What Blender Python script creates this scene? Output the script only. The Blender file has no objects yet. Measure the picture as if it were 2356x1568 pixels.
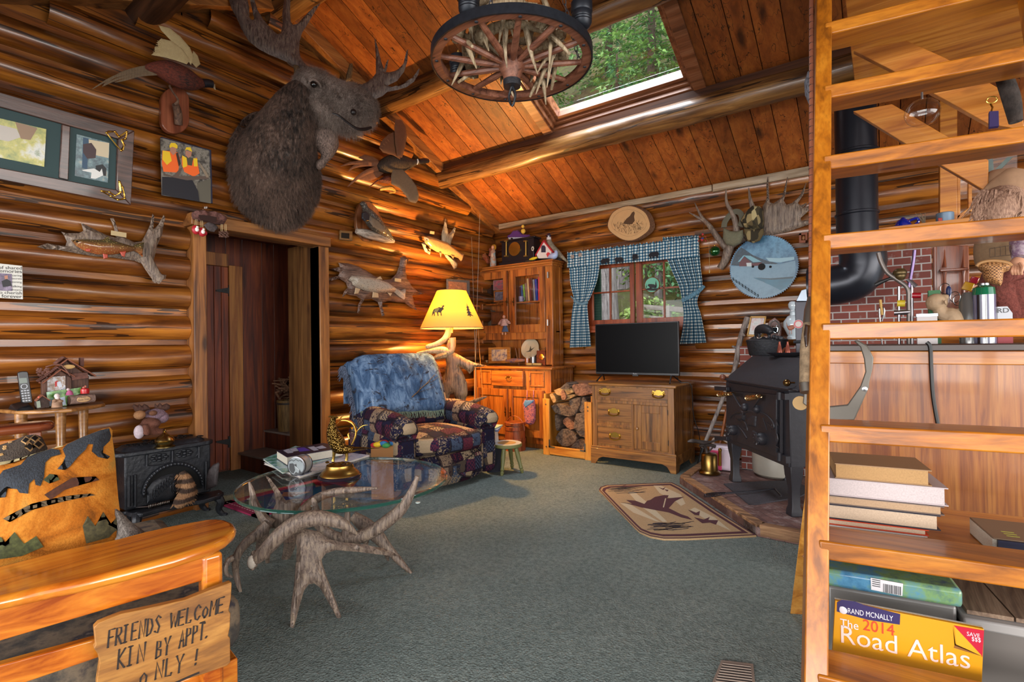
import bpy,math,random
import numpy as np
from mathutils import Vector,Matrix,noise,geometry
V=Vector;PI=math.pi
R=random.Random(7)
SC=bpy.context.scene
COL=SC.collection
# camera
FPX=1182.06
YAW,PIT,ROL=(math.radians(a)for a in(35.8646,.41584,-.78002))
CAM=V((0,0,1.2))
FW=V((-math.sin(YAW)*math.cos(PIT),math.cos(YAW)*math.cos(PIT),math.sin(PIT)))
_r=V((math.cos(YAW),math.sin(YAW),0));_u=_r.cross(FW)
RT=math.cos(ROL)*_r+math.sin(ROL)*_u
UP=-math.sin(ROL)*_r+math.cos(ROL)*_u
cam=bpy.data.objects.new('camera',bpy.data.cameras.new('camera'));COL.objects.link(cam)
cam.data.sensor_width=36;cam.data.lens=FPX*36/2356;cam.data.clip_start=.05;cam.data.clip_end=200
m=Matrix((RT,UP,-FW)).transposed().to_4x4();m.translation=CAM;cam.matrix_world=m
SC.camera=cam
# view, sky, lamps
SC.view_settings.view_transform='Standard';SC.view_settings.look='None'
SC.view_settings.exposure=0.08;SC.view_settings.gamma=1;SC.view_settings.use_curve_mapping=False
W=bpy.data.worlds.new('sky');SC.world=W;W.use_nodes=True
bg=W.node_tree.nodes['Background'];bg.inputs[0].default_value=(.93,.96,1.0,1);bg.inputs[1].default_value=2.2
def area(name,loc,target,size,power,color,spread=PI):
 l=bpy.data.lights.new(name,'AREA');l.shape='RECTANGLE';l.size,l.size_y=size;l.energy=power;l.color=color;l.spread=spread
 o=bpy.data.objects.new(name,l);COL.objects.link(o);o.location=loc
 o.rotation_euler=(V(target)-V(loc)).to_track_quat('-Z','Y').to_euler();return o
def point(name,loc,power,color,rad=.05):
 l=bpy.data.lights.new(name,'POINT');l.energy=power;l.color=color;l.shadow_soft_size=rad
 o=bpy.data.objects.new(name,l);COL.objects.link(o);o.location=loc;return o
area('rear_daylight_fill',(-.8,-5.2,1.35),(-1.4,3,.6),(8.,2.0),400,(1,.97,.93),2.4)  # added fill panel behind the camera, no windows are built there
area('side_daylight_fill',(4.6,1.2,1.3),(-2,2.6,.7),(5.,1.8),200,(1,.95,.88),2.4)  # second added fill panel, off to the right and out of view
area('daylight_skylight',(-1.95,4.05,5.2),(-1.95,3.95,3.),(2.4,1.7),330,(.86,.93,1))
# from the photograph to places in the room
XL,YB=-4.175,5.46
def ray(px,py):return FW+(px-1178)/FPX*RT-(py-784)/FPX*UP
def onz(px,py,z=0.):d=ray(px,py);return CAM+d*((z-CAM.z)/d.z)
def onx(px,py,x):d=ray(px,py);return CAM+d*((x-CAM.x)/d.x)
def ony(px,py,y):d=ray(px,py);return CAM+d*((y-CAM.y)/d.y)
def W1(px,py,off=0.):return onx(px,py,XL+off)
def W2(px,py,off=0.):return ony(px,py,YB-off)
def onp(px,py,o,n):
 d=ray(px,py);o=V(o);n=V(n);return CAM+d*((o-CAM).dot(n)/d.dot(n))
# mesh builder
def T(loc=(0,0,0),rz=0.,rx=0.,ry=0.,s=1.):
 return Matrix.Translation(V(loc))@Matrix.Rotation(rz,4,'Z')@Matrix.Rotation(ry,4,'Y')@Matrix.Rotation(rx,4,'X')@Matrix.Scale(s,4)
def basis(n):
 n=V(n).normalized();a=V((0,0,1))if abs(n.z)<.95 else V((1,0,0))
 u=a.cross(n).normalized();return u,n.cross(u),n
def frame(o,u,v,w):
 mm=Matrix((V(u),V(v),V(w))).transposed().to_4x4();mm.translation=V(o);return mm
def circ(n=16,r=1.,ph=0.,sx=1.,sy=1.):return[(r*sx*math.cos(ph+2*PI*i/n),r*sy*math.sin(ph+2*PI*i/n))for i in range(n)]
def lerp(a,b,t):return a+(b-a)*t
def smooth_path(pts,k=4):
 """Catmull-Rom through pts (tuples of any length)."""
 P=[tuple(p)for p in pts];out=[]
 for i in range(len(P)-1):
  p0,p1,p2,p3=P[max(i-1,0)],P[i],P[i+1],P[min(i+2,len(P)-1)]
  for j in range(k):
   t=j/k
   out.append(tuple(.5*(2*b+(c-a)*t+(2*a-5*b+4*c-d)*t*t+(3*b-a-3*c+d)*t**3)for a,b,c,d in zip(p0,p1,p2,p3)))
 out.append(P[-1]);return out
_text={}
def text_mesh(s):
 if s not in _text:
  c=bpy.data.curves.new('t','FONT');c.body=s;c.resolution_u=3;o=bpy.data.objects.new('t',c);COL.objects.link(o)
  dg=bpy.context.evaluated_depsgraph_get();me=bpy.data.meshes.new_from_object(o.evaluated_get(dg))
  _text[s]=([tuple(v.co)for v in me.vertices],[tuple(p.vertices)for p in me.polygons])
  bpy.data.objects.remove(o);bpy.data.curves.remove(c);bpy.data.meshes.remove(me)
 return _text[s]
class MB:
 def __init__(s,M=None):s.v=[];s.f=[];s.m=[];s.t=[];s.M=M;s.cm=0;s.ct=0.
 def add(s,vs,fs):
  b=len(s.v)
  s.v+=[tuple(s.M@V(p))for p in vs]if s.M else[tuple(p)for p in vs]
  s.f+=[tuple(b+i for i in f)for f in fs];s.m+=[s.cm]*len(fs);s.t+=[s.ct]*len(fs);return s
 def use(s,m=None,t=None):
  if m is not None:s.cm=m
  if t is not None:s.ct=t
  return s
 def hexa(s,p):return s.add(p,[(0,3,2,1),(4,5,6,7),(0,1,5,4),(1,2,6,5),(2,3,7,6),(3,0,4,7)])
 def box(s,a,b):
  x0,y0,z0=a;x1,y1,z1=b
  return s.hexa([(x0,y0,z0),(x1,y0,z0),(x1,y1,z0),(x0,y1,z0),(x0,y0,z1),(x1,y0,z1),(x1,y1,z1),(x0,y1,z1)])
 def boxc(s,c,d):return s.box([c[i]-d[i]/2 for i in range(3)],[c[i]+d[i]/2 for i in range(3)])
 def obox(s,o,a,b,c):
  o,a,b,c=V(o),V(a),V(b),V(c);return s.hexa([o,o+a,o+a+b,o+b,o+c,o+a+c,o+a+b+c,o+b+c])
 def bar(s,p,q,w,h,up=(0,0,1)):
  p,q=V(p),V(q);d=(q-p).normalized();u=V(up).cross(d)
  u=u.normalized()if u.length>1e-4 else V((1,0,0));v=d.cross(u)
  return s.obox(p-u*w/2-v*h/2,u*w,v*h,q-p)
 def tube(s,pts,r,n=8,cap=True,flat=1.,up=None):
  P=[V(p[:3])for p in pts];k=len(P)
  rr=[r]*k if isinstance(r,(int,float))else list(r)
  d0=(P[1]-P[0]).normalized();u=basis(d0)[0]
  if up is not None:u=V(up).cross(d0).normalized()
  vs=[]
  for i in range(k):
   d=(P[min(i+1,k-1)]-P[max(i-1,0)])
   d=d.normalized()if d.length>1e-9 else d0
   u=(u-d*u.dot(d));u=u.normalized()if u.length>1e-6 else basis(d)[0];w=d.cross(u)
   vs+=[P[i]+(u*math.cos(2*PI*j/n)+w*(math.sin(2*PI*j/n)*flat))*rr[i]for j in range(n)]
  fs=[(i*n+j,i*n+(j+1)%n,(i+1)*n+(j+1)%n,(i+1)*n+j)for i in range(k-1)for j in range(n)]
  if cap:fs+=[tuple(range(n))[::-1],tuple((k-1)*n+j for j in range(n))]
  return s.add(vs,fs)
 def lathe(s,prof,n=20,o=(0,0,0),ax=(0,0,1),sx=1.,sy=1.,cap=True):
  u,v,w=basis(ax)if tuple(ax)!=(0,0,1)else(V((1,0,0)),V((0,1,0)),V((0,0,1)))
  o=V(o);vs=[]
  for r,z in prof:vs+=[o+u*(r*sx*math.cos(2*PI*j/n))+v*(r*sy*math.sin(2*PI*j/n))+w*z for j in range(n)]
  k=len(prof)
  fs=[(i*n+j,i*n+(j+1)%n,(i+1)*n+(j+1)%n,(i+1)*n+j)for i in range(k-1)for j in range(n)]
  if cap:fs+=[tuple(range(n))[::-1],tuple((k-1)*n+j for j in range(n))]
  return s.add(vs,fs)
 def ell(s,c,r,n=12,Rm=None,noi=0.,fr=3.):
  c=V(c);vs=[];k=max(6,n*2//3)
  for i in range(k+1):
   a=PI*i/k
   for j in range(n):
    b=2*PI*j/n;d=V((math.sin(a)*math.cos(b),math.sin(a)*math.sin(b),math.cos(a)))
    q=1+(noi*noise.noise(d*fr+c*9)if noi else 0)
    p=V((d.x*r[0]*q,d.y*r[1]*q,d.z*r[2]*q));vs.append(c+(Rm@p if Rm else p))
  fs=[(i*n+j,(i+1)*n+j,(i+1)*n+(j+1)%n,i*n+(j+1)%n)for i in range(k)for j in range(n)]
  return s.add(vs,fs)
 def grid(s,P,cu=False):
  a,b=len(P),len(P[0]);vs=[p for row in P for p in row]
  fs=[(i*b+j,i*b+(j+1)%b,((i+1)%a)*b+(j+1)%b,((i+1)%a)*b+j)for i in range(a if cu else a-1)for j in range(b-1)]
  return s.add(vs,fs)
 def loft(s,rings,cap=True):
  k,n=len(rings),len(rings[0]);vs=[p for r in rings for p in r]
  fs=[(i*n+j,i*n+(j+1)%n,(i+1)*n+(j+1)%n,(i+1)*n+j)for i in range(k-1)for j in range(n)]
  if cap:fs+=[tuple(range(n))[::-1],tuple((k-1)*n+j for j in range(n))]
  return s.add(vs,fs)
 def prism(s,pts,vec):
  n=len(pts);vec=V(vec);vs=[V(p)for p in pts]+[V(p)+vec for p in pts]
  return s.add(vs,[tuple(range(n))[::-1],tuple(range(n,2*n))]+[(i,(i+1)%n,n+(i+1)%n,n+i)for i in range(n)])
 def flat(s,pts):return s.add(pts,[tuple(range(len(pts)))])
 def text(s,txt,o,u,v,size,center=False,squash=1.):
  vs,fs=text_mesh(txt);o,u,v=V(o),V(u).normalized(),V(v).normalized()
  w=max(p[0]for p in vs)if center else 0
  return s.add([o+u*((p[0]-w/2)*size*squash)+v*(p[1]*size)for p in vs],fs)
 def line(s,pts,w,n,h=.0008):
  """flat ribbon through pts on a surface with normal n"""
  n=V(n).normalized();P=[V(p)for p in pts];L=[]
  for i,p in enumerate(P):
   d=(P[min(i+1,len(P)-1)]-P[max(i-1,0)]).normalized();k=n.cross(d).normalized()*w/2
   L+=[p+k+n*h,p-k+n*h]
  return s.add(L,[(2*i,2*i+1,2*i+3,2*i+2)for i in range(len(P)-1)])
 def puff(s,pts,n,th,back=0.,rim=None,step=None,prof=.5,noi=0.):
  """closed solid from a planar outline: full thickness th reached rim inside the edge; back = share of it behind the plane"""
  n=V(n).normalized();u,v,_=basis(n);o=V(pts[0])
  P2=[((V(p)-o).dot(u),(V(p)-o).dot(v))for p in pts]
  A=sum(P2[i][0]*P2[(i+1)%len(P2)][1]-P2[(i+1)%len(P2)][0]*P2[i][1]for i in range(len(P2)))
  if A<0:P2=P2[::-1]
  a=np.array(P2);lo,hi=a.min(0),a.max(0);size=float(max(hi-lo))
  step=step or size/24;rim=rim or size/8
  B=np.roll(a,-1,0);seg=B-a;L2=(seg**2).sum(1)+1e-12
  def dist(q):
   t=np.clip(((q-a)*seg).sum(1)/L2,0,1);return float(np.sqrt((((a+seg*t[:,None])-q)**2).sum(1)).min())
  def inside(q):
   c=False
   for(x0,y0),(x1,y1)in zip(a,B):
    if(y0>q[1])!=(y1>q[1])and q[0]<(x1-x0)*(q[1]-y0)/(y1-y0)+x0:c=not c
   return c
  edge=[]
  for p,q in zip(a,B):
   k=max(1,int(np.hypot(*(q-p))/step));edge+=[tuple(p+(q-p)*i/k)for i in range(k)]
  pin=[];x=lo[0]+step/2;row=0
  while x<hi[0]:
   y=lo[1]+(step/4 if row%2 else 3*step/4)
   while y<hi[1]:
    q=np.array((x,y))
    if inside(q)and dist(q)>step*.35:pin.append((x,y))
    y+=step
   x+=step*.87;row+=1
  ne=len(edge)
  co,_,fc,*_=geometry.delaunay_2d_cdt([V(p)for p in edge+pin],[],[tuple(range(ne))],1,1e-7)
  vs=[];hs=[]
  for c in co:
   q=np.array((c.x,c.y));d=dist(q);t=min(d/rim,1.)
   h=th*(1-(1-t)**2)**prof if d>1e-5 else 0.
   hs.append(h)
  co=list(co);fc2=[]
  for f in fc:
   if max(hs[i]for i in f)<=0:
    g=sum((co[i]for i in f),V((0,0)))/len(f);d=dist(np.array((g.x,g.y)))
    if d>1e-4:
     t=min(d/rim,1.);co.append(g);hs.append(max(.25*th if d>.002 else.1*th,th*(1-(1-t)**2)**prof));q=len(co)-1
     fc2+=[(f[i],f[(i+1)%len(f)],q)for i in range(len(f))];continue
   fc2.append(tuple(f))
  fc=fc2
  N=len(co);vs=[o+u*c.x+v*c.y+n*(h*(1+(noi*noise.noise(V((c.x,c.y,1))*25)if noi else 0)))for c,h in zip(co,hs)]
  fs=[tuple(f)for f in fc]
  lowi={}
  for i,(c,h)in enumerate(zip(co,hs)):
   if h>0:lowi[i]=len(vs);vs.append(o+u*c.x+v*c.y-n*(h*back))
  fs+=[tuple(lowi.get(i,i)for i in f)[::-1]for f in fc]
  return s.add(vs,fs)
 def build(s,name,mat=None,parent=None,bevel=0.,sharp=40,label=None,kind=None,seg=2,sub=0):
  a=np.array(s.v,dtype=float);c=a.mean(0)if len(a)else np.zeros(3);lo,hi=a.min(0),a.max(0)
  c=np.array(((lo[0]+hi[0])/2,(lo[1]+hi[1])/2,lo[2]));a=a-c
  me=bpy.data.meshes.new(name);me.from_pydata([tuple(p)for p in a],[],s.f);me.update()
  mats=mat if isinstance(mat,(list,tuple))else[mat]
  for mt in mats:me.materials.append(mt)
  if any(s.m):me.polygons.foreach_set('material_index',s.m)
  if any(s.t):
   at=me.attributes.new('tint','FLOAT','FACE');at.data.foreach_set('value',s.t)
  me.polygons.foreach_set('use_smooth',[True]*len(me.polygons));me.set_sharp_from_angle(angle=math.radians(sharp))
  o=bpy.data.objects.new(name,me);COL.objects.link(o);o.location=c
  if parent:o.parent=parent;o.matrix_parent_inverse=Matrix.Translation(-world_loc(parent))
  if bevel:
   b=o.modifiers.new('bevel','BEVEL');b.width=bevel;b.segments=seg;b.limit_method='ANGLE';b.angle_limit=math.radians(35)
  if sub:
   b=o.modifiers.new('subdivision','SUBSURF');b.levels=sub;b.render_levels=sub
  if label:o['label']=label
  if kind:o['kind']=kind
  o['_w']=list(c)
  return o
def world_loc(o):return V(o['_w'])
def tag(o,label,cat,group=None,kind=None):
 o['label']=label;o['category']=cat
 if group:o['group']=group
 if kind:o['kind']=kind
 return o
def thing(name,label,cat,loc,group=None):
 o=bpy.data.objects.new(name,None);o.empty_display_size=.04;COL.objects.link(o);o.location=V(loc);o['_w']=list(V(loc))
 return tag(o,label,cat,group)
def struct(mb,name,mat,**k):o=mb.build(name,mat,**k);o['kind']='structure';return o
# materials
def srgb(h):
 if isinstance(h,str):h=tuple(int(h[i:i+2],16)for i in(0,2,4))
 return tuple((c/255/12.92)if c<=10 else((c/255+.055)/1.055)**2.4 for c in h)+(1.,)
_mats={}
class NT:
 def __init__(s,name):
  s.mat=bpy.data.materials.new(name);s.mat.use_nodes=True;s.t=s.mat.node_tree;s.b=s.t.nodes['Principled BSDF']
  s.co=s.n('ShaderNodeTexCoord').outputs['Object']
 def n(s,typ,**kw):
  q=s.t.nodes.new(typ)
  for k,v in kw.items():setattr(q,k,v)
  return q
 def put(s,sock,val):
  if hasattr(val,'is_output'):s.t.links.new(val,sock)
  else:sock.default_value=val
 def map(s,sc=(1,1,1),loc=(0,0,0),rot=(0,0,0),src=None):
  q=s.n('ShaderNodeMapping');s.put(q.inputs[0],src or s.co);q.inputs['Scale'].default_value=sc;q.inputs['Location'].default_value=loc;q.inputs['Rotation'].default_value=rot;return q.outputs[0]
 def noise(s,scale,src=None,detail=4,rough=.55,dist=0.):
  q=s.n('ShaderNodeTexNoise');s.put(q.inputs['Vector'],src or s.co);q.inputs['Scale'].default_value=scale;q.inputs['Detail'].default_value=detail;q.inputs['Roughness'].default_value=rough;q.inputs['Distortion'].default_value=dist;return q.outputs['Fac']
 def voro(s,scale,src=None,out='Distance',feat='F1',rnd=1.):
  q=s.n('ShaderNodeTexVoronoi',feature=feat);s.put(q.inputs['Vector'],src or s.co);q.inputs['Scale'].default_value=scale;q.inputs['Randomness'].default_value=rnd;return q.outputs[out]
 def ramp(s,fac,stops,interp='LINEAR'):
  q=s.n('ShaderNodeValToRGB');s.put(q.inputs[0],fac);e=q.color_ramp.elements;q.color_ramp.interpolation=interp
  while len(e)<len(stops):e.new(.5)
  for el,(p,c)in zip(e,stops):el.position=p;el.color=srgb(c)if isinstance(c,str)or len(c)==3 else c
  return q.outputs[0]
 def mix(s,fac,a,b,typ='MIX'):
  q=s.n('ShaderNodeMix',data_type='RGBA',blend_type=typ);s.put(q.inputs[0],fac);s.put(q.inputs[6],a);s.put(q.inputs[7],b);return q.outputs[2]
 def math(s,op,a,b=0.):
  q=s.n('ShaderNodeMath',operation=op);s.put(q.inputs[0],a);s.put(q.inputs[1],b);return q.outputs[0]
 def attr(s,name='tint'):return s.n('ShaderNodeAttribute',attribute_name=name).outputs['Fac']
 def bump(s,h,strength=.3,dist=.01):
  q=s.n('ShaderNodeBump');s.put(q.inputs['Height'],h);q.inputs['Strength'].default_value=strength;q.inputs['Distance'].default_value=dist;s.put(s.b.inputs['Normal'],q.outputs[0])
 def out(s,col=None,rough=None,metal=None,spec=None,coat=None,coatr=.08,trans=None,ior=None,alpha=None):
  i=s.b.inputs
  for k,v in(('Base Color',col),('Roughness',rough),('Metallic',metal),('Specular IOR Level',spec),('Coat Weight',coat),('Transmission Weight',trans),('IOR',ior),('Alpha',alpha)):
   if v is not None:s.put(i[k],v)
  if coat is not None:i['Coat Roughness'].default_value=coatr
  return s.mat
def plain(hexc,rough=.5,metal=0.,name=None,var=.0,sc=30.,bump=0.,coat=None,spec=None):
 key=('p',hexc,rough,metal,var,sc,bump,coat,spec)
 if key not in _mats:
  t=NT(name or 'plain_'+hexc);c=srgb(hexc)
  if var:
   f=t.noise(sc);d=tuple(x*(1-var)for x in c[:3])+(1,);l=tuple(min(1,x*(1+var))for x in c[:3])+(1,)
   col=t.ramp(f,[(.3,d),(.7,l)])
  else:col=c
  if bump:t.bump(t.noise(sc),bump,.01)
  t.out(col,rough,metal,coat=coat,spec=spec);_mats[key]=t.mat
 return _mats[key]
def wood(dark,mid,light,axis='x',name='wood',sc=1.,knots=1.,rough=.4,coat=None,knotc='2a1206',bump=.15,tint=.35,grain=1.,blotch=.5,nf=None,crack=0.,lo=.34,hi=.64,cross=16):
 key=('w',dark,mid,light,axis,sc,knots,rough,coat,tint,grain,blotch,nf,crack,lo,cross)
 if key in _mats:return _mats[key]
 t=NT(name);ax='xyz'.index(axis)
 at=t.attr();cb=t.n('ShaderNodeCombineXYZ')
 for k in range(3):t.put(cb.inputs[k],t.math('MULTIPLY',at,37.3+11*k))
 va=t.n('ShaderNodeVectorMath',operation='ADD');t.put(va.inputs[0],t.co);t.put(va.inputs[1],cb.outputs[0]);src=va.outputs[0]
 def ms(a,b):return tuple(a*sc if k==ax else b*sc for k in range(3))
 g1=t.noise(1.,t.map(ms(1.1,cross),src=src),6,.6,.6)
 g2=t.noise(1.,t.map(ms(2.5,90),src=src),3,.5)
 col=t.ramp(g1,[(lo,dark),((lo+hi)/2-.01,mid),(hi,light)])
 col=t.mix(t.math('MULTIPLY',t.ramp(g2,[(.45,(0,0,0)),(.7,(255,255,255))]),.45*grain),col,srgb(dark))
 if knots:
  kd=[1.7*sc if k==ax else 4.4*sc for k in range(3)]
  if nf:kd['xyz'.index(nf)]=.02
  d=t.math('ADD',t.voro(1.,t.map(tuple(kd),src=src)),t.math('MULTIPLY',t.math('SUBTRACT',g1,.5),.12));k=t.ramp(d,[(.06,(255,255,255)),(.12*knots+.04,(0,0,0))])
  col=t.mix(t.math('MULTIPLY',k,.85),col,srgb(knotc))
 if blotch:
  bl=t.noise(1.,t.map(ms(.8,4),loc=(3,1,2),src=src),4,.65)
  col=t.mix(t.math('MULTIPLY',t.ramp(bl,[(.5,(0,0,0)),(.72,(255,255,255))]),blotch),col,srgb(knotc))
 if crack:
  g3=t.noise(1.,t.map(ms(.35,9),loc=(7,3,5),src=src),3,.5);c3=t.math('LESS_THAN',t.math('ABSOLUTE',t.math('SUBTRACT',g3,.5)),.012*crack);col=t.mix(t.math('MULTIPLY',c3,.85),col,srgb('140803'))
 if tint:
  rn=t.n('ShaderNodeTexWhiteNoise',noise_dimensions='1D');t.put(rn.inputs['W'],t.math('MULTIPLY',at,113.7))
  f=t.math('ADD',t.math('MULTIPLY',rn.outputs['Value'],tint*2),1-tint)
  cc=t.n('ShaderNodeCombineXYZ');[t.put(cc.inputs[k],f)for k in range(3)]
  col=t.mix(1.,col,cc.outputs[0],'MULTIPLY')
 if bump:t.bump(g1,bump,.01)
 t.out(col,rough,coat=coat);_mats[key]=t.mat;return t.mat
def fur(dark,light,name='fur',sc=18.,stretch=(1,1,.25),rough=.75,big=3.):
 key=('f',dark,light,sc,stretch)
 if key in _mats:return _mats[key]
 t=NT(name);n1=t.noise(sc*4,t.map(stretch),4,.7);n2=t.noise(big,None,3)
 f=t.math('ADD',t.math('MULTIPLY',n1,.65),t.math('MULTIPLY',n2,.4))
 t.bump(n1,.8,.01);t.out(t.ramp(f,[(.42,dark),(.66,light)]),rough);_mats[key]=t.mat;return t.mat
def glass(name='glass',tint='ffffff',rough=0.,thin=True):
 key=('g',tint,rough,thin)
 if key in _mats:return _mats[key]
 t=NT(name)
 if thin:
  tr=t.n('ShaderNodeBsdfTransparent');tr.inputs[0].default_value=srgb(tint);gl=t.n('ShaderNodeBsdfGlossy');gl.inputs['Roughness'].default_value=rough+.01
  fr=t.n('ShaderNodeFresnel');t.put(fr.inputs[0],t.math('SUBTRACT',1.5,t.math('MULTIPLY',t.n('ShaderNodeNewGeometry').outputs['Backfacing'],1.5-1/1.5)));mx=t.n('ShaderNodeMixShader');t.put(mx.inputs[0],fr.outputs[0]);t.put(mx.inputs[1],tr.outputs[0]);t.put(mx.inputs[2],gl.outputs[0])
  t.put(t.t.nodes['Material Output'].inputs[0],mx.outputs[0])
 else:t.out(srgb(tint),rough,trans=1.,ior=1.5)
 _mats[key]=t.mat;return t.mat
LOGW=wood('240f05','7a4212','b06e24','y','log_wood',1.,1.5,.36,.3,bump=.3,tint=.3,blotch=.85,nf='x',crack=1.,grain=.6,lo=.26,hi=.7,cross=11)
LOGX=wood('240f05','7a4212','b06e24','x','log_wood_back',1.,1.5,.36,.3,bump=.3,tint=.3,blotch=.85,nf='y',crack=1.,grain=.6,lo=.26,hi=.7,cross=11)
CEILW=wood('5e2e10','8f4c1c','aa6428','y','ceiling_boards',1.,1.2,.5,None,tint=.3,blotch=.3,nf='z',crack=.3,lo=.2,hi=.75,grain=.6)
PINE=wood('a5601c','cc8a35','d99c48','z','pine',1.2,.5,.35,.3,knotc='5a2a0c',tint=.1,blotch=.12,grain=.8)
PINEX=wood('a5601c','cc8a35','d99c48','x','pine_x',1.2,.5,.35,.3,knotc='5a2a0c',tint=.1,blotch=.12,grain=.8)
TRIMZ=wood('4f2c12','8a5526','a06a34','z','trim_wood',1.,.8,.5,None,tint=.2,blotch=.5)
TRIMY=wood('4f2c12','8a5526','a06a34','y','trim_wood_y',1.,.8,.5,None,tint=.2,blotch=.5)
TRIMX=wood('4f2c12','8a5526','a06a34','x','trim_wood_x',1.,.8,.5,None,tint=.2,blotch=.5)
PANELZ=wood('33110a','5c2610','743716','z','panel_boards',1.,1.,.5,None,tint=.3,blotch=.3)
ANTL=wood('43362c','75645a','94826f','z','antler',6.,0,.55,None,bump=.4,tint=0,blotch=.4,knotc='4a382a')
BONE=wood('6e5c44','9c8668','bca98a','z','pale_antler',6.,0,.5,None,bump=.3,tint=0,blotch=.3,knotc='6a523a')
BRASS=plain('b58a3c',.28,1.,'brass');GOLD=plain('d8ac50',.25,1.,'bright_brass')
BLACK=plain('101012',.45,0.,'black');IRON=plain('2a2b30',.5,.35,'cast_iron',.25,60,.25);STEEL=plain('9a9a9c',.3,1.,'steel')
WHITE=plain('e8e4dc',.6,0.,'white');PAPER=plain('cfc8bb',.8,0.,'paper',.08,200)
GLASS=glass()
# the room
SLOPE=.465
def ceil_z(y):return 2.8+SLOPE*(5.55-y)if y>2.45 else 2.8+SLOPE*(5.55-2.45)-SLOPE*(2.45-y)
b=MB();b.box((-4.35,-.85,2.2),(3.3,-.7,2.85));struct(b,'wall_front_light_block',wood('3a1d0a','8a5423','b9803c','x','header_wood'))  # unseen header added to keep rear light off the upper gable
b=MB();b.prism([(2.25,-1,2.2),(2.25,5.6,2.2),(2.25,5.6,2.85),(2.25,2.45,4.3),(2.25,-1,2.7)],(.1,0,0));struct(b,'wall_right_light_block',wood('3a1d0a','8a5423','b9803c','y','gable_wood'))  # unseen gable piece added to shut out sky light high up
t=NT('carpet');n1=t.noise(130.,None,3,.7);n2=t.noise(1.3,None,5,.6);v1=t.voro(95.)
n5=t.noise(42.,None,4,.75);c=t.ramp(n2,[(.3,'7c8a88'),(.55,'909c98'),(.75,'a0aaa4')]);c=t.mix(t.ramp(t.math('ADD',t.math('MULTIPLY',n1,.45),t.math('MULTIPLY',n5,.55)),[(.4,(0,0,0)),(.58,(255,255,255))]),t.mix(.6,c,srgb('4c5856')),c)
t.bump(t.math('ADD',t.math('ADD',n1,n5),t.math('MULTIPLY',v1,.8)),1.,.014);CARPET=t.out(c,.95,spec=.1)
b=MB().box((-4.4,-2.6,-.1),(3.2,5.6,0));b.box((-5.4,1.2,-.1),(-4.4,4.8,-.0005));struct(b,'floor',CARPET)
def log_strip(b,along,p0,p1,z0,z1,front,seed,out,gap=.045,bulge=.1,i=0):
 """one half round log between z0 and z1 running from p0 to p1, bulging towards out; chink board above"""
 L=p1-p0;k=max(3,int(L/.07));rr=random.Random(seed);rings=[]
 kn=[(rr.uniform(p0,p1),rr.uniform(-.9,.9),rr.uniform(.5,1.))for _ in range(int(L*1.6))]
 for q in range(k+1):
  a=p0+L*q/k;w=.012*noise.noise(V((a*1.3,seed*3.1,0)));row=[]
  for j in range(13):
   th=-PI/2+PI*j/12
   r=1+.10*noise.noise(V((a*2.2,math.sin(th)*1.2,seed*7.7)))+.04*noise.noise(V((a*9,th*3,seed)))
   for ka,kt,ks in kn:
    d=((a-ka)/.05)**2+((th-kt)/.3)**2
    if d<6:r+=.12*ks*math.exp(-d)
   zc=(z0+z1-gap)/2+w;h=(z1-z0-gap)/2*1.04
   row.append((a,front*1.,bulge*math.cos(th)*r,zc+h*math.sin(th)*(.97+.03*r)))
  rings.append(row)
 b.use(0,.05+.9*rr.random())
 P=[[(f+out*d,a,z)if along=='y' else(a,f+out*d,z)for a,f,d,z in row]for row in rings]
 if out>0 and along=='y' or out<0 and along=='x':pass
 b.grid(P)
 b.use(0,.05+.9*rr.random());g0,g1=z1-gap-.012,z1+.012;e=out*.022
 if along=='y':b.box((min(front,front+e),p0,g0),(max(front,front+e),p1,g1))
 else:b.box((p0,min(front,front+e),g0),(p1,max(front,front+e),g1))
DY0,DY1,DZ=1.76,2.83,2.17
b=MB();z=-.056;i=0
while z<4.2:
 z1=z+.222;zm=min(z1+.03,4.2)
 ya,yb=max(-.75,2.45-(4.24-zm)/SLOPE),min(5.55,2.45+(4.24-zm)/SLOPE)
 for s0,s1 in([(ya,DY0-.05),(DY1+.03,yb)]if z1<DZ+.2 else[(ya,yb)]):
  if s1>s0+.1:log_strip(b,'y',s0,s1,z,z1,-4.295,i+3,1,bulge=.105)
  i+=1
 z=z1
b.use(0,.3).add([(-4.30,-.7,0),(-4.30,DY0-.05,0),(-4.30,DY0-.05,4.6),(-4.30,-.7,4.6)],[(0,1,2,3)])
b.add([(-4.30,DY1+.03,0),(-4.30,5.6,0),(-4.30,5.6,4.6),(-4.30,DY1+.03,4.6)],[(0,1,2,3)])
b.add([(-4.30,DY0-.06,DZ+.1),(-4.30,DY1+.04,DZ+.1),(-4.30,DY1+.04,4.6),(-4.30,DY0-.06,4.6)],[(0,1,2,3)])
struct(b,'wall_left',LOGW)
wl,wr=ony(1352,700,5.55).x-.05,ony(1596,700,5.55).x+.02
wz0,wz1=1.36,2.17
b=MB();z=-.12;i=0
while z<2.9:
 z1=z+.25
 for s0,s1 in([(-4.3,wl),(wr,1.8)]if z1>wz0 and z<wz1 else[(-4.3,1.8)]):
  log_strip(b,'x',s0,s1,max(z,0),z1,5.585,i+40,-1,bulge=.1);i+=1
 z=z1
for x0,x1,za,zb in((-4.4,wl,0,3),(wr,1.8,0,3),(wl,wr,0,wz0),(wl,wr,wz1,3)):b.use(0,.3).box((x0,5.58,za),(x1,5.7,zb))
struct(b,'wall_back',LOGX)
SX0,SX1,SY0,SY1=-2.66,-1.25,3.60,4.43
b=MB();x=-4.35;i=0;rr=random.Random(3);nv=V((0,SLOPE,1)).normalized()
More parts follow.
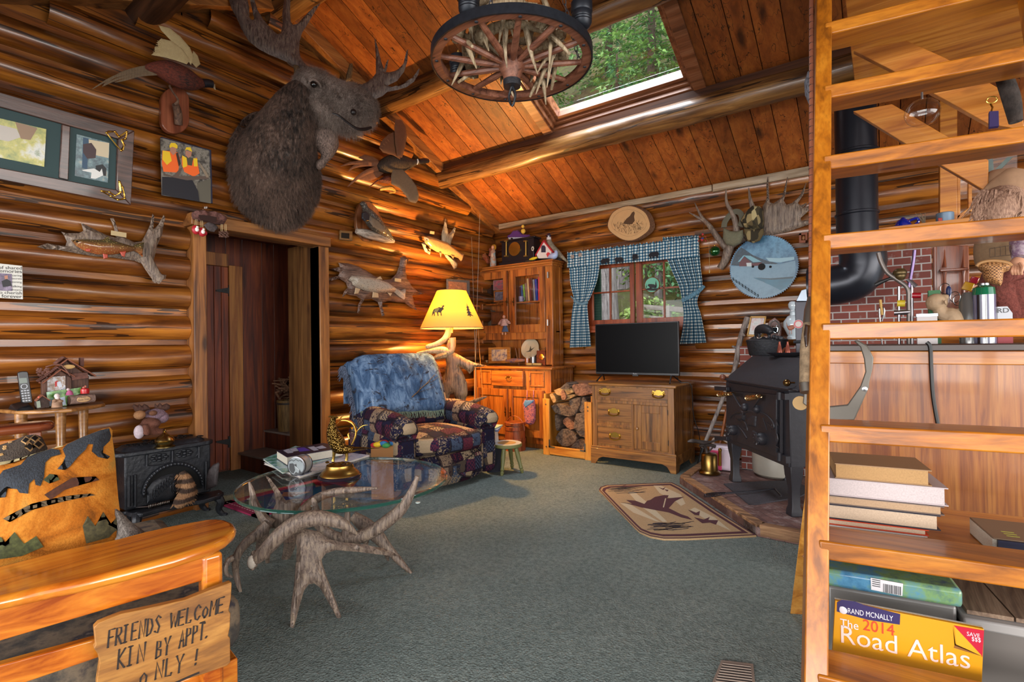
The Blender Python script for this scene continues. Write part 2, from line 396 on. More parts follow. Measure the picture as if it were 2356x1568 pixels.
def slab(y0,y1,x0,x1,side):
 z0,z1=ceil_z(y0),ceil_z(y1);b.hexa([(x0,y0,z0),(x1,y0,z0),(x1,y1,z1),(x0,y1,z1),(x0,y0,z0+.03),(x1,y0,z0+.03),(x1,y1,z1+.03),(x0,y1,z1+.03)])
while x<2.2:
 w=rr.choice((.14,.16,.19));x1=x+w-.007
 b.use(0,rr.uniform(.05,.95))
 def go(xa,xb):
  if xb-xa<.004:return
  slab(2.45,5.6,xa,xb,1)
 if x1<=SX0 or x>=SX1:go(x,x1)
 else:
  if x<SX0:go(x,SX0)
  if x1>SX1:go(SX1,x1)
  xa,xb=max(x,SX0),min(x1,SX1)
  slab(2.45,SY0,xa,xb,1);slab(SY1,5.6,xa,xb,1)
 b.use(0,rr.uniform(.05,.95));slab(-1.0,2.449,x,x1,-1)
 x+=w
b.use(0,.5)
off=V((0,0,.04))
for y0,y1,x0,x1 in((2.45,5.7,-4.4,SX0-.0),(2.45,5.7,SX1,2.2),(2.45,SY0,SX0,SX1),(SY1,5.7,SX0,SX1),(-1.0,2.45,-4.4,2.2)):
 z0,z1=ceil_z(y0)if y0!=2.45 or y1>2.5 else ceil_z(2.45),ceil_z(y1)
 b.hexa([(x0,y0,z0+.035),(x1,y0,z0+.035),(x1,y1,z1+.035),(x0,y1,z1+.035),(x0,y0,z0+.12),(x1,y0,z0+.12),(x1,y1,z1+.12),(x0,y1,z1+.12)])
struct(b,'ceiling',CEILW)
LOGB=wood('4a2c14','80562c','a07440','x','peeled_log',1.,1.6,.38,.2,bump=.4,tint=0,blotch=.7,crack=.8)
def logbeam(p,q,r,name,mat,seed,n=20):
 p,q=V(p),V(q);k=int((q-p).length/.06);rings=[];u,v,w=basis(q-p)
 kn=[(random.Random(seed+i).random(),random.Random(seed*3+i).uniform(0,2*PI))for i in range(int((q-p).length*3.5))]
 for i in range(k+1):
  c=p.lerp(q,i/k);ring=[]
  for j in range(n):
   th=2*PI*j/n;d=u*math.cos(th)+v*math.sin(th)
   rad=r*(1+.09*noise.noise(c*1.6+d*.9+V((seed,0,0)))+.03*noise.noise(c*9+d*3))
   for a,b_ in kn:
    e=((i/k-a)*(q-p).length/.05)**2+(((th-b_+PI)%(2*PI)-PI)/.35)**2
    if e<5:rad+=r*.14*math.exp(-e)
   ring.append(c+d*rad)
  rings.append(ring)
 return struct(MB().loft(rings),name,mat)
y1_=4.46;logbeam((-4.33,y1_,ceil_z(y1_)-.135),(2.1,y1_,ceil_z(y1_)-.135),.105,'trim_1',LOGB,5)
y2_=3.50;logbeam((-4.33,y2_,ceil_z(y2_)-.09),(2.1,y2_,ceil_z(y2_)-.09),.1,'trim_2',LOGB,6)
logbeam((-4.33,2.45,ceil_z(2.45)-.1),(2.1,2.45,ceil_z(2.45)-.1),.12,'trim_3',LOGB,8)
DARKLOG=wood('2a1509','52301a','6a4024','x','dark_log',1.,.9,.5,None,tint=0)
logbeam((-4.33,1.45,ceil_z(1.45)-.13),(2.1,1.45,ceil_z(1.45)-.13),.12,'trim_4',DARKLOG,9)
b=MB()
for yy,h in((y1_,.07),(y2_,.06)):b.use(0,.3).box((-4.3,yy-.06,ceil_z(yy)-h),(2.1,yy+.06,ceil_z(yy)+.01))
struct(b,'trim_5',wood('2e1609','4f2a13','5e3519','x','dark_board',1.,.5,.5,None,tint=0))
b=MB()
for ya,yb in((5.5,2.45),(2.45,-.8)):
 za,zb=ceil_z(ya),ceil_z(yb);b.hexa([(-4.3,ya,za-.13),(-4.14,ya,za-.13),(-4.14,yb,zb-.13),(-4.3,yb,zb-.13),(-4.3,ya,za),(-4.14,ya,za),(-4.14,yb,zb),(-4.3,yb,zb)])
struct(b,'trim_6',TRIMY,bevel=.004)
b=MB();b.box((-4.2,5.46,2.745),(-1.4,5.56,2.81));b.box((-1.39,5.45,2.73),(-.4,5.56,2.81))
struct(b,'trim_7',wood('6a543c','9a8468','b6a48c','x','grey_board',1.,.6,.5,None,tint=0),bevel=.004)
FR=wood('5c321a','844e2e','9c6848','x','window_wood',1.,.4,.4,.2,tint=.1,blotch=.3)
def cp(x,y,h=0.):return V((x,y,ceil_z(y)+h/math.cos(math.atan(SLOPE))))if True else None
def sky_ring(b,g0,g1,h0,h1):
 """four boards round the opening between insets g0..g1, heights h0..h1 above the ceiling"""
 o=[(SX0+g0,SX1-g0,SY0+g0,SY1-g0),(SX0+g1,SX1-g1,SY0+g1,SY1-g1)]
 A=[cp(o[0][0],o[0][2]),cp(o[0][1],o[0][2]),cp(o[0][1],o[0][3]),cp(o[0][0],o[0][3])];B=[cp(o[1][0],o[1][2]),cp(o[1][1],o[1][2]),cp(o[1][1],o[1][3]),cp(o[1][0],o[1][3])]
 for i in range(4):
  j=(i+1)%4;b.hexa([p+nv*h0 for p in(A[i],A[j],B[j],B[i])]+[p+nv*h1 for p in(A[i],A[j],B[j],B[i])])
win=MB()
sky_ring(win,-.09,.012,-.022,.0);sky_ring(win,-.01,.03,.0,.13);sky_ring(win,.03,.055,.05,.16);sky_ring(win,.055,.09,.085,.19)
o=struct(win,'window_2',FR,bevel=.003)
g=MB();q=[cp(SX0+.08,SY0+.08,.15),cp(SX1-.08,SY0+.08,.15),cp(SX1-.08,SY1-.08,.15),cp(SX0+.08,SY1-.08,.15)];g.prism(q,nv*.006);g.build('pane',GLASS,o)
yl0,yl1=W1(451,800,.05).y,W1(481,800,.05).y;yr0,yr1=W1(741,800,.05).y,W1(763,800,.05).y
zt=W1(519,500,.06).z;zb=W1(519,527,.06).z
b=MB();b.use(0,.2).box((-4.3,yl0,0),(-4.15,yl1,zb));b.use(0,.7).box((-4.3,yr0,0),(-4.15,yr1,zb));b.use(0,.45)
struct(b,'trim_8',TRIMZ,bevel=.006)
b=MB();b.use(0,.3).box((-4.3,yl0-.02,zb),(-4.13,yr1+.01,zt));struct(b,'trim_9',TRIMY,bevel=.006)
xj=-4.62;yj0,yj1=onx(685,800,xj).y,onx(714,800,xj).y
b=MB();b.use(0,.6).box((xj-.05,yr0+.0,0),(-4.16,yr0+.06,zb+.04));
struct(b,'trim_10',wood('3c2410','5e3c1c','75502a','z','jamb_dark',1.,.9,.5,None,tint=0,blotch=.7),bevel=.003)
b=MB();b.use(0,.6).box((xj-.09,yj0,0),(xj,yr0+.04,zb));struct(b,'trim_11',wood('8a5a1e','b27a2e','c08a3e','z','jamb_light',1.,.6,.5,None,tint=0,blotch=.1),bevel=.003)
zl=onx(600,551,xj).z
b=MB();b.use(0,.5).box((xj-.06,1.3,zl),(-4.29,yr0+.02,zl+.12));struct(b,'trim_12',TRIMY,bevel=.003)
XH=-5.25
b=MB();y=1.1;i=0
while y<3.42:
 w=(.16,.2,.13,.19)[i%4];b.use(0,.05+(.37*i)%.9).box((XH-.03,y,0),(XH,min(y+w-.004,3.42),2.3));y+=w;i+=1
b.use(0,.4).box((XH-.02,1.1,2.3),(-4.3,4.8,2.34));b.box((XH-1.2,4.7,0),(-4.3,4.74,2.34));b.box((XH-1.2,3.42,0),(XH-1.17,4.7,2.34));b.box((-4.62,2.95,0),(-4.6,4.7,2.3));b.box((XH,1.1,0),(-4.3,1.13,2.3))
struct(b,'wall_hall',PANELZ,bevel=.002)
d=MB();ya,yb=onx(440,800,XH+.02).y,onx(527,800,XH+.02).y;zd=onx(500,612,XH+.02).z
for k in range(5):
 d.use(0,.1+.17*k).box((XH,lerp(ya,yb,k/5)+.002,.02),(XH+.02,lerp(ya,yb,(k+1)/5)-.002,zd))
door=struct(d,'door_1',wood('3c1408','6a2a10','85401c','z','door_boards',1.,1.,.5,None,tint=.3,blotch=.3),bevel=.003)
for py in(668,1016):
 h=MB();c0=onx(527,py,XH+.03);c1=onx(497,py,XH+.03)
 h.prism([c0+V((0,0,.03)),c0-V((0,0,.03)),c1-V((0,0,.008)),c1+V((0,0,.008))],(.006,0,0));h.box((XH+.02,c0.y-.005,c0.z-.055),(XH+.034,c0.y+.045,c0.z+.055))
 for f in(.25,.55,.85):h.ell(c0.lerp(c1,f)+V((.007,0,0)),(.003,.005,.005),6)
 h.build('hinge',BLACK,door,label='black iron strap hinge')
b=MB();b.use(0,.5).box((XH,yb,0),(XH+.035,yb+.13,zd+.02));b.use(0,.8).box((XH,ya-.1,zd+.004),(XH+.03,yb+.0,zd+.13));struct(b,'trim_13',wood('5a3012','8a5222','a06a30','z','door_casing',1.,1.,.5,None,tint=.1,blotch=.2),bevel=.003)
s0=onx(547,1039,XH);s1=onx(610,988,XH);
TREAD=plain('7d7068',.6,0,'tread',.12,8)
st=thing('step_stairs','pair of wooden steps with grey painted treads inside the doorway','steps',(-4.95,s0.y+.3,0))
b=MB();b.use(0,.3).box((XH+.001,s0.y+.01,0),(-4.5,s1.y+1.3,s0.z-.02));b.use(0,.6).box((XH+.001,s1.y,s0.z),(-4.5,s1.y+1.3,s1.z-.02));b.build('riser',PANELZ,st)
MB().box((XH+.001,s0.y-.015,s0.z-.02),(-4.5,s1.y,s0.z)).build('tread',TREAD,st,bevel=.004)
MB().box((XH+.001,s1.y-.015,s1.z-.02),(-4.5,s1.y+1.3,s1.z)).build('tread',TREAD,st,bevel=.004)
yw=5.6;RW=wood('5a1e0c','843818','9a4a22','z','red_window_wood',1.,.3,.35,.2,tint=.15,blotch=.2)
X=lambda px,py=700:ony(px,py,yw).x
Z=lambda px,py:ony(px,py,yw).z
f=MB();xs=(X(1352),X(1365),X(1451),X(1461),X(1465),X(1479),X(1574),X(1597));zt_,zb_=2.15,Z(1452,733)
f.box((wl,5.5,wz0),(wr,5.6,wz0+.05)).box((wl,5.5,wz0+.05),(xs[0]+.01,5.68,wz1)).box((xs[7]-.01,5.5,wz0+.05),(wr,5.68,wz1)).box((wl,5.5,wz1-.04),(wr,5.68,wz1+.03));f.box((wl,5.47,wz0-.03),(wr,5.68,wz0))
win=struct(f,'window_1',RW,bevel=.004)
def sash(x0,x1,g0,g1,xm):
 s=MB();s.box((x0,5.58,wz0+.05),(g0,5.625,2.13)).box((g1,5.58,wz0+.05),(x1,5.625,2.13)).box((g0,5.58,wz0+.05),(g1,5.625,zb_)).box((g0,5.58,2.09),(g1,5.625,2.13))
 s.box((xm-.009,5.585,zb_),(xm+.009,5.62,2.1));zm=Z(1452,668);s.box((g0,5.585,zm-.009),(g1,5.62,zm+.009))
 o=s.build('sash',RW,win,bevel=.003);MB().box((g0-.01,5.6,zb_-.01),(g1+.01,5.605,2.1)).build('pane',GLASS,o)
sash(xs[0]+.01,xs[3],xs[1],xs[2],X(1405));sash(xs[4],xs[7]-.01,xs[5],xs[6],X(1529))
MB().box((wl+.03,5.68,wz0),(X(1374),5.72,wz1)).build('shutter',plain('123a2c',.6),win,label='dark green outside trim')
RWX=.52
# tracing helpers
def zp(o,s,pts):return[(o[0]+p[0]/s,o[1]+p[1]/s)+tuple(p[2:])for p in pts]
def rad(P,px):return px*(P-CAM).dot(FW)/FPX
class Tr:
 """reads positions off the photograph at zoom origin o and scale s onto a surface pl(px,py,off)"""
 def __init__(s,o,sc,pl):s.o=o;s.s=sc;s.pl=pl
 def __call__(s,pts,off=0.):return[s.pl(s.o[0]+p[0]/s.s,s.o[1]+p[1]/s.s,off+(p[2]if len(p)>2 else 0))for p in pts]
 def p(s,x,y,off=0.):return s.pl(s.o[0]+x/s.s,s.o[1]+y/s.s,off)
 def sweep(s,mb,pts,off=0.,flat=1.,n=10,up=None,k=4,cap=True):
  """pts (x, y, radius[, extra off]) in zoom pixels"""
  P=[]
  for q in pts:
   c=s.p(q[0],q[1],off+(q[3]if len(q)>3 else 0));P.append((c.x,c.y,c.z,rad(c,q[2]/s.s)))
  P=smooth_path(P,k);return mb.tube(P,[max(p[3],.0005)for p in P],n,cap,flat,up)
XN,YN=V((1,0,0)),V((0,-1,0))
def remesh(o,vox,smooth=4):
 r=o.modifiers.new('skin','REMESH');r.mode='VOXEL';r.voxel_size=vox;r.use_smooth_shade=True
 if smooth:q=o.modifiers.new('smooth','SMOOTH');q.factor=.5;q.iterations=smooth
 return o
def barred(d,l,sc=60,name='barred_feathers',axis=0,rough=.7):
 t=NT(name);w=t.n('ShaderNodeTexWave');t.put(w.inputs[0],t.co);w.inputs['Scale'].default_value=sc;w.inputs['Distortion'].default_value=3;w.inputs['Detail'].default_value=2;w.bands_direction='XYZ'[axis]
 n=t.noise(40);f=t.math('ADD',t.math('MULTIPLY',w.outputs['Fac'],.6),t.math('MULTIPLY',n,.4));t.bump(f,.4,.004)
 return t.out(t.ramp(f,[(.35,d),(.65,l)]),rough)
def spotted(base,spot,belly=None,sc=80,name='spotted',axis=2,lo=-.02,hi=.06,rough=.25):
 """fish skin: belly colour low, spots everywhere"""
 t=NT(name);d=t.voro(sc);sx=t.n('ShaderNodeSeparateXYZ');t.put(sx.inputs[0],t.co)
 z=t.math('MULTIPLY',t.math('SUBTRACT',sx.outputs[axis],lo),1/(hi-lo));col=t.ramp(z,[(0,belly or base),(.6,base),(1,base)])
 k=t.ramp(d,[(.18,(255,255,255)),(.3,(0,0,0))]);return t.out(t.mix(k,col,srgb(spot)),rough,coat=.5)
def photo(cols,sc=9.,name='photo',rough=.3):
 t=NT(name);n=t.noise(sc,None,8,.65);k=len(cols);return t.out(t.ramp(n,[(.3+.4*i/(k-1),c)for i,c in enumerate(cols)]),rough)
def hair(o,n,length,down=(0,0,-.012),w=.0016,kids=6,mat=1):
 q=o.modifiers.new('fur','PARTICLE_SYSTEM');p=q.particle_system.settings;p.type='HAIR';p.use_modifier_stack=True;p.count=n;p.hair_length=length;p.use_advanced_hair=True
 p.normal_factor=.006;p.object_align_factor=down;p.factor_random=.004;p.hair_step=3;p.display_step=3;p.render_step=3;p.child_type='INTERPOLATED';p.rendered_child_count=kids;p.child_length=1.;p.root_radius=1.;p.tip_radius=.15;p.radius_scale=w;p.roughness_2=.015;p.material=mat;p.length_random=.4
 return o
# left wall: moose head
MOOSE=fur('1c1410','7a6052','moose_fur',14,(1,1,.3),.7,4);MUZZ=fur('5c4a40','b8a498','muzzle_fur',40,(1,1,.6),.65,6)
zm=Tr((500,0),2.851,W1)
mo=thing('moose_head','brown moose head trophy with broad antlers, looking right above the doorway','animal trophy',W1(640,400))
b=MB()
rings=[(375,1110,.0,290,378),(380,1108,.12,285,376),(398,1045,.24,248,325),(430,925,.36,200,255),(485,780,.46,148,188),(548,655,.54,112,138),(600,580,.6,85,95)]
P=smooth_path(rings,3);RG=[]
for i,(x,y,off,ru,rv)in enumerate(P):
 c=zm.p(x,y,off);c2=zm.p(*P[min(i+1,len(P)-1)][:3]);c1=zm.p(*P[max(i-1,0)][:3]);d=(c2-c1).normalized()
 if i<3:d=V((1,.05,.05)).normalized()
 u=d.cross(V((0,0,1))).normalized();w=u.cross(d);k=rad(c,1/2.851)
 RG.append([c+u*(ru*k*math.cos(a))+w*(rv*k*math.sin(a))for a in(2*PI*j/24 for j in range(24))])
b.loft(RG)
b.M=None
for x,y,off,r in((245,1270,.06,120),(560,1100,.15,100),(420,1380,.1,100)):c=zm.p(x,y,off);b.ell(c,(rad(c,r/2.851),)*3,12)
body=hair(remesh(b.build('body',MOOSE,mo),.022,6),9000,.055)
b=MB()
zm.sweep(b,[(530,560,60,.52),(590,545,92,.58),(660,560,100,.64),(740,605,100,.70),(830,650,108,.76),(910,690,118,.82),(975,740,105,.87),(1015,775,70,.90),(1035,790,25,.91)],n=18)
zm.sweep(b,[(600,660,80,.6),(700,730,85,.66),(800,780,75,.72),(890,830,50,.80),(945,855,30,.84)],n=14)
for x,y,off,r in((615,500,.58,55),(560,640,.54,80),(905,620,.8,70),(960,690,.84,95)):c=zm.p(x,y,off);b.ell(c,(rad(c,r/2.851),)*3,12)
head=hair(remesh(b.build('head',MUZZ,body),.014,5),4000,.009,(0,0,-.003),.0009,4)
b=MB()
for x,y,off,r,fl in((893,735,.95,20,.6),):c=zm.p(x,y,off);b.ell(c,(rad(c,r/2.851),)*3,10)
zm.sweep(b,[(755,742,5,.83),(800,760,7,.87),(850,800,8,.89),(910,840,9,.92),(960,848,12,.935),(1010,835,8,.95)],n=6)
b.build('nostril',plain('1c1414',.4),head,label='dark nostril and mouth line')
b=MB();c=zm.p(633,552,.745);b.ell(c,(.026,.026,.026),12).build('eye',plain('0a0808',.05,coat=1.),head,label='glossy black eye')
b=MB();zm.sweep(b,[(600,535,7,.75),(630,520,10,.765),(665,545,9,.765),(682,575,5,.76)],n=6);b.build('eyelid',MUZZ,head)
b=MB();zm.sweep(b,[(690,850,70,.6),(700,900,88,.6),(715,960,82,.6),(720,1010,45,.6),(700,1050,26,.58),(672,1085,34,.56),(668,1120,10,.55)],n=14)
remesh(b.build('dewlap',fur('2c201a','947c70','dewlap_fur',30,(1,1,.2)),body),.016,3);hair(body.children[-1],1500,.06)
e=zm([(500,430),(530,450),(560,500),(585,560),(570,600),(530,570),(505,510)],.5);MB().puff(e,(.8,-.5,.2),.03,1.).build('ear',fur('3a2a1e','9a7a4e','ear_fur',30),mo);e=zm([(840,540),(845,480),(865,420),(890,425),(890,490),(880,545)],.62);MB().puff(e,(.7,-.6,.2),.03,.6).build('ear',fur('3a2a1e','9a7a4e','ear_fur',30),mo)
MANT=wood('3a2c26','62504a','7c6a5c','z','moose_antler',5.,0,.55,None,bump=.4,tint=0,blotch=.4,knotc='3a2c26')
zb_=Tr((500,0),5.89,None)
ab=zm.p(590,490,.55);an=V((.72,-.55,.25))
pl=lambda px,py,off:onp(px,py,ab+an.normalized()*off,an);zb_.pl=pl
out=[(1225,1020),(1290,945),(1180,850),(1125,760),(1108,680),(1115,560),(1150,440),(1240,300),(1330,150),(1400,42),(1290,110),(1180,220),(1085,325),(1035,348),(995,290),(985,150),(990,0),(980,-50),(960,-70),(925,-40),(905,0),(880,180),(885,330),(862,445),(812,460),(720,380),(620,260),(545,130),(505,0),(490,-50),(470,-70),(450,-30),(445,20),(475,150),(500,250),(470,280),(435,230),(430,90),(410,0),(380,-60),(300,-100),(200,-110),(130,-80),(145,-30),(190,110),(260,240),(330,400),(430,560),(560,665),(700,740),(850,800),(960,850),(1080,930)]
b=MB();b.puff(zb_(out),an,.035,.7,rim=.06,step=.03);zb_.sweep(b,[(1000,800,80),(1120,900,62),(1210,975,58),(1290,1010,60),(1330,1040,55)],n=10)
b.build('antler',MANT,mo)
ab2=zm.p(1040,560,.95);an2=V((.6,-.75,.3));pl2=lambda px,py,off:onp(px,py,ab2+an2.normalized()*off,an2);z2=Tr((500,0),2.851,pl2)
out=[(860,585),(905,562),(960,550),(1010,520),(1040,480),(1040,380),(1030,240),(1050,300),(1075,400),(1093,455),(1108,410),(1124,388),(1115,440),(1105,478),(1170,470),(1220,420),(1238,345),(1251,322),(1247,400),(1225,470),(1180,530),(1115,562),(1155,572),(1220,552),(1280,508),(1327,447),(1320,485),(1290,535),(1240,572),(1180,590),(1115,602),(1080,632),(1040,648),(1008,640),(970,600),(900,610)]
b=MB();b.puff(z2(out),an2,.03,.7,rim=.05,step=.022);b.build('antler',MANT,mo)
# flying pheasants and a grouse
RUST=fur('24100c','7a3420','rust_feathers',26,(1,.5,1));PALE=barred('8c744c','d2bd8c',90,'pale_feathers',2);BROWNF=barred('3c2e22','8c7458',110,'brown_feathers',1);DARKF=plain('1c1a20',.4,0,'dark_feathers',.4,60)
zz=Tr((0,0),4.207,W1)
ph=thing('pheasant_mount','flying pheasant with raised pale wing on a reddish oval plaque','bird mount',W1(400,200))
b=MB();zz.sweep(b,[(1400,655,25,.2),(1500,660,60,.2),(1620,690,105,.2),(1750,745,112,.2),(1860,785,90,.2),(1930,800,55,.2),(1985,808,32,.2),(2040,810,34,.2),(2075,830,10,.2)],flat=.9,n=14,up=XN);bd=remesh(b.build('body',RUST,ph),.012,3)
b=MB();zz.sweep(b,[(1960,805,42,.2),(2010,805,40,.2),(2055,815,36,.2)],n=10,up=XN);b.build('head',DARKF,bd,label='dark glossy head');b=MB();zz.sweep(b,[(2060,820,20,.2),(2085,870,3,.2)],n=6);b.build('beak',BONE,bd)
b=MB()
for i,P in enumerate(([(1535,245),(1640,275),(1740,360),(1830,470),(1865,560),(1840,640),(1790,560),(1690,440),(1600,340),(1560,295)],[(1560,372),(1660,400),(1760,480),(1835,590),(1800,630),(1700,590),(1590,555),(1465,528),(1500,500),(1498,455),(1530,445),(1525,405)])):b.puff(zz(P,.26+.01*i),(1,-.1,0),.006,1.)
for i in range(7):
 q=.12+.8*i/7;a=zz.p(lerp(1530,1470,q),lerp(375,535,q),.275);e=zz.p(1815,590,.275);m_=a.lerp(e,.5)+V((0,0,.03));b.tube(smooth_path([a,m_,e],4),.002,5)
b.build('wing',PALE,ph);b=MB();b.puff(zz([(1870,490),(1915,540),(1940,620),(1900,655),(1850,600)],.17),(1,0,0),.006,1.).build('wing',PALE,ph)
b=MB()
for dx,dy,l in((0,0,1),(30,25,.85),(60,45,.6),(-10,-20,.75)):zz.sweep(b,[(1540,660+dy,20,.2),(1350,680+dy,15,.2),(lerp(1350,1100,l),lerp(700,745,l)+dy,10,.2),(lerp(1350,895+dx,l),lerp(700,860,l),3,.2)],flat=.25,n=6,up=XN)
b.build('tail',BROWNF,ph)
z1=Tr((0,0),3.137,W1)
b=MB();cx_,x0,x1,ya,yb=1247,1146,1351,740,875;P=[(cx_+102*math.cos(a),(ya if math.sin(a)<0 else yb)+100*math.sin(a))for a in(2*PI*(i+.5)/24 for i in range(24))]
b.prism(z1(P,-.02),(.045,0,0));b.build('plaque',wood('5c2c1a','84452c','96563a','z','plaque_wood',1,0,.35,.3,tint=0),ph,bevel=.006)
b=MB();z1.sweep(b,[(1288,900,26,.05),(1285,820,27,.08),(1268,755,24,.12)],n=10);z1.sweep(b,[(1268,755,14,.12),(1285,720,8,.15),(1245,660,7,.18),(1222,615,8,.2)],n=6);b.build('branch',wood('2c1a12','5c4030','7a5a44','z','branch',4,0,.7,None,tint=0),ph)
zr=Tr((700,160),4.127,W1)
ph=thing('pheasant_mount','dark pheasant spread flat in flight with fanned tail, right of the moose','bird mount',W1(905,375))
b=MB();zr.sweep(b,[(690,930,30,.1),(760,915,70,.12),(850,895,88,.14),(930,890,78,.16),(1000,890,48,.17),(1060,880,28,.18),(1110,872,24,.18),(1165,865,22,.18),(1185,868,8,.18)],flat=.8,n=14,up=XN);bd=remesh(b.build('body',fur('120e0e','4f3c2c','dark_feathered',30),ph),.012,3)
b=MB();zr.sweep(b,[(1090,872,24,.185),(1140,866,27,.185),(1175,866,20,.185)],n=10);b.build('head',DARKF,bd,label='dark head');b=MB();zr.sweep(b,[(1178,866,10,.185),(1205,874,2,.185)],n=6);b.build('beak',BONE,bd)
b=MB();zr.sweep(b,[(1075,850,6,.2),(1080,875,7,.205),(1072,900,5,.2)],n=6);b.build('neck_ring',WHITE,bd,label='white neck ring')
b=MB();b.puff(zr([(865,470),(920,480),(955,550),(960,640),(940,740),(905,850),(860,840),(850,700),(850,560)],.2),(1,-.1,.1),.006,1.);b.puff(zr([(850,590),(800,615),(760,650),(725,695),(710,745),(740,790),(830,820),(890,860),(920,800),(930,740),(900,650)],.19),(1,-.1,.1),.006,1.)
for i in range(8):a=zr.p(lerp(850,712,i/7),lerp(600,745,i/7),.2);b.tube([a,zr.p(905,835,.2)],.0018,4)
b.build('wing',barred('4a2a1a','8a5c3c',120,'wing_feathers',2),ph)
b=MB();b.puff(zr([(840,950),(930,950),(1000,1040),(1045,1120),(1060,1210),(1050,1255),(1028,1282),(1000,1275),(975,1268),(940,1200),(890,1130),(820,1090),(822,1010)],.19),(1,-.1,.1),.006,1.)
for i in range(8):a=zr.p(lerp(965,1055,i/7),lerp(1262,1230,i/7),.2);b.tube([a,zr.p(lerp(940,1010,i/7),lerp(1140,1080,i/7),.2),zr.p(880,975,.2)],.0018,4)
b.build('wing',BROWNF,ph)
b=MB()
for P in([(740,905,22,.11),(600,895,22,.1),(480,920,14,.08),(418,965,3,.06)],[(740,895,20,.12),(580,880,20,.1),(440,890,13,.08),(345,918,3,.06)],[(740,925,22,.11),(600,970,22,.1),(490,1040,14,.08),(412,1112,3,.06)]):zr.sweep(b,P,flat=.25,n=6,up=XN)
for P in([(515,1040),(560,985),(660,940),(740,930),(760,980),(690,1030),(620,1060),(560,1050)],[(512,838),(570,805),(650,825),(740,880),(740,905),(640,880),(560,855)]):b.puff(zr(P,.08),(1,0,0),.006,1.)
b.build('tail',barred('3c1c10','a06844',70,'tail_feathers',1),ph)
b=MB();b.puff(zr([(700,1050),(760,1010),(830,1000),(840,1060),(800,1085),(740,1075)],.12),XN,.04,.8);zr.sweep(b,[(700,1050,8,.14),(650,1090,6,.15),(615,1115,4,.16)],n=6);b.build('leg',RUST,ph)
b=MB();zr.sweep(b,[(715,1138,12,.03),(770,1125,18,.05),(830,1125,22,.06),(858,1160,10,.06),(805,1170,5,.06)],n=8);b.build('branch',wood('8a5a1c','c08a3a','d8a858','x','yellow_branch',3,0,.6,None,tint=0),ph)
z5=Tr((740,250),3.137,W1)
gr=thing('grouse_mount','brown speckled grouse perched on grey driftwood on an oval plaque','bird mount',W1(858,510))
b=MB();b.prism(z5([(285,668),(250,700),(231,770),(232,850),(250,910),(285,955),(330,965),(380,955),(420,900),(420,800),(380,720),(330,675)],-.03),(.04,0,0));b.build('plaque',wood('4a2814','7a4826','8e5a34','z','dark_plaque',1,0,.4,.2,tint=0),gr,bevel=.005)
GROUSE=spotted('3c342c','8f8474','6a6054',60,'grouse_feathers',rough=.8)
b=MB();z5.sweep(b,[(278,690,8,.14),(300,688,24,.13),(315,715,24,.13),(330,750,44,.13),(370,810,58,.13),(420,860,50,.13),(465,895,32,.12),(495,925,20,.12),(520,950,8,.12)],n=14,flat=.9,up=XN);bd=remesh(b.build('body',GROUSE,gr),.011,3)
b=MB();b.puff(z5([(290,750),(320,740),(345,770),(340,810),(310,815),(288,790)],.2),XN,.012,1.).build('ruff',DARKF,bd,label='black ruff');b=MB();b.puff(z5([(345,770),(400,800),(450,850),(475,895),(430,890),(370,850),(340,810)],.205),XN,.014,1.).build('wing',barred('2c241e','7a6a58',90,'grouse_wing',1),gr)
b=MB();z5.sweep(b,[(375,855,8,.13),(385,895,6,.11)],n=6);z5.sweep(b,[(420,865,8,.13),(425,900,6,.11)],n=6);b.build('leg',BONE,gr)
b=MB();z5.sweep(b,[(248,882,18,.08),(320,900,32,.1),(400,925,28,.1),(470,945,24,.09),(520,955,14,.09)],n=10);b.build('driftwood',wood('5c5048','988a7c','b8aca0','y','driftwood',3,0,.8,None,bump=.4,tint=0),gr)
# fish on antlers
def fish_mount(label,z,ant,fish,fins,skin,fin_c,plate,mat,off=.035,th=.05,extra=(),eye=None,ath=.04):
 c=z.p(*fish[0]);r=thing('fish_mount',label,'fish mount',c)
 for P in ant:
  b=MB();b.puff(z(P,off-.02),XN,ath,.6,rim=.05,step=.028,noi=.2)
  for e in extra:z.sweep(b,e,off,n=8,flat=.8,up=XN)
  b.build('antler',mat,r)
 fo=off+ath*.9;o=MB().puff(z(fish,fo),XN,th,.5,rim=.05,step=.014,prof=.6).build('fish',skin,r)
 for f in fins:MB().puff(z(f,fo+th*.6),XN,.004,1.).build('fin',fin_c,o)
 if eye:e=z.p(eye[0],eye[1],fo+th*.62);MB().ell(e,(.006,.006,.006),8).build('eye',plain('14110c',.1),o)
 if plate:MB().prism(z(plate,off+ath+.01),(.006,0,0)).build('name_plate',plain('b09a70',.5),r)
 return r
zk=Tr((0,450),2.852,W1)
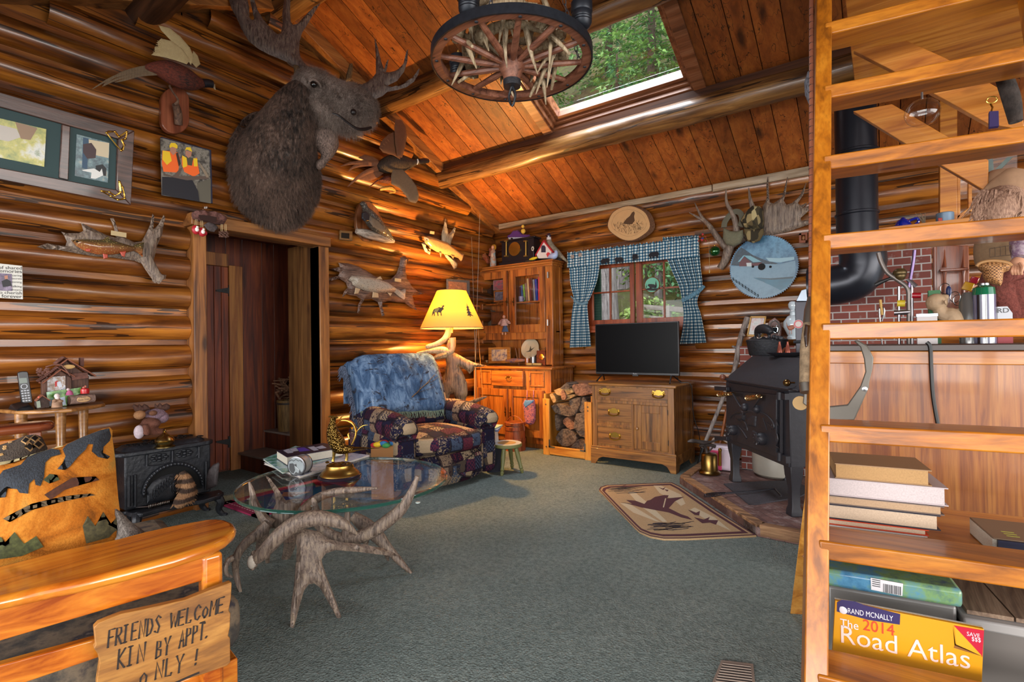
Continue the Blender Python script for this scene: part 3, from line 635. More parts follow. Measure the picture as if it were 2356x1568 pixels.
fish_mount('red-bellied brook trout mounted on a pale palmed antler, left of the doorway',zk,[[(240,335),(310,312),(380,325),(430,330),(438,300),(420,260),(400,235),(440,245),(520,245),(547,230),(535,190),(530,175),(560,190),(640,230),(700,258),(762,275),(745,200),(722,148),(745,145),(762,190),(782,240),(830,280),(880,305),(930,300),(952,260),(985,190),(1000,116),(1012,130),(1006,220),(1040,190),(1073,126),(1084,140),(1062,260),(1030,330),(1010,420),(1012,470),(1040,510),(1092,520),(1085,545),(1020,575),(1000,560),(985,500),(940,450),(880,425),(800,415),(740,405),(640,400),(540,385),(460,370),(380,355),(300,350)]],[(465,290),(560,282),(640,288),(680,285),(712,264),(722,285),(800,310),(870,330),(910,310),(947,305),(940,350),(935,402),(905,375),(880,362),(820,376),(730,386),(640,385),(560,365),(500,330)],[[(555,350),(600,343),(592,366),(570,366)],[(675,378),(707,385),(708,408),(680,415)],[(785,368),(828,363),(818,402),(800,395)]],spotted('4a442c','b89a58','a85a30',90,'brook_trout',lo=0,hi=.14),plain('a8402c',.4),[(728,228),(828,245),(827,275),(727,258)],ANTL,extra=[[(950,400,40),(990,470,36),(1030,530,34),(1058,548,36)]],eye=(505,300))
fish_mount('grey spotted trout mounted on a dark many-pointed moose antler, right of the doorway',z5,[[(120,1110),(190,1115),(260,1135),(320,1165),(380,1205),(440,1235),(500,1230),(540,1190),(560,1130),(570,1070),(600,1065),(628,1085),(610,1110),(600,1160),(612,1220),(650,1280),(690,1315),(742,1335),(700,1342),(655,1345),(660,1390),(685,1455),(640,1430),(600,1400),(540,1395),(480,1385),(440,1402),(440,1440),(450,1495),(435,1497),(420,1440),(405,1395),(360,1370),(310,1375),(280,1420),(267,1478),(257,1474),(265,1410),(285,1375),(250,1350),(210,1345),(180,1335),(148,1360),(160,1320),(187,1290),(175,1255),(130,1225),(70,1242),(75,1215),(120,1205),(132,1180),(66,1155),(110,1145),(132,1140)]],[(193,1235),(215,1205),(260,1203),(320,1208),(400,1223),(470,1248),(530,1290),(570,1310),(602,1298),(595,1378),(560,1355),(520,1322),(450,1327),(380,1327),(310,1312),(260,1292),(225,1272),(218,1250)],[[(390,1226),(425,1208),(440,1232)],[(245,1288),(280,1300),(265,1332),(235,1337)],[(370,1320),(408,1330),(412,1362),(365,1362)],[(475,1325),(510,1330),(496,1352)]],spotted('958a7c','3a3028','b8a690',90,'grey_trout',lo=0,hi=.12),plain('a08a6c',.4),[(527,1222),(572,1228),(570,1250),(526,1245)],wood('32201a','5e4438','7a6052','y','dark_antler',5,0,.5,None,bump=.4,tint=0),eye=(250,1222))
fish_mount('tan trout tilted nose up on a small forked antler, high near the corner',z5,[[(893,790),(901,850),(916,905),(932,890),(958,855),(965,875),(942,940),(922,1000),(865,970),(865,900),(880,850)],[(722,972),(740,962),(762,1020),(787,1035),(780,1052),(745,1030)],[(880,1040),(940,1078),(977,1115),(972,1150),(955,1157),(930,1112),(895,1070)]],[(735,922),(770,918),(820,933),(900,963),(960,1008),(1000,1040),(1027,1043),(1005,1100),(985,1077),(940,1062),(880,1047),(830,1032),(780,1002),(745,967)],[[(770,1010),(790,1005),(785,1030)],[(850,1035),(868,1040),(860,1075)],[(930,1055),(960,1060),(950,1082)]],spotted('a0784c','5a4028','b08a5c',90,'tan_trout',lo=0,hi=.1),plain('9a7448',.4),[(780,882),(812,886),(810,906),(779,902)],BONE,ath=.035,th=.045,eye=(760,945))
# pictures, signs and the bark shelf
OAK=wood('2a1a16','4f342c','62443a','y','dark_oak',2.,0,.4,.3,tint=0)
a0,a1,a2=W1(306,301,.13),W1(298,471.8,.04),W1(0,413.5,.04)
pn=(a0-a1).cross(a2-a1).normalized();pn=pn if pn.x>0 else-pn
zf=Tr((0,0),3.137,lambda px,py,off:onp(px,py,a1+pn*off,pn))
TL,TR_,BR,BL=zf.p(-420,552),zf.p(960,945),zf.p(935,1480),zf.p(-420,1214)
fr=thing('picture_frame','long dark oak frame holding two photos in green mats, brass corners','picture',BL)
IL,IR,IRB,ILB=zf.p(-330,688),zf.p(840,1005),zf.p(830,1370),zf.p(-330,1150)
b=MB()
for p,q,r_,s_ in((TL,TR_,IR,IL),(TR_,BR,IRB,IR),(BR,BL,ILB,IRB),(BL,TL,IL,ILB)):b.prism([p,q,r_,s_],pn*.03)
b.prism(zf([(440,897),(502,914),(487,1300),(421,1285)]),pn*.02);b.prism([TL,TR_,BR,BL],pn*-.012)
b.build('frame',OAK,fr,bevel=.004)
b=MB();b.prism([IL,IR,IRB,ILB],pn*.004);b.build('mat_board',plain('1c3a3c',.6,0,'green_mat'),fr)
def art(name,par,base,z,outline,shapes,n,h=.006,bt=.003):
 mats=[base];b=MB();b.prism(z(outline,h),n*bt)
 for i,(m_,P)in enumerate(shapes):
  if m_ not in mats:mats.append(m_)
  b.use(mats.index(m_));b.flat(z(P,h+bt+.0004*(i+1)))
 return b.build(name,mats,par)
art('photo',fr,photo(['27400f','6a7a1c','b0a83a','c8c8c0','4a6a2c'],6),zf,[(-250,795),(333,932),(318,1203),(-250,1085)],[(plain('b9b0a6',.4),[(0,900),(120,930),(150,990),(60,1020),(-40,1000)]),(plain('8a6a4a',.4),[(110,880),(190,900),(270,925),(220,1010),(150,1000)])],pn)
art('photo',fr,photo(['10202a','2c4a54','5a7a80','a09a88'],22),zf,[(552,968),(790,1030),(777,1318),(538,1268)],[(plain('c8b89a',.5),[(640,1005),(788,1032),(783,1140),(650,1110)]),(plain('2c4a64',.5),[(600,990),(640,1000),(630,1220),(592,1210)]),(plain('3c2428',.5),[(600,1040),(660,1030),(695,1080),(690,1140),(630,1145),(600,1100)]),(plain('14161a',.5),[(690,1195),(740,1185),(768,1215),(765,1270),(720,1262),(695,1250)]),(plain('d8d8d4',.5),[(590,1225),(680,1215),(720,1240),(735,1215),(745,1265),(690,1290),(655,1285),(660,1245),(600,1232)])],pn)
for P in([(770,958),(830,950),(860,985),(915,950),(905,1000),(880,1010),(895,1045),(875,1085)],[(735,1378),(790,1385),(830,1410),(870,1385),(862,1310),(885,1350),(900,1430),(850,1440),(800,1415)]):
 b=MB();L=zf(P,.034)
 for i in range(len(L)):b.tube(smooth_path([L[i],L[(i+1)%len(L)],L[(i+2)%len(L)]],3),.004,5);b.ell(L[i],(.008,)*3,6)
 b.build('corner_ornament',GOLD,fr)
c0,c1,c2=W1(485.5,468.6,.03),W1(370.7,449.5,.03),W1(482,345.9,.06)
pn2=(c2-c0).cross(c1-c0).normalized();pn2=pn2 if pn2.x>0 else-pn2
zc=Tr((0,0),3.137,lambda px,py,off:onp(px,py,c0+pn2*off,pn2))
cv=thing('canvas_print','unframed canvas photo of two people in orange vests behind a dark moose','picture',c1)
K=plain;ORG,YEL,SKIN=K('f0641a',.5),K('e8c01c',.5),K('b07a62',.5)
b=MB();b.prism(zc([(1153,990),(1512,1085),(1523,1470),(1163,1410)],-.02),pn2*.03);b.build('canvas',plain('1a1c34',.6),cv,bevel=.003)
art('photo',cv,photo(['1e1c1a','55504a','8a8378','3c382e'],25),zc,[(1156,993),(1510,1087),(1521,1467),(1166,1408)],[(K('5a5448',.6),[(1420,1320),(1521,1290),(1521,1467),(1430,1450)]),(ORG,[(1172,1085),(1225,1090),(1285,1100),(1300,1150),(1285,1245),(1180,1238),(1168,1180)]),(YEL,[(1175,1085),(1225,1095),(1240,1160),(1205,1190),(1172,1150)]),(ORG,[(1312,1130),(1370,1170),(1420,1135),(1440,1250),(1400,1275),(1330,1240),(1312,1190)]),(YEL,[(1315,1120),(1350,1140),(1350,1200),(1320,1210)]),(YEL,[(1395,1140),(1425,1145),(1425,1200),(1400,1200)]),(K('4a4636',.6),[(1345,1130),(1395,1140),(1385,1195),(1355,1190)]),(SKIN,[(1228,1055),(1275,1062),(1272,1100),(1250,1120),(1228,1095)]),(SKIN,[(1338,1085),(1385,1095),(1380,1125),(1360,1140),(1338,1120)]),(YEL,[(1222,1050),(1235,1030),(1265,1032),(1282,1050),(1280,1072),(1245,1058),(1225,1068)]),(YEL,[(1335,1085),(1345,1062),(1375,1062),(1388,1095),(1350,1078)]),(K('2e231e',.6),[(1270,1105),(1285,1100),(1305,1180),(1290,1200)]),(K('14121c',.6),[(1170,1275),(1290,1280),(1390,1300),(1430,1380),(1440,1455),(1170,1405)]),(K('5c4a40',.6),[(1180,1250),(1250,1270),(1300,1215),(1320,1205),(1290,1270),(1400,1270),(1500,1270),(1505,1290),(1350,1300),(1180,1265)]),(K('8a7864',.6),[(1440,1170),(1490,1240),(1510,1280),(1490,1280),(1450,1210)])],pn2,.011)
sg=thing('wall_sign','small white plate with memory words around a purple photo','sign',W1(30,688,.03))
pl_=Tr((0,450),2.852,W1)
b=MB();P=pl_([(-190,425),(145,460),(150,680),(-190,660)],.02);b.prism(P,(.008,0,0));b.build('plate',plain('d2d0c8',.5),sg,bevel=.002)
b=MB()
def rtext(s_,x,y,h,z,off):
 p=z.p(x,y,off);q=z.p(x-100,y-100*.035,off);u=(p-q).normalized();vs,_=text_mesh(s_);w=max(v[0]for v in vs);size=rad(p,h/z.s);b.text(s_,p-u*w*size,u,(0,0,1),size)
for s_,y,h in(('a time of shared',485,30),('memories',508,33),('caring',530,19),('secrets',550,17),('listening',573,18),('talking',602,20),('dreams',624,18),('a gift to cherish',648,29),('forever',672,32)):rtext(s_,143,y,h,pl_,.0295)
b.build('lettering',plain('26242a',.6),sg)
art('photo',sg,photo(['2a2030','5c4a6a','8a7a94'],30),pl_,[(-80,503),(78,513),(80,625),(-80,620)],[(K('1c1a22',.5),[(10,560),(45,545),(70,560),(78,590),(20,600)]),(SKIN,[(28,525),(50,522),(52,545),(32,548)])],XN,.0285,.001)
sm=thing('name_plaque','small square wooden plaque with dark label beside the grouse','plaque',z5.p(170,950))
b=MB();b.prism(z5([(125,878),(215,886),(213,955),(124,945)],-.005),(.02,0,0));b.build('board',wood('4a3018','7a5830','8e6a3e','y','plaque_board',2,0,.5,None,tint=0),sm,bevel=.003)
MB().prism(z5([(142,893),(200,899),(199,938),(141,931)],.0155),(.002,0,0)).build('label_plate',plain('16140f',.35),sm)
hp=thing('relief_picture','small carved relief picture hanging from a string above the lamp','picture',z5.p(980,1340))
b=MB();b.prism(z5([(898,1228),(1060,1240),(1062,1350),(900,1345)],.0),(.02,0,0));b.build('frame',plain('5a5654',.7,0,'slate',.2,60),hp,bevel=.004)
b=MB();b.prism(z5([(915,1245),(1045,1255),(1046,1335),(917,1330)],.02),(.004,0,0));
for x,y,r in((950,1300,22),(1000,1295,25),(1020,1310,18),(935,1275,12),(975,1275,14)):c=z5.p(x,y,.024);b.ell(c,(.008,rad(c,r/3.137),rad(c,r*.7/3.137)),10)
b.build('relief',plain('9a6a48',.7,0,'clay',.2,40),hp)
b=MB();b.tube(z5([(915,1228),(978,1193),(1045,1240)],.01),.002,5);b.ell(z5.p(978,1193,.01),(.005,)*3,6);b.build('string',BLACK,hp)
zs=Tr((430,480),6.731,W1)
sh=thing('bark_shelf','rough bark shelf above the left corner of the door casing','shelf',zs.p(330,240,.08))
b=MB();b.puff(zs([(75,60),(120,40),(200,42),(330,60),(480,90),(560,140),(590,200),(560,250),(450,235),(350,205),(230,190),(180,185),(110,145)],.09),(1,0,.2),.06,.8,rim=.02,noi=.5);b.build('log_slab',plain('5c3a34',.9,0,'bark',.45,60,.8),sh)
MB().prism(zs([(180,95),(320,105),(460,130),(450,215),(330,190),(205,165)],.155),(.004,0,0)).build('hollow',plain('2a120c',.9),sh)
b=MB();b.ell(zs.p(370,280,.06),(.02,.05,.03),10,noi=.5);b.build('fungus',plain('4a4040',.9,0,'fungus',.4,60,.6),sh)
j=thing('glass_jar','small clear glass jar on top of the bark shelf','jar',zs.p(285,55,.11));c=zs.p(285,55,.11);MB().lathe([(.018,0),(.022,.004),(.022,.045),(.02,.05),(.02,.002),(.0,.002)],14,c).build('jar',GLASS,j);
for i,(x,y,sx_,sy_)in enumerate(((140,325,145,165),(235,360,230,185))):
 c=zs.p(x,y,.16);o_=thing('mitten_ornament',('outer' if i==0 else 'inner')+' small red snowman mitten ornament hung from the bark shelf','ornament',c,'red ornaments on the bark shelf')
 b=MB();b.ell(c,(.02,.028,.034),12);b.ell(c+V((0,.022,-.004)),(.012,.014,.018),8);b.build('mitten',plain('a01826',.5),o_);b=MB();b.ell(c+V((.016,0,0)),(.01,.014,.016),10);b.ell(c+V((.012,.004,.018)),(.009,.01,.009),8);b.build('snowman',WHITE,o_)
 MB().tube([c+V((0,-.006,.03)),zs.p(sx_-12,sy_,.16),zs.p(sx_+12,sy_,.16),c+V((0,.006,.03))],.0018,5).build('string',plain('b09a70',.8),o_)
for i,(x,y)in enumerate(((540,400),(600,405))):
 c=zs.p(x,y,.16);o_=thing('acorn_ornament','brown cone ornament on a looped string, '+('nearer the mittens' if i==0 else 'farther from the mittens'),'ornament',c,'cone ornaments on the bark shelf')
 b=MB();
 for k in range(14):a=k*2.4;b.ell(c+V((.012*math.cos(a),.014*math.sin(a),.022-.003*k)),(.009,.01,.006),6)
 b.build('cone',plain('5a3c30',.8,0,'cone',.3,60),o_);MB().tube([c+V((0,-.005,.02)),zs.p(x-10,240,.16),zs.p(x+10,240,.16),c+V((0,.005,.02))],.0018,5).build('string',plain('b09a70',.8),o_)
# left floor: parlour stove
def px_(xp):return lambda px,py,off:onx(px,py,xp+off)
def pz_(z):return lambda px,py,off:onz(px,py,z+off)
def pv_(o,n):return lambda px,py,off:onp(px,py,V(o)+V(n).normalized()*off,n)
zq=Tr((0,780),3.564,px_(-3.95))
IRONB=plain('24262c',.42,.3,'stove_iron',.3,40,.3)
sv=thing('parlor_stove','small ornate black cast iron parlor stove by the left wall','stove',(-4.0,1.4,0))
y0,y1=zq.p(1005,950).y,zq.p(1740,850).y;zt,zbm=zq.p(1370,880).z,.17
b=MB();b.box((-4.16,y0+.01,zbm),(-3.95,y1-.01,zt-.02));b.build('body',IRONB,sv,bevel=.01)
ya,yb=zq.p(945,905,.04).y,zq.p(1768,805,.04).y
P=[(-4.17,ya+.06),(-4.17,yb-.06),(-4.10,yb),(-3.95,yb),(-3.91,yb-.04),(-3.90,(ya+yb)/2),(-3.91,ya+.04),(-3.95,ya),(-4.10,ya)]
b=MB();b.prism([(x,y,zt-.025)for x,y in P],(0,0,.03));top=b.build('top_plate',IRONB,sv,bevel=.008)
b=MB();P2=[(lerp(-4.03,x,.82),lerp((ya+yb)/2,y,.84),zt+.004)for x,y in P];b.puff(P2,(0,0,1),.03,0,rim=.05,step=.03)
g=b.build('grille',IRONB,top,label='pierced scrollwork grille');b=MB();r_=random.Random(5)
for i in range(20):
 x,y=r_.uniform(-4.13,-3.96),lerp(ya+.08,yb-.08,(i+.5)/20);b.tube([(x+.025*math.cos(t_),y+.025*math.sin(t_)+.005*t_,zt+.036)for t_ in(k*.7 for k in range(8))],.004,5)
b.build('scroll',plain('0c0c10',.5),g)
F=lambda x,y,off=.004:zq.p(x,y,off)
def ring(b,pts,r,n=6):b.tube(smooth_path(pts,3),r,n)
for P,c in((((1215,940),(1405,910),(1405,1000),(1215,1035)),(1310,970)),(((1425,905),(1605,878),(1605,965),(1425,998)),(1515,935))):
 b=MB();ring(b,[F(*p)for p in P+P[:1]],.004);c0=F(*c,.01)
 for k in range(8):a=2*PI*k/8;b.ell(c0+V((0,.04*math.cos(a),.02*math.sin(a))),(.006,.016,.009),8)
 b.ell(c0,(.01,.014,.012),8);b.build('frieze_panel',IRONB,sv)
for xx in(1205,1415,1632):b=MB();b.tube([F(xx,1040-(xx-1205)*.16,.012),F(xx,935-(xx-1205)*.15,.012)],.008,8);b.ell(F(xx,935-(xx-1205)*.15,.012),(.012,)*3,8);b.build('pilaster',IRONB,sv)
for xx,ya_,yb_ in((1060,1120,1370),(1110,1110,1370),(1690,1000,1230)):MB().tube([F(xx,yb_,.01),F(xx,ya_,.01)],.01,8).build('pilaster',IRONB,sv)
ay=lambda t_:(lerp(1180,1660,(1-math.cos(t_))/2),lerp(1270,1190,(1-math.cos(t_))/2)-205*math.sin(t_))
b=MB();b.tube([F(*ay(PI*k/24),.015)for k in range(25)],.012,8)
for k in range(26):p=F(*ay(PI*k/25),.022);b.ell(p,(.012,.008,.012),6)
b.build('arch',IRONB,sv)
b=MB();b.flat([F(*p,.006)for p in[(1180,1300),(1660,1220)]+[ay(PI-PI*k/16)for k in range(17)]]);b.build('firebox',plain('08080a',.9),sv)
dl=[(1205,1345),(1205,1230),(1250,1170),(1320,1125),(1390,1105),(1440,1100),(1450,1130),(1445,1310)]
b=MB();b.puff([F(*p,.012)for p in dl],XN,.012,0,rim=.02,step=.02);dr=b.build('door',IRONB,sv);b=MB()
for i in range(9):x,y=1260+22*i,1290-14*i%90-6*i;b.tube([F(x+26*math.cos(t_)*(1-t_/9),y-24*math.sin(t_)-40+8*t_,.026)for t_ in(k*.8 for k in range(9))],.004,5)
b.build('scroll',IRONB,dr)
hn=V((.5,-.85,.1));ho=F(1690,1240,.02);oh=pv_(ho,hn);zo=Tr((0,780),3.564,oh)
MB().puff(zo([(1690,1240),(1690,1130),(1710,1070),(1750,1025),(1790,1008),(1800,1020),(1785,1150),(1780,1200)]),hn,.01,.5,rim=.02).build('door',plain('2e2526',.6,.2,'open_leaf',.3,40,.4),sv)
zh=.155;hz=Tr((0,780),3.564,pz_(zh))
P=[(p.x,p.y,zh-.025)for p in hz([(1030,1415),(1060,1430),(1160,1432),(1330,1385),(1500,1350),(1680,1320),(1810,1280),(1835,1255),(1800,1235)])]+[(-4.0,y1+.03,zh-.025),(-4.0,y0-.03,zh-.025)]
MB().prism(P,(0,0,.03)).build('hearth_ledge',IRONB,sv,bevel=.01)
def cab_leg(x,y,sx,z=.14):return MB().tube(smooth_path([(x,y,z),(x+.03,y+sx*.015,z*.75),(x+.01,y+sx*.01,z*.35),(x+.02,y+sx*.03,.012),(x+.045,y+sx*.05,.006)],4),[.032-.0013*k for k in range(17)],8)
yl,yr=hz.p(1120,1440).y,hz.p(1835,1270).y
for x,y,s_ in((-3.9,yl+.02,-1),(-3.9,yr-.03,1),(-4.12,yl+.06,-1),(-4.12,yr-.05,1)):cab_leg(x,y,s_).build('leg',IRONB,sv)
hz2=Tr((0,780),3.564,pz_(zh+.02))
po=thing('lid_lifter','coil handled iron lid lifter lying on the parlor stove ledge','tool',hz2.p(1230,1375));b=MB()
A,B_,C_=hz2.p(1045,1385),hz2.p(1215,1372),hz2.p(1385,1330);b.tube([A,B_,C_],.005,6);b.bar(A,A.lerp(B_,.25),.03,.008);b.build('rod',STEEL,po)
b=MB();b.tube([B_.lerp(C_,k/96)+V((.008*math.cos(k*.8),0,.011*math.sin(k*.8)))for k in range(97)],.0035,5);b.build('coil_handle',plain('8a8078',.3,1.),po)
ft=thing('fur_tail','ringed bushy raccoon tail hanging out of the small stove','tail',hz2.p(1500,1380))
t=NT('ringed_fur');w=t.n('ShaderNodeTexWave');t.put(w.inputs[0],t.co);w.inputs['Scale'].default_value=5.5;w.inputs['Distortion'].default_value=2;w.bands_direction='Z';n_=t.noise(90,t.map((1,1,.25)));t.bump(n_,1.,.02)
RING=t.out(t.ramp(t.math('ADD',t.math('MULTIPLY',w.outputs['Fac'],.6),t.math('MULTIPLY',n_,.4)),[(.35,'3e2c22'),(.65,'9c7452')]),.9)
b=MB();zq.sweep(b,[(1490,1085,22,.02),(1520,1150,50,.04),(1540,1230,56,.07),(1520,1300,64,.09),(1490,1345,62,.1),(1500,1375,22,.1)],n=14)
r_=random.Random(2)
for k in range(260):
 a,q=r_.uniform(0,2*PI),r_.random();c=zq.p(lerp(1490,1500,q)+40*math.sin(q*PI),lerp(1110,1340,q),.03+.07*q);rr_=.036+.02*q
 p=c+V((math.cos(a)*rr_*.7,math.sin(a)*rr_,0));d=V((math.cos(a)*.6,math.sin(a),-1.1)).normalized();b.tube([p-d*.015,p+d*.03],[.006,.0008],4)
b.build('tail',RING,ft)
zpm=Tr((0,780),3.564,px_(-3.99))
pm=thing('plush_moose','brown plush moose in a knitted lilac cap lying on the parlor stove','toy',(-4.0,zpm.p(1240,780).y,zt));FUZ=fur('4a2418','7c4a36','plush',60)
b=MB();c=zpm.p(1235,690);b.ell(c,(.05,.055,.05),14);c=zpm.p(1265,690,.04);b.ell(c,(.035,.04,.028),12);c=zpm.p(1190,740,.0);b.ell(c,(.06,.06,.045),14);zpm.sweep(b,[(1220,760,26,.03),(1300,760,26,.04),(1360,745,22,.05)],n=10);zpm.sweep(b,[(1185,700,22,.05),(1200,760,26,.06),(1190,785,22,.06)],n=10);remesh(b.build('body',FUZ,pm),.008,2)
b=MB();b.ell(zpm.p(1275,615,-.01),(.05,.062,.04),14,noi=.15,fr=6);b.ell(zpm.p(1330,640,-.01),(.04,.04,.04),12);b.build('cap',plain('7c6470',.9,0,'knit_lilac',.3,120,.8),pm)
for P in([(1085,550),(1095,530),(1130,545),(1140,530),(1165,550),(1180,528),(1215,545),(1235,575),(1180,590),(1140,605),(1105,590)],[(1265,560),(1270,525),(1290,545),(1310,520),(1330,540),(1365,525),(1395,540),(1390,570),(1360,585),(1310,580)]):MB().puff(zpm(P,.0),XN,.02,1.,rim=.02).build('antler',fur('3a2018','5a382a','plush_antler',60),pm)
b=MB();b.ell(zpm.p(1145,620,.03),(.03,.035,.03),10);b.build('ear',fur('8a5a3a','b08458','plush_ear',60),pm);b=MB();b.ell(zpm.p(1255,605,.05),(.02,.025,.018),10);b.build('ear',fur('5a3420','7e5236','plush_ear2',60),pm)
b=MB();b.ell(zpm.p(1140,760,.04),(.03,.03,.045),12);b.build('scarf',plain('b8a8b0',.8,0,'scarf',.2,60),pm)
bl=zpm.p(1350,765,.07);bl.z=zt+.005;bo=thing('brass_bell','small domed brass lidded pot in front of the plush moose','ornament',bl)
MB().lathe([(.0,0),(.04,0),(.052,.01),(.056,.025),(.05,.03),(.057,.034),(.05,.05),(.03,.068),(.016,.078),(.012,.085),(.006,.09),(.012,.098),(.004,.112),(0,.114)],20,bl+V((0,0,.012))).build('pot',plain('a8905a',.25,1.,'antique_brass'),bo);MB().lathe([(0,0),(.06,0),(.06,.006),(.045,.012),(0,.012)],16,bl).build('foot',plain('6a5a3a',.35,1.),bo)
# half-round side table with its ornaments
TZ=.867;zt6=Tr((0,820),9.06,pz_(TZ));zi=Tr((0,820),9.06,px_(-4.03))
HONEY=wood('6a4420','946434','ac7a44','y','honey_wood',2.,.3,.35,.3,tint=.05,blotch=.1)
ct=thing('side_table','narrow half-round wooden side table against the left wall','table',(-4.05,.9,0))
P=zt6([(130,1110),(400,1130),(900,1118),(1500,1080),(2000,1010),(2195,970),(2160,930)]);P=[(max(p.x,-4.16),p.y,TZ-.022)for p in P]+[(-4.17,P[-1].y-.03,TZ-.022),(-4.17,P[0].y-.02,TZ-.022)]
MB().prism(P,(0,0,.022)).build('tabletop',HONEY,ct,bevel=.008,seg=3)
for px,xx in((140,-3.98),(192,-4.1)):
 yy=onx(px,1000,xx).y;MB().lathe([(.018,0),(.02,.1),(.024,.3),(.02,.5),(.03,.53),(.03,.545),(.026,.56),(.031,.575),(.031,.6),(.022,.64),(.026,.8),(.028,TZ-.022)],12,(xx,yy,0)).build('leg',HONEY,ct)
MB().lathe([(.02,0),(.028,.5),(.028,TZ-.022)],12,(-4.0,P[1][1]+.02,0)).build('leg',HONEY,ct)
ph=thing('cordless_phone','black cordless phone standing upright in its charging base','phone',(zi.p(470,1060).x,zi.p(470,1060).y,TZ));PB=plain('15161a',.35)
c=zi.p(470,1060,.05);L=zi.p(262,1000,.05).y;Rr=zi.p(690,1000,.05).y
b=MB();b.hexa([(-4.10,L,TZ),(-3.93,L+.004,TZ),(-3.93,Rr,TZ),(-4.10,Rr-.004,TZ),(-4.08,L+.008,TZ+.03),(-3.95,L+.012,TZ+.012),(-3.95,Rr-.008,TZ+.012),(-4.08,Rr-.01,TZ+.05)]);b.build('base',PB,ph,bevel=.006)
hs=[(350,345),(370,318),(440,305),(530,305),(562,325),(600,560),(658,935),(640,955),(452,965),(425,930),(375,560)]
b=MB();b.prism(zi(hs,.02),(.028,0,0));hd=b.build('handset',[PB],ph,bevel=.006)
b=MB();b.prism(zi([(398,450),(555,440),(570,545),(410,560)],.048),(.001,0,0)).build('screen',plain('5c6a60',.3),hd)
b=MB()
for r_ in range(5):
 for k in range(3):p=zi.p(462+r_*8+k*60,715+r_*52-k*6,.05);b.ell(p,(.002,.006,.004),6)
c=zi.p(505,622,.049);b.tube([c+V((0,.013*math.cos(2*PI*k/16),.013*math.sin(2*PI*k/16)))for k in range(17)],.002,5);b.text('Home',zi.p(425,425,.05),(0,1,0),(0,0,1),.012)if False else None
b.build('keypad',plain('b8bcc4',.4),hd)
CABW=wood('2e1a14','54362a','6e4a3a','z','cabin_wood',3.,0,.7,None,bump=.4,tint=.1);CABR=plain('7a4630',.7,0,'cabin_roof',.2,40)
cb=thing('cabin_frame','rustic wooden cabin-shaped photo frame with shingled gable roofs','ornament',zi.p(1350,1000));cb.location.z=TZ;cb['_w']=[cb['_w'][0],cb['_w'][1],TZ]
b=MB();zt_=TZ
def iz(x,y,off=0.):p=zi.p(x,y,off);return p
b.prism(zi([(845,1000),(845,520),(1185,255),(1320,60),(1440,170),(1800,400),(1800,960),(1370,1000)],-.06),(.05,0,0));b.build('house_back',CABW,cb,bevel=.003)
b=MB();b.prism(zi([(845,1000),(845,500),(960,430),(960,1000)],-.01),(.03,0,0));b.prism(zi([(1365,400),(1460,440),(1470,990),(1365,1000)],-.01),(.03,0,0));b.prism(zi([(1110,400),(1110,320),(1190,260),(1370,370),(1370,400)],-.01),(.02,0,0));b.build('front_post',CABW,cb,bevel=.003)
art('photo',cb,photo(['5a4030','8a6a50','c8c8d0','3a4a6a'],30),zi,[(960,430),(1365,400),(1365,720),(975,760)],[(plain('b82420',.5),[(1140,530),(1180,500),(1210,510),(1200,600),(1150,640)]),(plain('c8ccd8',.5),[(1190,530),(1260,510),(1300,620),(1240,650),(1190,600)])],XN,-.005,.001)
b=MB()
for P,w in(([(800,530),(1185,248),(1465,395)],.024),([(1150,160),(1315,40),(1900,385)],.02)):
 for i in range(2):b.bar(iz(*P[i],.0),iz(*P[i+1],.0),.1,.012,up=(1,0,0))if False else b.prism([iz(*P[i],-.06),iz(*P[i+1],-.06),iz(P[i+1][0],P[i+1][1]+26,-.06),iz(P[i][0],P[i][1]+26,-.06)],(.1,0,0))
b.build('roof',CABR,cb,bevel=.002);b=MB()
for i in range(12):
 for A,B_ in(((800,500),(1180,225)),((1160,130),(1310,20)),((1330,30),(1890,360)),((1190,230),(1460,370))):
  c=iz(lerp(A[0],B_[0],i/11),lerp(A[1],B_[1],i/11),-.01);b.ell(c,(.035,.009,.008),8)
b.prism(zi([(1470,350),(1790,330),(1810,440),(1480,490)],-.0),(.03,0,0));b.prism(zi([(1640,20),(1720,20),(1720,210),(1640,180)],-.05),(.03,0,0));b.build('shingles',plain('5e3a30',.8,0,'shingle',.3,60),cb)
b=MB();c=iz(1435,210,.035);b.ell(c,(.004,rad(c,11.5),rad(c,5)),14);b.build('name_tag',plain('b8935c',.6),cb)
b=MB();r_=random.Random(1)
for k in range(24):b.ell(iz(r_.uniform(780,1030),r_.uniform(250,400),.0),(.008,.009,.007),6)
for k in range(3):c=iz(760-30*k,420,-.02)
b.tube(smooth_path([iz(950,215,.04),iz(1150,165,.045),iz(1300,190,.045),(iz(1460,390,.04))],4),.004,6);b.build('pine_cones',plain('6a4438',.8,0,'cones',.3,80),cb)
pc=thing('postcard','glossy postcard of green trees leaning on the cabin frame','card',zi.p(1300,1000,.05));art('card',pc,photo(['1c3c18','3c6a2c','6a9a4a','9ac0b8','a8b8d8'],18),zi,[(965,740),(1690,640),(1670,770),(1400,870),(1390,1020),(1000,1040)],[(plain('a8b8cc',.4),[(985,920),(1080,900),(1350,830),(1380,1000),(1000,1035)])],XN,.045,.002)
lh=thing('log_nameplate','small split log ornament with an oval wooden nameplate','ornament',zi.p(1690,1020,.08));b=MB();A,B_=zi.p(1440,910,.085),zi.p(1960,860,.075);b.tube([A,A.lerp(B_,.3),A.lerp(B_,.7),B_],[.026,.027,.026,.025],14);b.build('log',plain('7a6258',.85,0,'log_bark',.35,50,.8),lh)
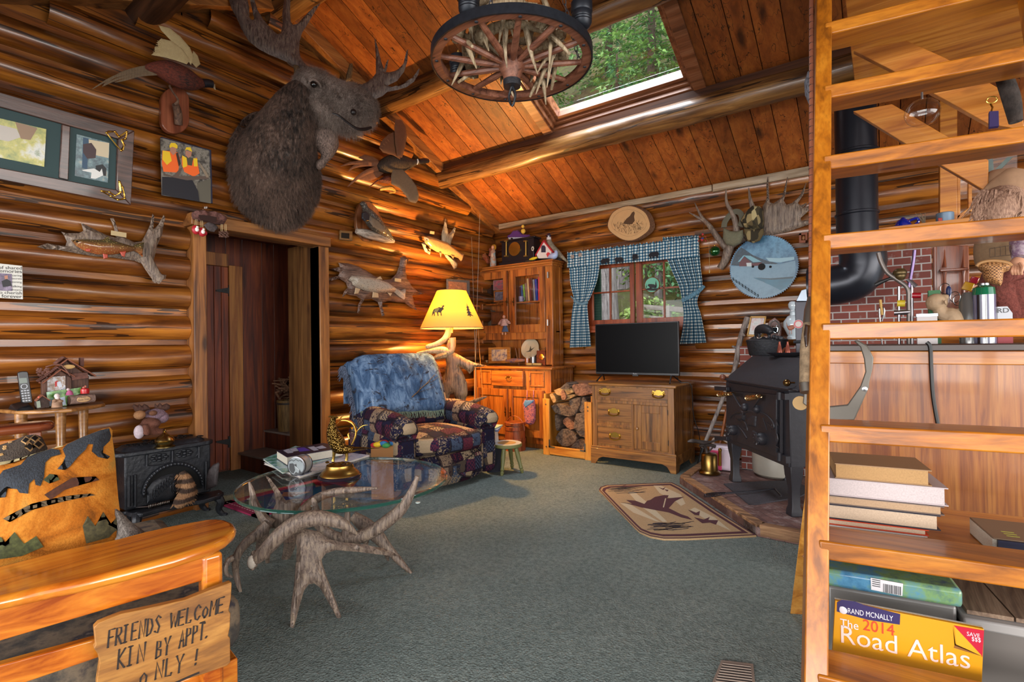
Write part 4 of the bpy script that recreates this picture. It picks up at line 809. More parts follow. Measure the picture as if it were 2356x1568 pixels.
b=MB();c=zi.p(1745,885,.108);b.ell(c,(.004,.034,.018),20);pl8=b.build('nameplate',plain('b08c62',.6),lh);b=MB();b.text('Music',zi.p(1650,868,.114),(0,1,.08),(0,0,1),.014);b.text('Note Tree',zi.p(1628,925,.114),(0,1,.08),(0,0,1),.014,squash=.85);b.build('lettering',BLACK,pl8)
b=MB();c=A+V((0,-.002,0));b.ell(c,(.024,.003,.024),14);b.build('cut_end',plain('5c3a28',.7),lh)
rc=thing('red_candle','round red candle on top of the split log ornament','candle',zi.p(1770,760,.08));c=zi.p(1770,768,.08);MB().lathe([(0,0),(.021,0),(.022,.008),(.022,.026),(.016,.032),(0,.033)],16,c).build('candle',plain('a8141c',.35,coat=.5),rc);b=MB();b.ell(c+V((0,-.005,.036)),(.008,.008,.008),8);b.ell(c+V((0,.003,.042)),(.006,.006,.008),8);b.build('wick_ornament',plain('a05a4a',.6),rc)
th=thing('tiny_cabin','tiny log cabin figurine beside the phone base','figurine',zi.p(840,1070,.05));b=MB();b.prism(zi([(705,895),(820,790),(940,870),(985,910),(985,1050),(720,1080)],.03),(.05,0,0));b.build('cabin',plain('3c2c26',.8,0,'tiny_logs',.4,60,.6),th,bevel=.003);b=MB();b.prism(zi([(690,900),(820,785),(990,895),(990,915),(820,810),(695,920)],.025),(.065,0,0));b.build('roof',CABR,th);b=MB();b.prism(zi([(755,930),(830,915),(850,1055),(775,1070)],.081),(.002,0,0));b.build('door',plain('8a9484',.6),th);b=MB();c=zi.p(815,845,.085);b.ell(c,(.004,.007,.006),8);b.build('heart',plain('c8604a',.5),th)
ss=thing('santa_figurine','small carved bearded santa figurine in front of the postcard','figurine',zi.p(1190,1035,.1));c=zi.p(1190,1035,.1);c.z=TZ+.003;b=MB();b.lathe([(.0,0),(.026,0),(.024,.02),(.02,.04),(.012,.052),(0,.056)],14,c);b.ell(c+V((.015,.012,.035)),(.012,.014,.01),8);b.ell(c+V((.015,-.014,.04)),(.012,.012,.01),8);b.build('robe',plain('8a6a52',.7,0,'robe',.3,60),ss);b=MB();b.ell(c+V((0,0,.066)),(.013,.014,.015),10);b.ell(c+V((.008,0,.056)),(.01,.011,.014),8);b.build('beard',plain('c8b8b4',.7),ss)
pk=thing('pink_figurine','small pink robed figurine behind the log ornament','figurine',zi.p(1440,760,.06));c=zi.p(1450,800,.06);b=MB();b.lathe([(0,0),(.02,0),(.014,.02),(.006,.028),(0,.03)],12,c);b.build('robe',plain('a8507a',.6),pk);b=MB();b.ell(c+V((0,-.006,.034)),(.009,)*3,10);b.build('head',plain('b8a0a0',.6),pk)
# entry rug under the table
t=NT('woven_rug');s_=t.n('ShaderNodeSeparateXYZ');t.put(s_.inputs[0],t.co)
m1=t.n('ShaderNodeTexChecker');
f=t.voro(6.,t.map((1,1,1)),'Color');q=t.n('ShaderNodeSeparateColor');t.put(q.inputs[0],f)
RUG1=t.out(t.ramp(q.outputs[0],[(0,'2a3f6e'),(.3,'24506a'),(.5,'1e6a5c'),(.7,'9a6a50'),(.85,'7a1a3a')],'CONSTANT'),.95,spec=.1)
rg=thing('woven_rug','small rug with pink border and blue and teal middle, before the doorway','rug',(-3.95,2.35,0));b=MB();b.box((-4.12,1.93,.001),(-3.64,2.75,.012));b.build('pile',RUG1,rg)
b=MB();RB=plain('8a1c46',.95,0,'rug_border',.25,120)
for a,c in(((-4.16,1.88),(-3.60,1.97)),((-4.16,2.71),(-3.60,2.80)),((-3.68,1.88),(-3.60,2.80)),((-4.16,1.88),(-4.08,2.80))):b.box((a[0],a[1],.001),(c[0],c[1],.014))
b.build('border',RB,rg);b=MB()
for k in range(14):b.box((-4.13+.038*k,1.92,.0141),(-4.11+.038*k,1.925,.015))
for k in range(20):b.box((-3.645,1.92+.042*k,.0141),(-3.64,1.94+.042*k,.015))
b.build('stitching',plain('c8a8a8',.9),rg)
# sofa with wooden arms, cushions and the welcome sign
AZ=.62;za=Tr((0,1150),3.752,pz_(AZ));
ORW=wood('8a3c0c','b8641a','cc8228','y','orange_lacquer',1.3,0,.18,.6,bump=.03,tint=0,blotch=0,grain=.5)
sf=thing('sofa','lacquered wood settee with slatted arms and woodland print cushions, nearest the camera','sofa',(-2.3,.2,0))
P=[(-260,920),(0,838),(350,762),(700,690),(1100,595),(1500,490),(1800,395),(1950,325),(2025,262),(2040,225),(2020,190),(1960,163),(1880,153),(1780,160),(1500,210),(1250,265),(1000,330),(500,430),(0,560),(-260,630)]
b=MB();b.prism([p+V((0,0,-.035))for p in za(P)],(0,0,.035));b.build('arm',ORW,sf,bevel=.016,seg=4)
xo=za.p(1100,640).x;o1=V((xo-.03,.3,0));
pz1,pz2=za.p(500,730),za.p(1760,410);ad=V((pz2.x-pz1.x,pz2.y-pz1.y,0)).normalized();an=V((ad.y,-ad.x,0));ao=V((pz1.x,pz1.y,0))-an*.035
zap=Tr((0,1150),3.752,pv_(ao,an))
def board(b,A,th=.022):b.prism(zap(A),an*-th)
b=MB();zt1=AZ-.035
def apt(x,z):q=zap.p(x,500);q.z=z;return q
tl,tr2=zap.p(-200,500),zap.p(1765,500);
b.prism([V((tl.x,tl.y,zt1)),V((tr2.x,tr2.y,zt1)),zap.p(1765,690),zap.p(-200,1275)],an*-.022);b.build('arm_apron',ORW,sf,bevel=.003)
b=MB();b.prism([zap.p(-200,1480),zap.p(1900,905),zap.p(1900,1000),zap.p(-200,1720)],an*-.03);b.build('lower_rail',ORW,sf,bevel=.004)
q=zap.p(1830,450);b=MB();b.obox(V((q.x,q.y,0))-ad*.028-an*.045,ad*.056,an*.055,(0,0,zt1));b.build('leg',ORW,sf,bevel=.012,seg=3)
q=V((tl.x,tl.y,0))-ad*.5;b=MB();b.obox(q-an*.05,ad*.06,an*.06,(0,0,zt1));b.build('leg',ORW,sf,bevel=.01)
SEAT=photo(['14121a','3a3530','6a5a48','23202a','8a7a6c'],7,'woodland_fabric',.9)
sx=ao-an*.04;L=.62
b=MB();c0=V((sx.x,sx.y,.0))+ad*(-.05)
b.obox(c0+V((0,0,.24))-ad*.45,ad*.95,-an*1.15,(0,0,.17));b.build('seat_cushion',SEAT,sf,bevel=.05,seg=4)
for k in range(8):
 p=zap.p(150+240*k,900,-.03);
b=MB();b.obox(c0+V((0,0,.14))-ad*.45,ad*.93,-an*1.15,(0,0,.08));b.build('seat_frame',ORW,sf,bevel=.004)
b=MB();b.obox(c0+V((0,0,.24))-ad*.55,ad*.12,-an*1.15,(0,0,.28));b.build('back_cushion',SEAT,sf,bevel=.05,seg=4)
pn3=V((.80,-.30,.42)).normalized();po3=onz(150,1300,.56)+V((-.12,0,0));zb5=Tr((0,780),3.564,pv_(po3,pn3))
P=[(-130,1080),(0,1010),(120,990),(240,955),(380,915),(520,870),(700,790),(840,735),(900,720),(922,745),(920,800),(935,900),(947,1000),(957,1150),(970,1300),(985,1420),(1010,1560),(1030,1600),(980,1660),(700,1760),(460,1800),(200,1840),(-130,1900)]
bp=thing('bear_pillow','tapestry throw pillow woven with black bears on orange ground','pillow',po3)
t=NT('pillow_weave');n1=t.noise(5.,t.map((1,1,1),rot=(0,.3,0)),6,.65,1.);n2=t.noise(180.,None,2);c=t.ramp(n1,[(.3,'4a2a10'),(.42,'a05a18'),(.55,'c07a2c'),(.7,'a8803c'),(.8,'3a3422')]);c=t.mix(t.math('MULTIPLY',n2,.45),c,srgb('2a1a10'));t.bump(n2,.4,.004);PIL=t.out(c,.95,spec=.1)
b=MB();b.puff(zb5(P),pn3,.075,1.,rim=.16,step=.025,prof=.55);pw=b.build('cover',PIL,bp)
def puffz(z,n,th,rim):pass
def decal(P,mat,name,par,z,n,th,rim_pts,rim,eps=.003):
 """cloth pattern laid on the puffed pillow: same bulge, lifted by eps"""
 b=MB();b.puff(z(P),n,.002,0,rim=.004,step=.018)
 a=np.array([((V(p)-V(rim_pts[0])).dot(basis(n)[0]),(V(p)-V(rim_pts[0])).dot(basis(n)[1]))for p in rim_pts]);B=np.roll(a,-1,0);seg=B-a;L2=(seg**2).sum(1)+1e-12
 out=[]
 for v in b.v:
  w=V(v)-V(rim_pts[0]);q=np.array((w.dot(basis(n)[0]),w.dot(basis(n)[1])));tt=np.clip(((q-a)*seg).sum(1)/L2,0,1);d=float(np.sqrt((((a+seg*tt[:,None])-q)**2).sum(1)).min())
  k=min(d/rim,1.);out.append(tuple(V(v)+V(n)*(th*(1-(1-k)**2)**.55+eps)))
 b.v=out;return b.build(name,mat,par)
RP=zb5(P);BEAR=fur('0c0c12','2c3440','black_weave',60);
for P_,m_ in(([(10,1170),(60,1110),(200,1060),(240,985),(330,930),(430,910),(500,935),(520,980),(440,1000),(400,1050),(395,1180),(370,1250),(330,1240),(320,1190),(280,1230),(270,1310),(200,1300),(180,1270),(100,1260),(80,1330),(20,1330),(0,1260)],BEAR),([(530,930),(560,880),(680,820),(830,765),(900,745),(915,800),(905,850),(860,910),(855,960),(910,980),(890,1005),(820,1000),(770,960),(780,900),(740,900),(720,950),(660,1010),(600,1090),(560,1120),(500,1110),(540,1060),(560,1000)],BEAR),([(250,960),(520,880),(530,900),(420,910),(330,930),(245,985),(120,1040),(20,1060),(10,1020),(120,1000)],plain('a89a70',.95,0,'weave_cream',.3,90)),([(400,1320),(620,1180),(800,1160),(830,1185),(700,1230),(560,1280),(450,1360)],plain('3c1c0c',.95,0,'weave_brown',.4,90)),([(390,1200),(440,1150),(500,1160),(520,1200),(440,1230)],plain('2c3018',.95,0,'weave_green',.5,90)),([(60,1500),(300,1390),(560,1330),(760,1300),(800,1310),(560,1370),(300,1440),(120,1530)],plain('4a3c28',.95,0,'weave_olive',.5,90)),([(0,1700),(40,1640),(80,1690),(160,1610),(230,1700),(330,1640),(380,1720),(200,1790),(0,1820)],plain('3a3c1c',.95,0,'weave_green2',.5,90)),([(700,1560),(740,1480),(800,1560),(860,1440),(920,1530),(960,1480),(985,1560),(900,1640),(720,1690)],plain('3a341c',.95,0,'weave_green3',.5,90))):decal(P_,m_,'woven_pattern',pw,zb5,pn3,.075,RP,.16)
sp=thing('patterned_pillow','dark brown pillow with diamond pattern behind the bear pillow','pillow',po3+V((-.35,0,0)));po4=po3+V((-.35,.02,.05));zb6=Tr((0,780),3.564,pv_(po4,pn3))
b=MB();P=[(-150,900),(0,865),(110,830),(220,785),(290,780),(345,800),(370,850),(390,890),(380,1000),(300,1250),(0,1300),(-150,1250)];RP4=zb6(P);b.puff(RP4,pn3,.06,1.,rim=.12,step=.03);p4=b.build('cover',fur('2c221c','5a4a3c','pillow_chenille',60),sp)
for c_ in((230,855),(300,830),(265,910),(330,880)):
 decal([(c_[0]-42,c_[1]+8),(c_[0]-6,c_[1]-42),(c_[0]+42,c_[1]-8),(c_[0]+6,c_[1]+42)],plain('a07c50',.95),'woven_pattern',p4,zb6,pn3,.06,RP4,.12,.002);decal([(c_[0]-28,c_[1]+6),(c_[0]-4,c_[1]-28),(c_[0]+28,c_[1]-6),(c_[0]+4,c_[1]+28)],BLACK,'woven_pattern',p4,zb6,pn3,.06,RP4,.12,.005)
for c_ in((60,905),(95,860),(40,978),(60,925)):decal([(c_[0]-22,c_[1]-8),(c_[0]+10,c_[1]-14),(c_[0]+22,c_[1]+4),(c_[0]-8,c_[1]+14)],plain('b08a58',.95),'woven_pattern',p4,zb6,pn3,.06,RP4,.12,.002)
g2=thing('fabric_pillow','grey fringed cushion edge behind the arm of the settee','pillow',za.p(1130,230));b=MB();b.puff(zb5([(930,1360),(1000,1420),(1080,1500),(1180,1570),(1260,1640),(1250,1720),(1000,1760),(930,1700)]),pn3,.05,.9,rim=.06);b.build('cover',fur('4a423c','9a9088','grey_weave',50),g2)
MAH=wood('4a1c10','7a3a20','8e4c2c','y','red_brown_wood',1.5,0,.22,.5,bump=.03,tint=0,blotch=0,grain=.4)
ac=thing('wooden_armchair','red-brown wooden armchair, its rounded arm showing above the pillows','chair',(-3.62,.5,0));CZ=.83;zc8=Tr((0,780),3.564,pz_(CZ))
b=MB();P=zc8([(-150,660),(0,645),(200,625),(380,612),(440,635),(458,668),(430,705),(250,740),(0,770),(-150,790)]);b.prism([V((min(p.x,-3.45),p.y,CZ-.05))for p in[V((-3.55,.3,0)),V((-3.55,.72,0)),V((-3.57,.78,0)),V((-3.61,.80,0)),V((-3.66,.78,0)),V((-3.68,.72,0)),V((-3.68,.3,0))]],(0,0,.05));b.build('arm',MAH,ac,bevel=.022,seg=4)
b=MB();b.box((-3.63,.3,.3),(-3.6,.74,CZ-.075));b.build('arm_panel',ORW,ac,bevel=.006);
for y in(.3,.72):MB().box((-3.64,y-.03,0),(-3.59,y+.02,CZ-.05)).build('leg',MAH,ac,bevel=.006)
b=MB();b.box((-3.6,.2,.3),(-3.1,.75,.42));b.build('seat',SEAT,ac,bevel=.03);
for y in(.3,.72):MB().box((-3.14,y-.03,0),(-3.09,y+.02,.3)).build('leg',MAH,ac,bevel=.006)
zs=Tr((0,1150),3.752,pv_(ao+an*.06,an));OLD=wood('6a4014','946024','aa7634','y','sign_board',1.5,0,.55,None,bump=.1,tint=0,blotch=.25,knotc='4a2a0c')
sn=thing('welcome_sign','hand-lettered wooden board sign hung on the settee arm','sign',zs.p(1400,1300));
P=[(810,1100),(850,1060),(920,1030),(1050,980),(1200,950),(1400,905),(1600,860),(1800,780),(1995,708),(2002,715),(1995,850),(1975,950),(1990,975),(1985,1100),(1970,1170),(1988,1190),(1990,1400),(1960,1430),(1700,1520),(1400,1600),(1200,1670),(830,1760),(835,1560),(860,1400),(845,1330),(810,1280),(825,1250)]
b=MB();b.prism(zs(P),an*-.022);bd=b.build('board',OLD,sn,bevel=.004)
GL={'F':[[(0,0),(0,1),(.6,1)],[(0,.55),(.45,.55)]],'R':[[(0,0),(0,1),(.5,.95),(.55,.7),(.4,.55),(0,.5)],[(.2,.5),(.65,0)]],'I':[[(.15,0),(.15,1)],[(0,0),(.3,0)],[(0,1),(.3,1)]],'E':[[(.55,0),(0,0),(0,1),(.55,1)],[(0,.52),(.4,.52)]],'N':[[(0,0),(0,1),(.6,0),(.6,1)]],'D':[[(0,0),(0,1),(.4,.9),(.6,.5),(.4,.1),(0,0)]],'S':[[(.55,.85),(.3,1),(.05,.8),(.5,.35),(.35,0),(0,.12)]],'W':[[(-.1,1),(.12,0),(.34,.75),(.56,0),(.8,1)]],'L':[[(0,1),(0,0),(.5,0),(.5,.12)]],'C':[[(.6,.8),(.4,1),(.1,.8),(0,.5),(.15,.1),(.4,0),(.6,.2)]],'O':[[(.3,0),(.05,.3),(.05,.7),(.3,1),(.55,.7),(.55,.3),(.3,0)]],'M':[[(0,0),(.05,1),(.35,.35),(.65,1),(.7,0)]],'K':[[(0,0),(0,1)],[(.55,1),(0,.5),(.6,0)]],'B':[[(0,0),(0,1),(.4,.9),(.4,.6),(0,.52),(.5,.42),(.5,.1),(0,0)]],'Y':[[(0,1),(.3,.5),(.6,1)],[(.3,.5),(.3,0)]],'A':[[(0,0),(.3,1),(.6,0)],[(.12,.38),(.48,.38)]],'P':[[(0,0),(0,1),(.5,.9),(.5,.6),(0,.5)]],'T':[[(.3,0),(.3,1)],[(0,1),(.6,1),(.6,.9)]],'.':[[(.05,0),(.12,.06)]],'!':[[(.1,.3),(.15,1)],[(.08,0),(.12,.08)]]}
b=MB()
def hand(txt,A,B_,h,wl=14):
 n=len(txt)
 for i,ch in enumerate(txt):
  if ch==' ':continue
  x0,y0=lerp(A[0],B_[0],i/n),lerp(A[1],B_[1],i/n);w=(B_[0]-A[0])/n;hh=h*(.72 if i and txt[i-1]in 'LC' and ch=='O' else 1)
  for st in GL[ch]:
   pts=[zs.p(x0+px*w*1.1+py*14,y0-py*hh+px*w*(B_[1]-A[1])/(B_[0]-A[0]))for px,py in st];b.line(pts,rad(pts[0],wl/3.752),an,.0012)
   for e in(pts[0],pts[-1]):b.ell(e,(rad(e,wl*.7/3.752),rad(e,wl*.7/3.752),rad(e,wl*.45/3.752)),6)
hand('FRIENDS',(930,1270),(1400,1130),150);hand('WELCOME',(1470,1105),(1945,955),130);hand('KIN',(1015,1455),(1270,1380),165);hand('BY',(1345,1365),(1480,1315),150);hand('APPT.',(1545,1275),(1830,1165),150);hand('O',(1200,1610),(1290,1580),110);hand('NLY',(1340,1545),(1600,1470),150);hand('!',(1680,1420),(1730,1400),130)
b.line([zs.p(1480,1590),zs.p(1600,1535),zs.p(1720,1485)],.006,an,.0012);b.build('lettering',plain('1e1008',.7),bd)
# coffee table
GZ,GC,GR=.43,(-2.497,1.824),.57
tb=thing('coffee_table','round glass coffee table on a base of interlocked moose antlers','table',(GC[0],GC[1],0))
t=NT('edge_glass');GEDGE=t.out(srgb('27584e'),.08,trans=.35,coat=1.)
b=MB();n_=96;b.use(0)
for z_ in(GZ,GZ+.018):b.add([(GC[0]+(GR-.004)*math.cos(2*PI*k/n_),GC[1]+(GR-.004)*math.sin(2*PI*k/n_),z_)for k in range(n_)],[tuple(range(n_))if z_>GZ else tuple(range(n_))[::-1]])
b.use(1);b.lathe([(GR-.004,0),(GR,.003),(GR-.002,.007),(GR,.009),(GR-.002,.011),(GR,.015),(GR-.004,.018)],n_,(GC[0],GC[1],GZ),cap=False);b.build('glass_top',[GLASS,GEDGE],tb,label='round clear glass top with green edge')
z6=lambda o,n:Tr((500,900),2.8,pv_(o,n))
HN=V((-FW.x,-FW.y,0)).normalized()
f1,f2,f3,f4=onz(672,1443),onz(780,1420),onz(948,1318),onz(555,1360)
n1=V((f2.y-f1.y,f1.x-f2.x,0)).normalized();n1=n1 if n1.dot(HN)>0 else-n1;n1=(n1+V((0,0,.45))).normalized()
zA=z6(f1,n1)
P=[(495,920),(512,1000),(505,1150),(490,1300),(470,1440),(475,1522),(490,1530),(505,1480),(530,1380),(560,1280),(590,1242),(625,1236),(660,1262),(700,1330),(750,1420),(775,1466),(797,1460),(790,1420),(750,1340),(700,1230),(680,1150),(672,1080),(700,1042),(760,1022),(900,1032),(1000,1045),(1170,1064),(1140,1040),(1080,1012),(950,985),(800,970),(720,950),(650,900),(550,880)]
def part(b,name='antler'):return b.build(name,ANTL,tb)
b=MB();b.puff(zA(P),n1,.028,.9,rim=.045,step=.02,noi=.3);zA.sweep(b,[(482,1515,13),(498,1380,22),(520,1240,26),(535,1100,30)],n=8);zA.sweep(b,[(786,1455,12),(735,1340,22),(680,1210,26),(640,1100,30)],n=8);part(b)
zB=z6(f1-n1*.02+HN*-.12+V((0,0,0)),HN)
b=MB();zB.sweep(b,[(225,1095,30,.06),(270,1060,42,.06),(330,1000,46,.05),(420,910,50,.04),(540,835,54,.03),(660,815,50,.02),(780,840,40,.0),(860,885,22,-.02),(898,918,6,-.03)],n=12);
for k in range(9):a=2*PI*k/9;b.ell(zB.p(235+36*math.cos(a+.5)*.5,1085+50*math.sin(a),.06),(.012,)*3,6,noi=.4)
o_=part(b);b=MB();c=zB.p(222,1098,.075);b.ell(c,(.02,.02,.03),10);b.build('cut_end',plain('b0a69a',.8,0,'bone_end',.1,80),o_)
zC=z6(f4,HN)
b=MB();zC.sweep(b,[(330,850,34,-.05),(270,910,36,-.03),(190,970,30,.0),(125,1060,26,.02),(118,1150,20,.0),(130,1220,17,.0),(152,1296,8,.0)],n=10);zC.sweep(b,[(120,1065,24,.02),(75,1085,20,.04),(52,1135,17,.06),(60,1175,14,.06),(98,1196,6,.05)],n=8);zC.sweep(b,[(290,880,40,-.06),(290,960,34,-.1),(268,1010,22,-.12)],n=8);part(b)
b=MB();zC.sweep(b,[(350,860,40,-.1),(295,810,30,-.1),(245,720,22,-.1),(222,640,16,-.1),(205,582,6,-.1)],n=8);b.puff(zC([(340,880),(350,780),(378,720),(365,650),(310,540),(340,560),(400,640),(440,700),(500,690),(560,690),(520,760),(470,830),(400,885)],-.14),HN,.022,.9,rim=.03,step=.02);part(b)
zD=z6(f3,HN)
b=MB();zD.sweep(b,[(870,800,30,.0),(950,860,48,.0),(1030,930,44,.0),(1100,1010,30,.0),(1180,1100,22,.0),(1250,1170,8,.0)],n=10);zD.sweep(b,[(960,930,26,-.1),(955,990,16,-.12)],n=8);zD.sweep(b,[(1085,1020,24,-.1),(1100,1085,8,-.15)],n=8);part(b)
zE=z6(V((f1.x*.35+f3.x*.65,f1.y*.35+f3.y*.65,0)),HN)
b=MB();zE.sweep(b,[(640,850,26,.02),(720,920,36,.0),(800,952,42,.0),(900,940,42,.0),(1000,900,42,.0),(1100,830,42,.0),(1190,750,38,.0),(1250,650,26,.0),(1290,545,12,.0)],n=12);zE.sweep(b,[(672,890,30,.02),(648,800,24,.03),(625,720,18,.03),(617,682,10,.03)],n=8);zE.sweep(b,[(822,960,34,.0),(832,870,24,.01),(838,790,18,.01),(840,730,10,.01)],n=8);part(b)
b=MB();zE.sweep(b,[(560,760,34,-.12),(640,690,30,-.12),(760,645,24,-.12),(900,632,20,-.12),(1030,622,7,-.12)],n=10);part(b)
b=MB();zC.sweep(b,[(470,940,44,-.3),(465,1000,36,-.34),(440,1070,26,-.4),(392,1150,8,-.5)],n=8);zC.sweep(b,[(320,1040,20,-.3),(325,1120,10,-.35)],n=8);part(b)
b=MB()
for P in(((617,680,12,.03),),):pass
for q in(zE.p(617,684,.03),zC.p(205,582,-.1),zE.p(1290,545)):q.z=GZ-.004;b2=MB().lathe([(0,0),(.012,0),(.012,.0035),(0,.0035)],14,q).build('bumper',plain('b8c8c4',.3),tb,label='clear disc under the glass')
TG=GZ+.018;zg=Tr((600,920),7.84,pz_(TG))
def flatbook(name,label,cat,P,h,mat,pages,z0,group=None,tilt=0):
 """closed book lying flat: P = corners (A near left, B near right, C far right, D far left)"""
 A,B_,C_,D=[V((p.x,p.y,z0))for p in P];r=thing(name,label,cat,A,group)
 t_=min(.004,h*.12);b=MB();b.prism([A,B_,C_,D],(0,0,t_));b.prism([p+V((0,0,h-t_))for p in(A,B_,C_,D)],(0,0,t_));e=(D-A)*.012;b.hexa([p+V((0,0,t_))for p in(D-e,C_-e,C_,D)]+[p+V((0,0,h-t_))for p in(D-e,C_-e,C_,D)]);o=b.build('cover',mat,r,bevel=.001)
 i=.02;c=(A+B_+C_+D)/4;b=MB();Q=[p.lerp(c,i)for p in(A,B_)]+[C_.lerp(c,i*.8),D.lerp(c,i*.8)];b.prism([p+V((0,0,t_))for p in Q],(0,0,h-2*t_));b.build('pages',pages,r);return r,o
PG=plain('b9b2a4',.8,0,'page_edges',.15,250)
MAG=lambda*c:photo(c,12,'magazine_cover',.25)
def tz(z):return Tr((600,920),7.84,pz_(z))
m1=flatbook('magazine','bottom magazine curling off the pile on the glass table','magazine',[onz(607,1068,TG),onz(690,1100,TG),onz(850,1050,TG),onz(690,1030,TG)],.012,MAG('6a7088','a8a8b8','c8c0c8','586078'),PG,TG,'magazines on the glass table')
m2=flatbook('magazine','top magazine with green and blue cover under the thick book','magazine',[onz(605,1058,TG+.012),onz(650,1090,TG+.012),onz(780,1050,TG+.012),onz(680,1028,TG+.012)],.009,MAG('2c6a4a','5a9a8a','a8c8d8','3a5a8a'),PG,TG+.0125,'magazines on the glass table')
Z0=TG+.022;zk_=tz(Z0)
bk,cv_=flatbook('thick_book','thick paperback with white and purple cover on the magazines','book',[onz(636,1055,Z0),onz(660,1071,Z0),onz(790,1048,Z0),onz(745,1036,Z0)],.055,plain('2c2438',.3),PG,Z0)
b=MB();zt3=tz(Z0+.0555);
for P,m_ in(([(400,905),(510,875),(590,945),(490,960)],0),([(500,880),(640,855),(690,910),(570,930)],0),([(640,865),(780,850),(900,905),(700,930)],1),([(845,850),(960,830),(1050,900),(960,915)],0),([(980,850),(1110,815),(1190,860),(1060,880)],0)):b.use(m_).flat(zt3(P))
b.build('cover_print',[plain('b0b4c8',.3),plain('4c38a8',.3)],cv_)
ck=thing('table_clock','drum-shaped silver clock with moose and mountain dial on a scroll wire stand','clock',onz(694,1098,TG));c0=onz(690,1096,TG);ax=(V((c0.x,c0.y,0))*-1).normalized();ax=Matrix.Rotation(math.radians(-33),3,'Z')@ax
zcl=Tr((600,920),7.84,pv_(c0+V((0,0,.09)),ax));cc=zcl.p(662,1185);R_=.052
b=MB();b.lathe([(R_,-.075),(R_+.004,-.07),(R_+.004,-.06),(R_,-.058),(R_,0),(R_+.005,.002),(R_+.005,.012),(R_-.002,.014)],32,cc,ax,cap=True);b.build('case',plain('5a5a5e',.3,.8,'pewter'),ck)
u_,v_,w_=basis(ax);b=MB();b.lathe([(0,.0145),(R_-.002,.0145)],32,cc,ax,cap=False);dl=b.build('dial',plain('7c8488',.3),ck)
def cl(x,y):return cc+u_*(x*R_)+v_*(y*R_)+ax*.0155
b=MB();b.flat([cl(*p)for p in[(-.85,-.3),(-.8,.3),(-.4,.35),(-.2,.2),(.05,.3),(.1,.0),(-.2,-.05),(-.1,-.4),(-.3,-.8),(-.6,-.7)]]);b.flat([cl(*p)for p in[(-.3,-.9),(.0,-.6),(.3,-.75),(.45,-.3),(.6,-.6),(.75,-.55),(.5,-.85),(.1,-.97)]]);b.line([cl(-.8,.55),cl(-.5,.75),cl(-.3,.6),cl(0,.8),cl(.3,.62),cl(.55,.72),cl(.75,.5)],.0035,ax);b.build('moose_scene',plain('26282c',.5),dl);b=MB();b.line([cl(-.05,.0),cl(.35,-.35)],.002,ax,.002);b.line([cl(-.05,.0),cl(-.15,.1)],.0025,ax,.002);b.build('hands',plain('c8ccd0',.4),dl)
b=MB();b.lathe([(R_+.001,-.057),(R_+.003,-.05),(R_+.001,-.044),(R_+.003,-.036),(R_+.001,-.03),(R_+.003,-.022),(R_+.001,-.016),(R_+.002,-.004)],32,cc,ax,cap=False);b.build('ribbed_band',plain('a8a6a4',.35,.6,'silver_band'),ck)
b=MB()
for s_ in(-1,1):
 for d_ in(0,-.07):
  o=cc+u_*(s_*.035)+ax*d_;o.z=TG+.012;b.tube([o+u_*s_*(.01*math.cos(k*.7)*(1-k/16))+V((0,0,.011*math.sin(k*.7)*(1-k/18)+.0))for k in range(12)]+[cc+u_*(s_*.02)-v_*R_+ax*d_],.002,5)
o1_=cc-v_*R_;b.tube([cc-v_*(R_+.002)+u_*-.02,cc-v_*(R_+.002)+u_*.02],.002,5);b.build('wire_stand',plain('1a1614',.5),ck)
so=onz(782,1096,TG);sz=Tr((600,920),7.84,pv_(so,HN));st=thing('pheasant_statue','brass pheasant statue on a flared round base, beside the drum clock','statue',so)
AB=plain('8c7038',.32,1.,'aged_brass',.3,40,.2);c=V((so.x,so.y,TG));h=sz.p(1410,1160).z-TG;rb,rt_=rad(c,360/7.84),rad(c,235/7.84)
b=MB();b.lathe([(0,0),(rb+.004,0),(rb+.006,.006),(rb+.002,.014),(rb-.002,.016)],40,c);b.build('plinth',plain('1e1622',.25),st,label='dark lacquer plinth');b=MB();b.lathe([(rb-.004,.014),(rb-.006,.02),(rb*.86,.032),(rt_*1.05,.05),(rt_,h-.006),(rt_*.98,h),(0,h+.004)],40,c);b.build('base',plain('b08c48',.3,1.,'brushed_brass'),st)
SC_=NT('scale_brass');v1=SC_.voro(130.,SC_.map((1,1,.7)));SC_.bump(v1,1.,.006);SCB=SC_.out(SC_.ramp(v1,[(.1,'a88848'),(.6,'4c3818')]),.3,1.)
b=MB();sz.sweep(b,[(1285,300,30),(1300,330,62),(1300,380,58),(1290,440,75),(1290,520,105),(1310,620,135),(1360,740,165),(1420,840,155),(1500,880,110),(1600,880,75),(1680,860,30)],n=16,flat=.85);bd=remesh(b.build('body',SCB,st),.004,2)
b=MB();sz.sweep(b,[(1215,300,6),(1260,292,22),(1320,300,40),(1385,312,22),(1400,310,4)],n=8,flat=.8);b.build('crest',AB,bd);b=MB();sz.sweep(b,[(1540,860,70,.0),(1680,860,42,.0),(1850,860,26,.0),(2000,868,16,.0),(2145,868,4,.0)],n=8,flat=.5);sz.sweep(b,[(1480,930,40,.01),(1600,930,26,.01),(1760,900,12,.01),(1900,890,4,.01)],n=6);b.build('tail',AB,st)
for P in([(1330,900,40),(1320,980,28),(1310,1060,24),(1300,1100,30)],[(1540,940,36),(1550,1020,26),(1545,1090,28)]):b=MB();sz.sweep(b,P,n=8);b.build('leg',AB,st)
b=MB()
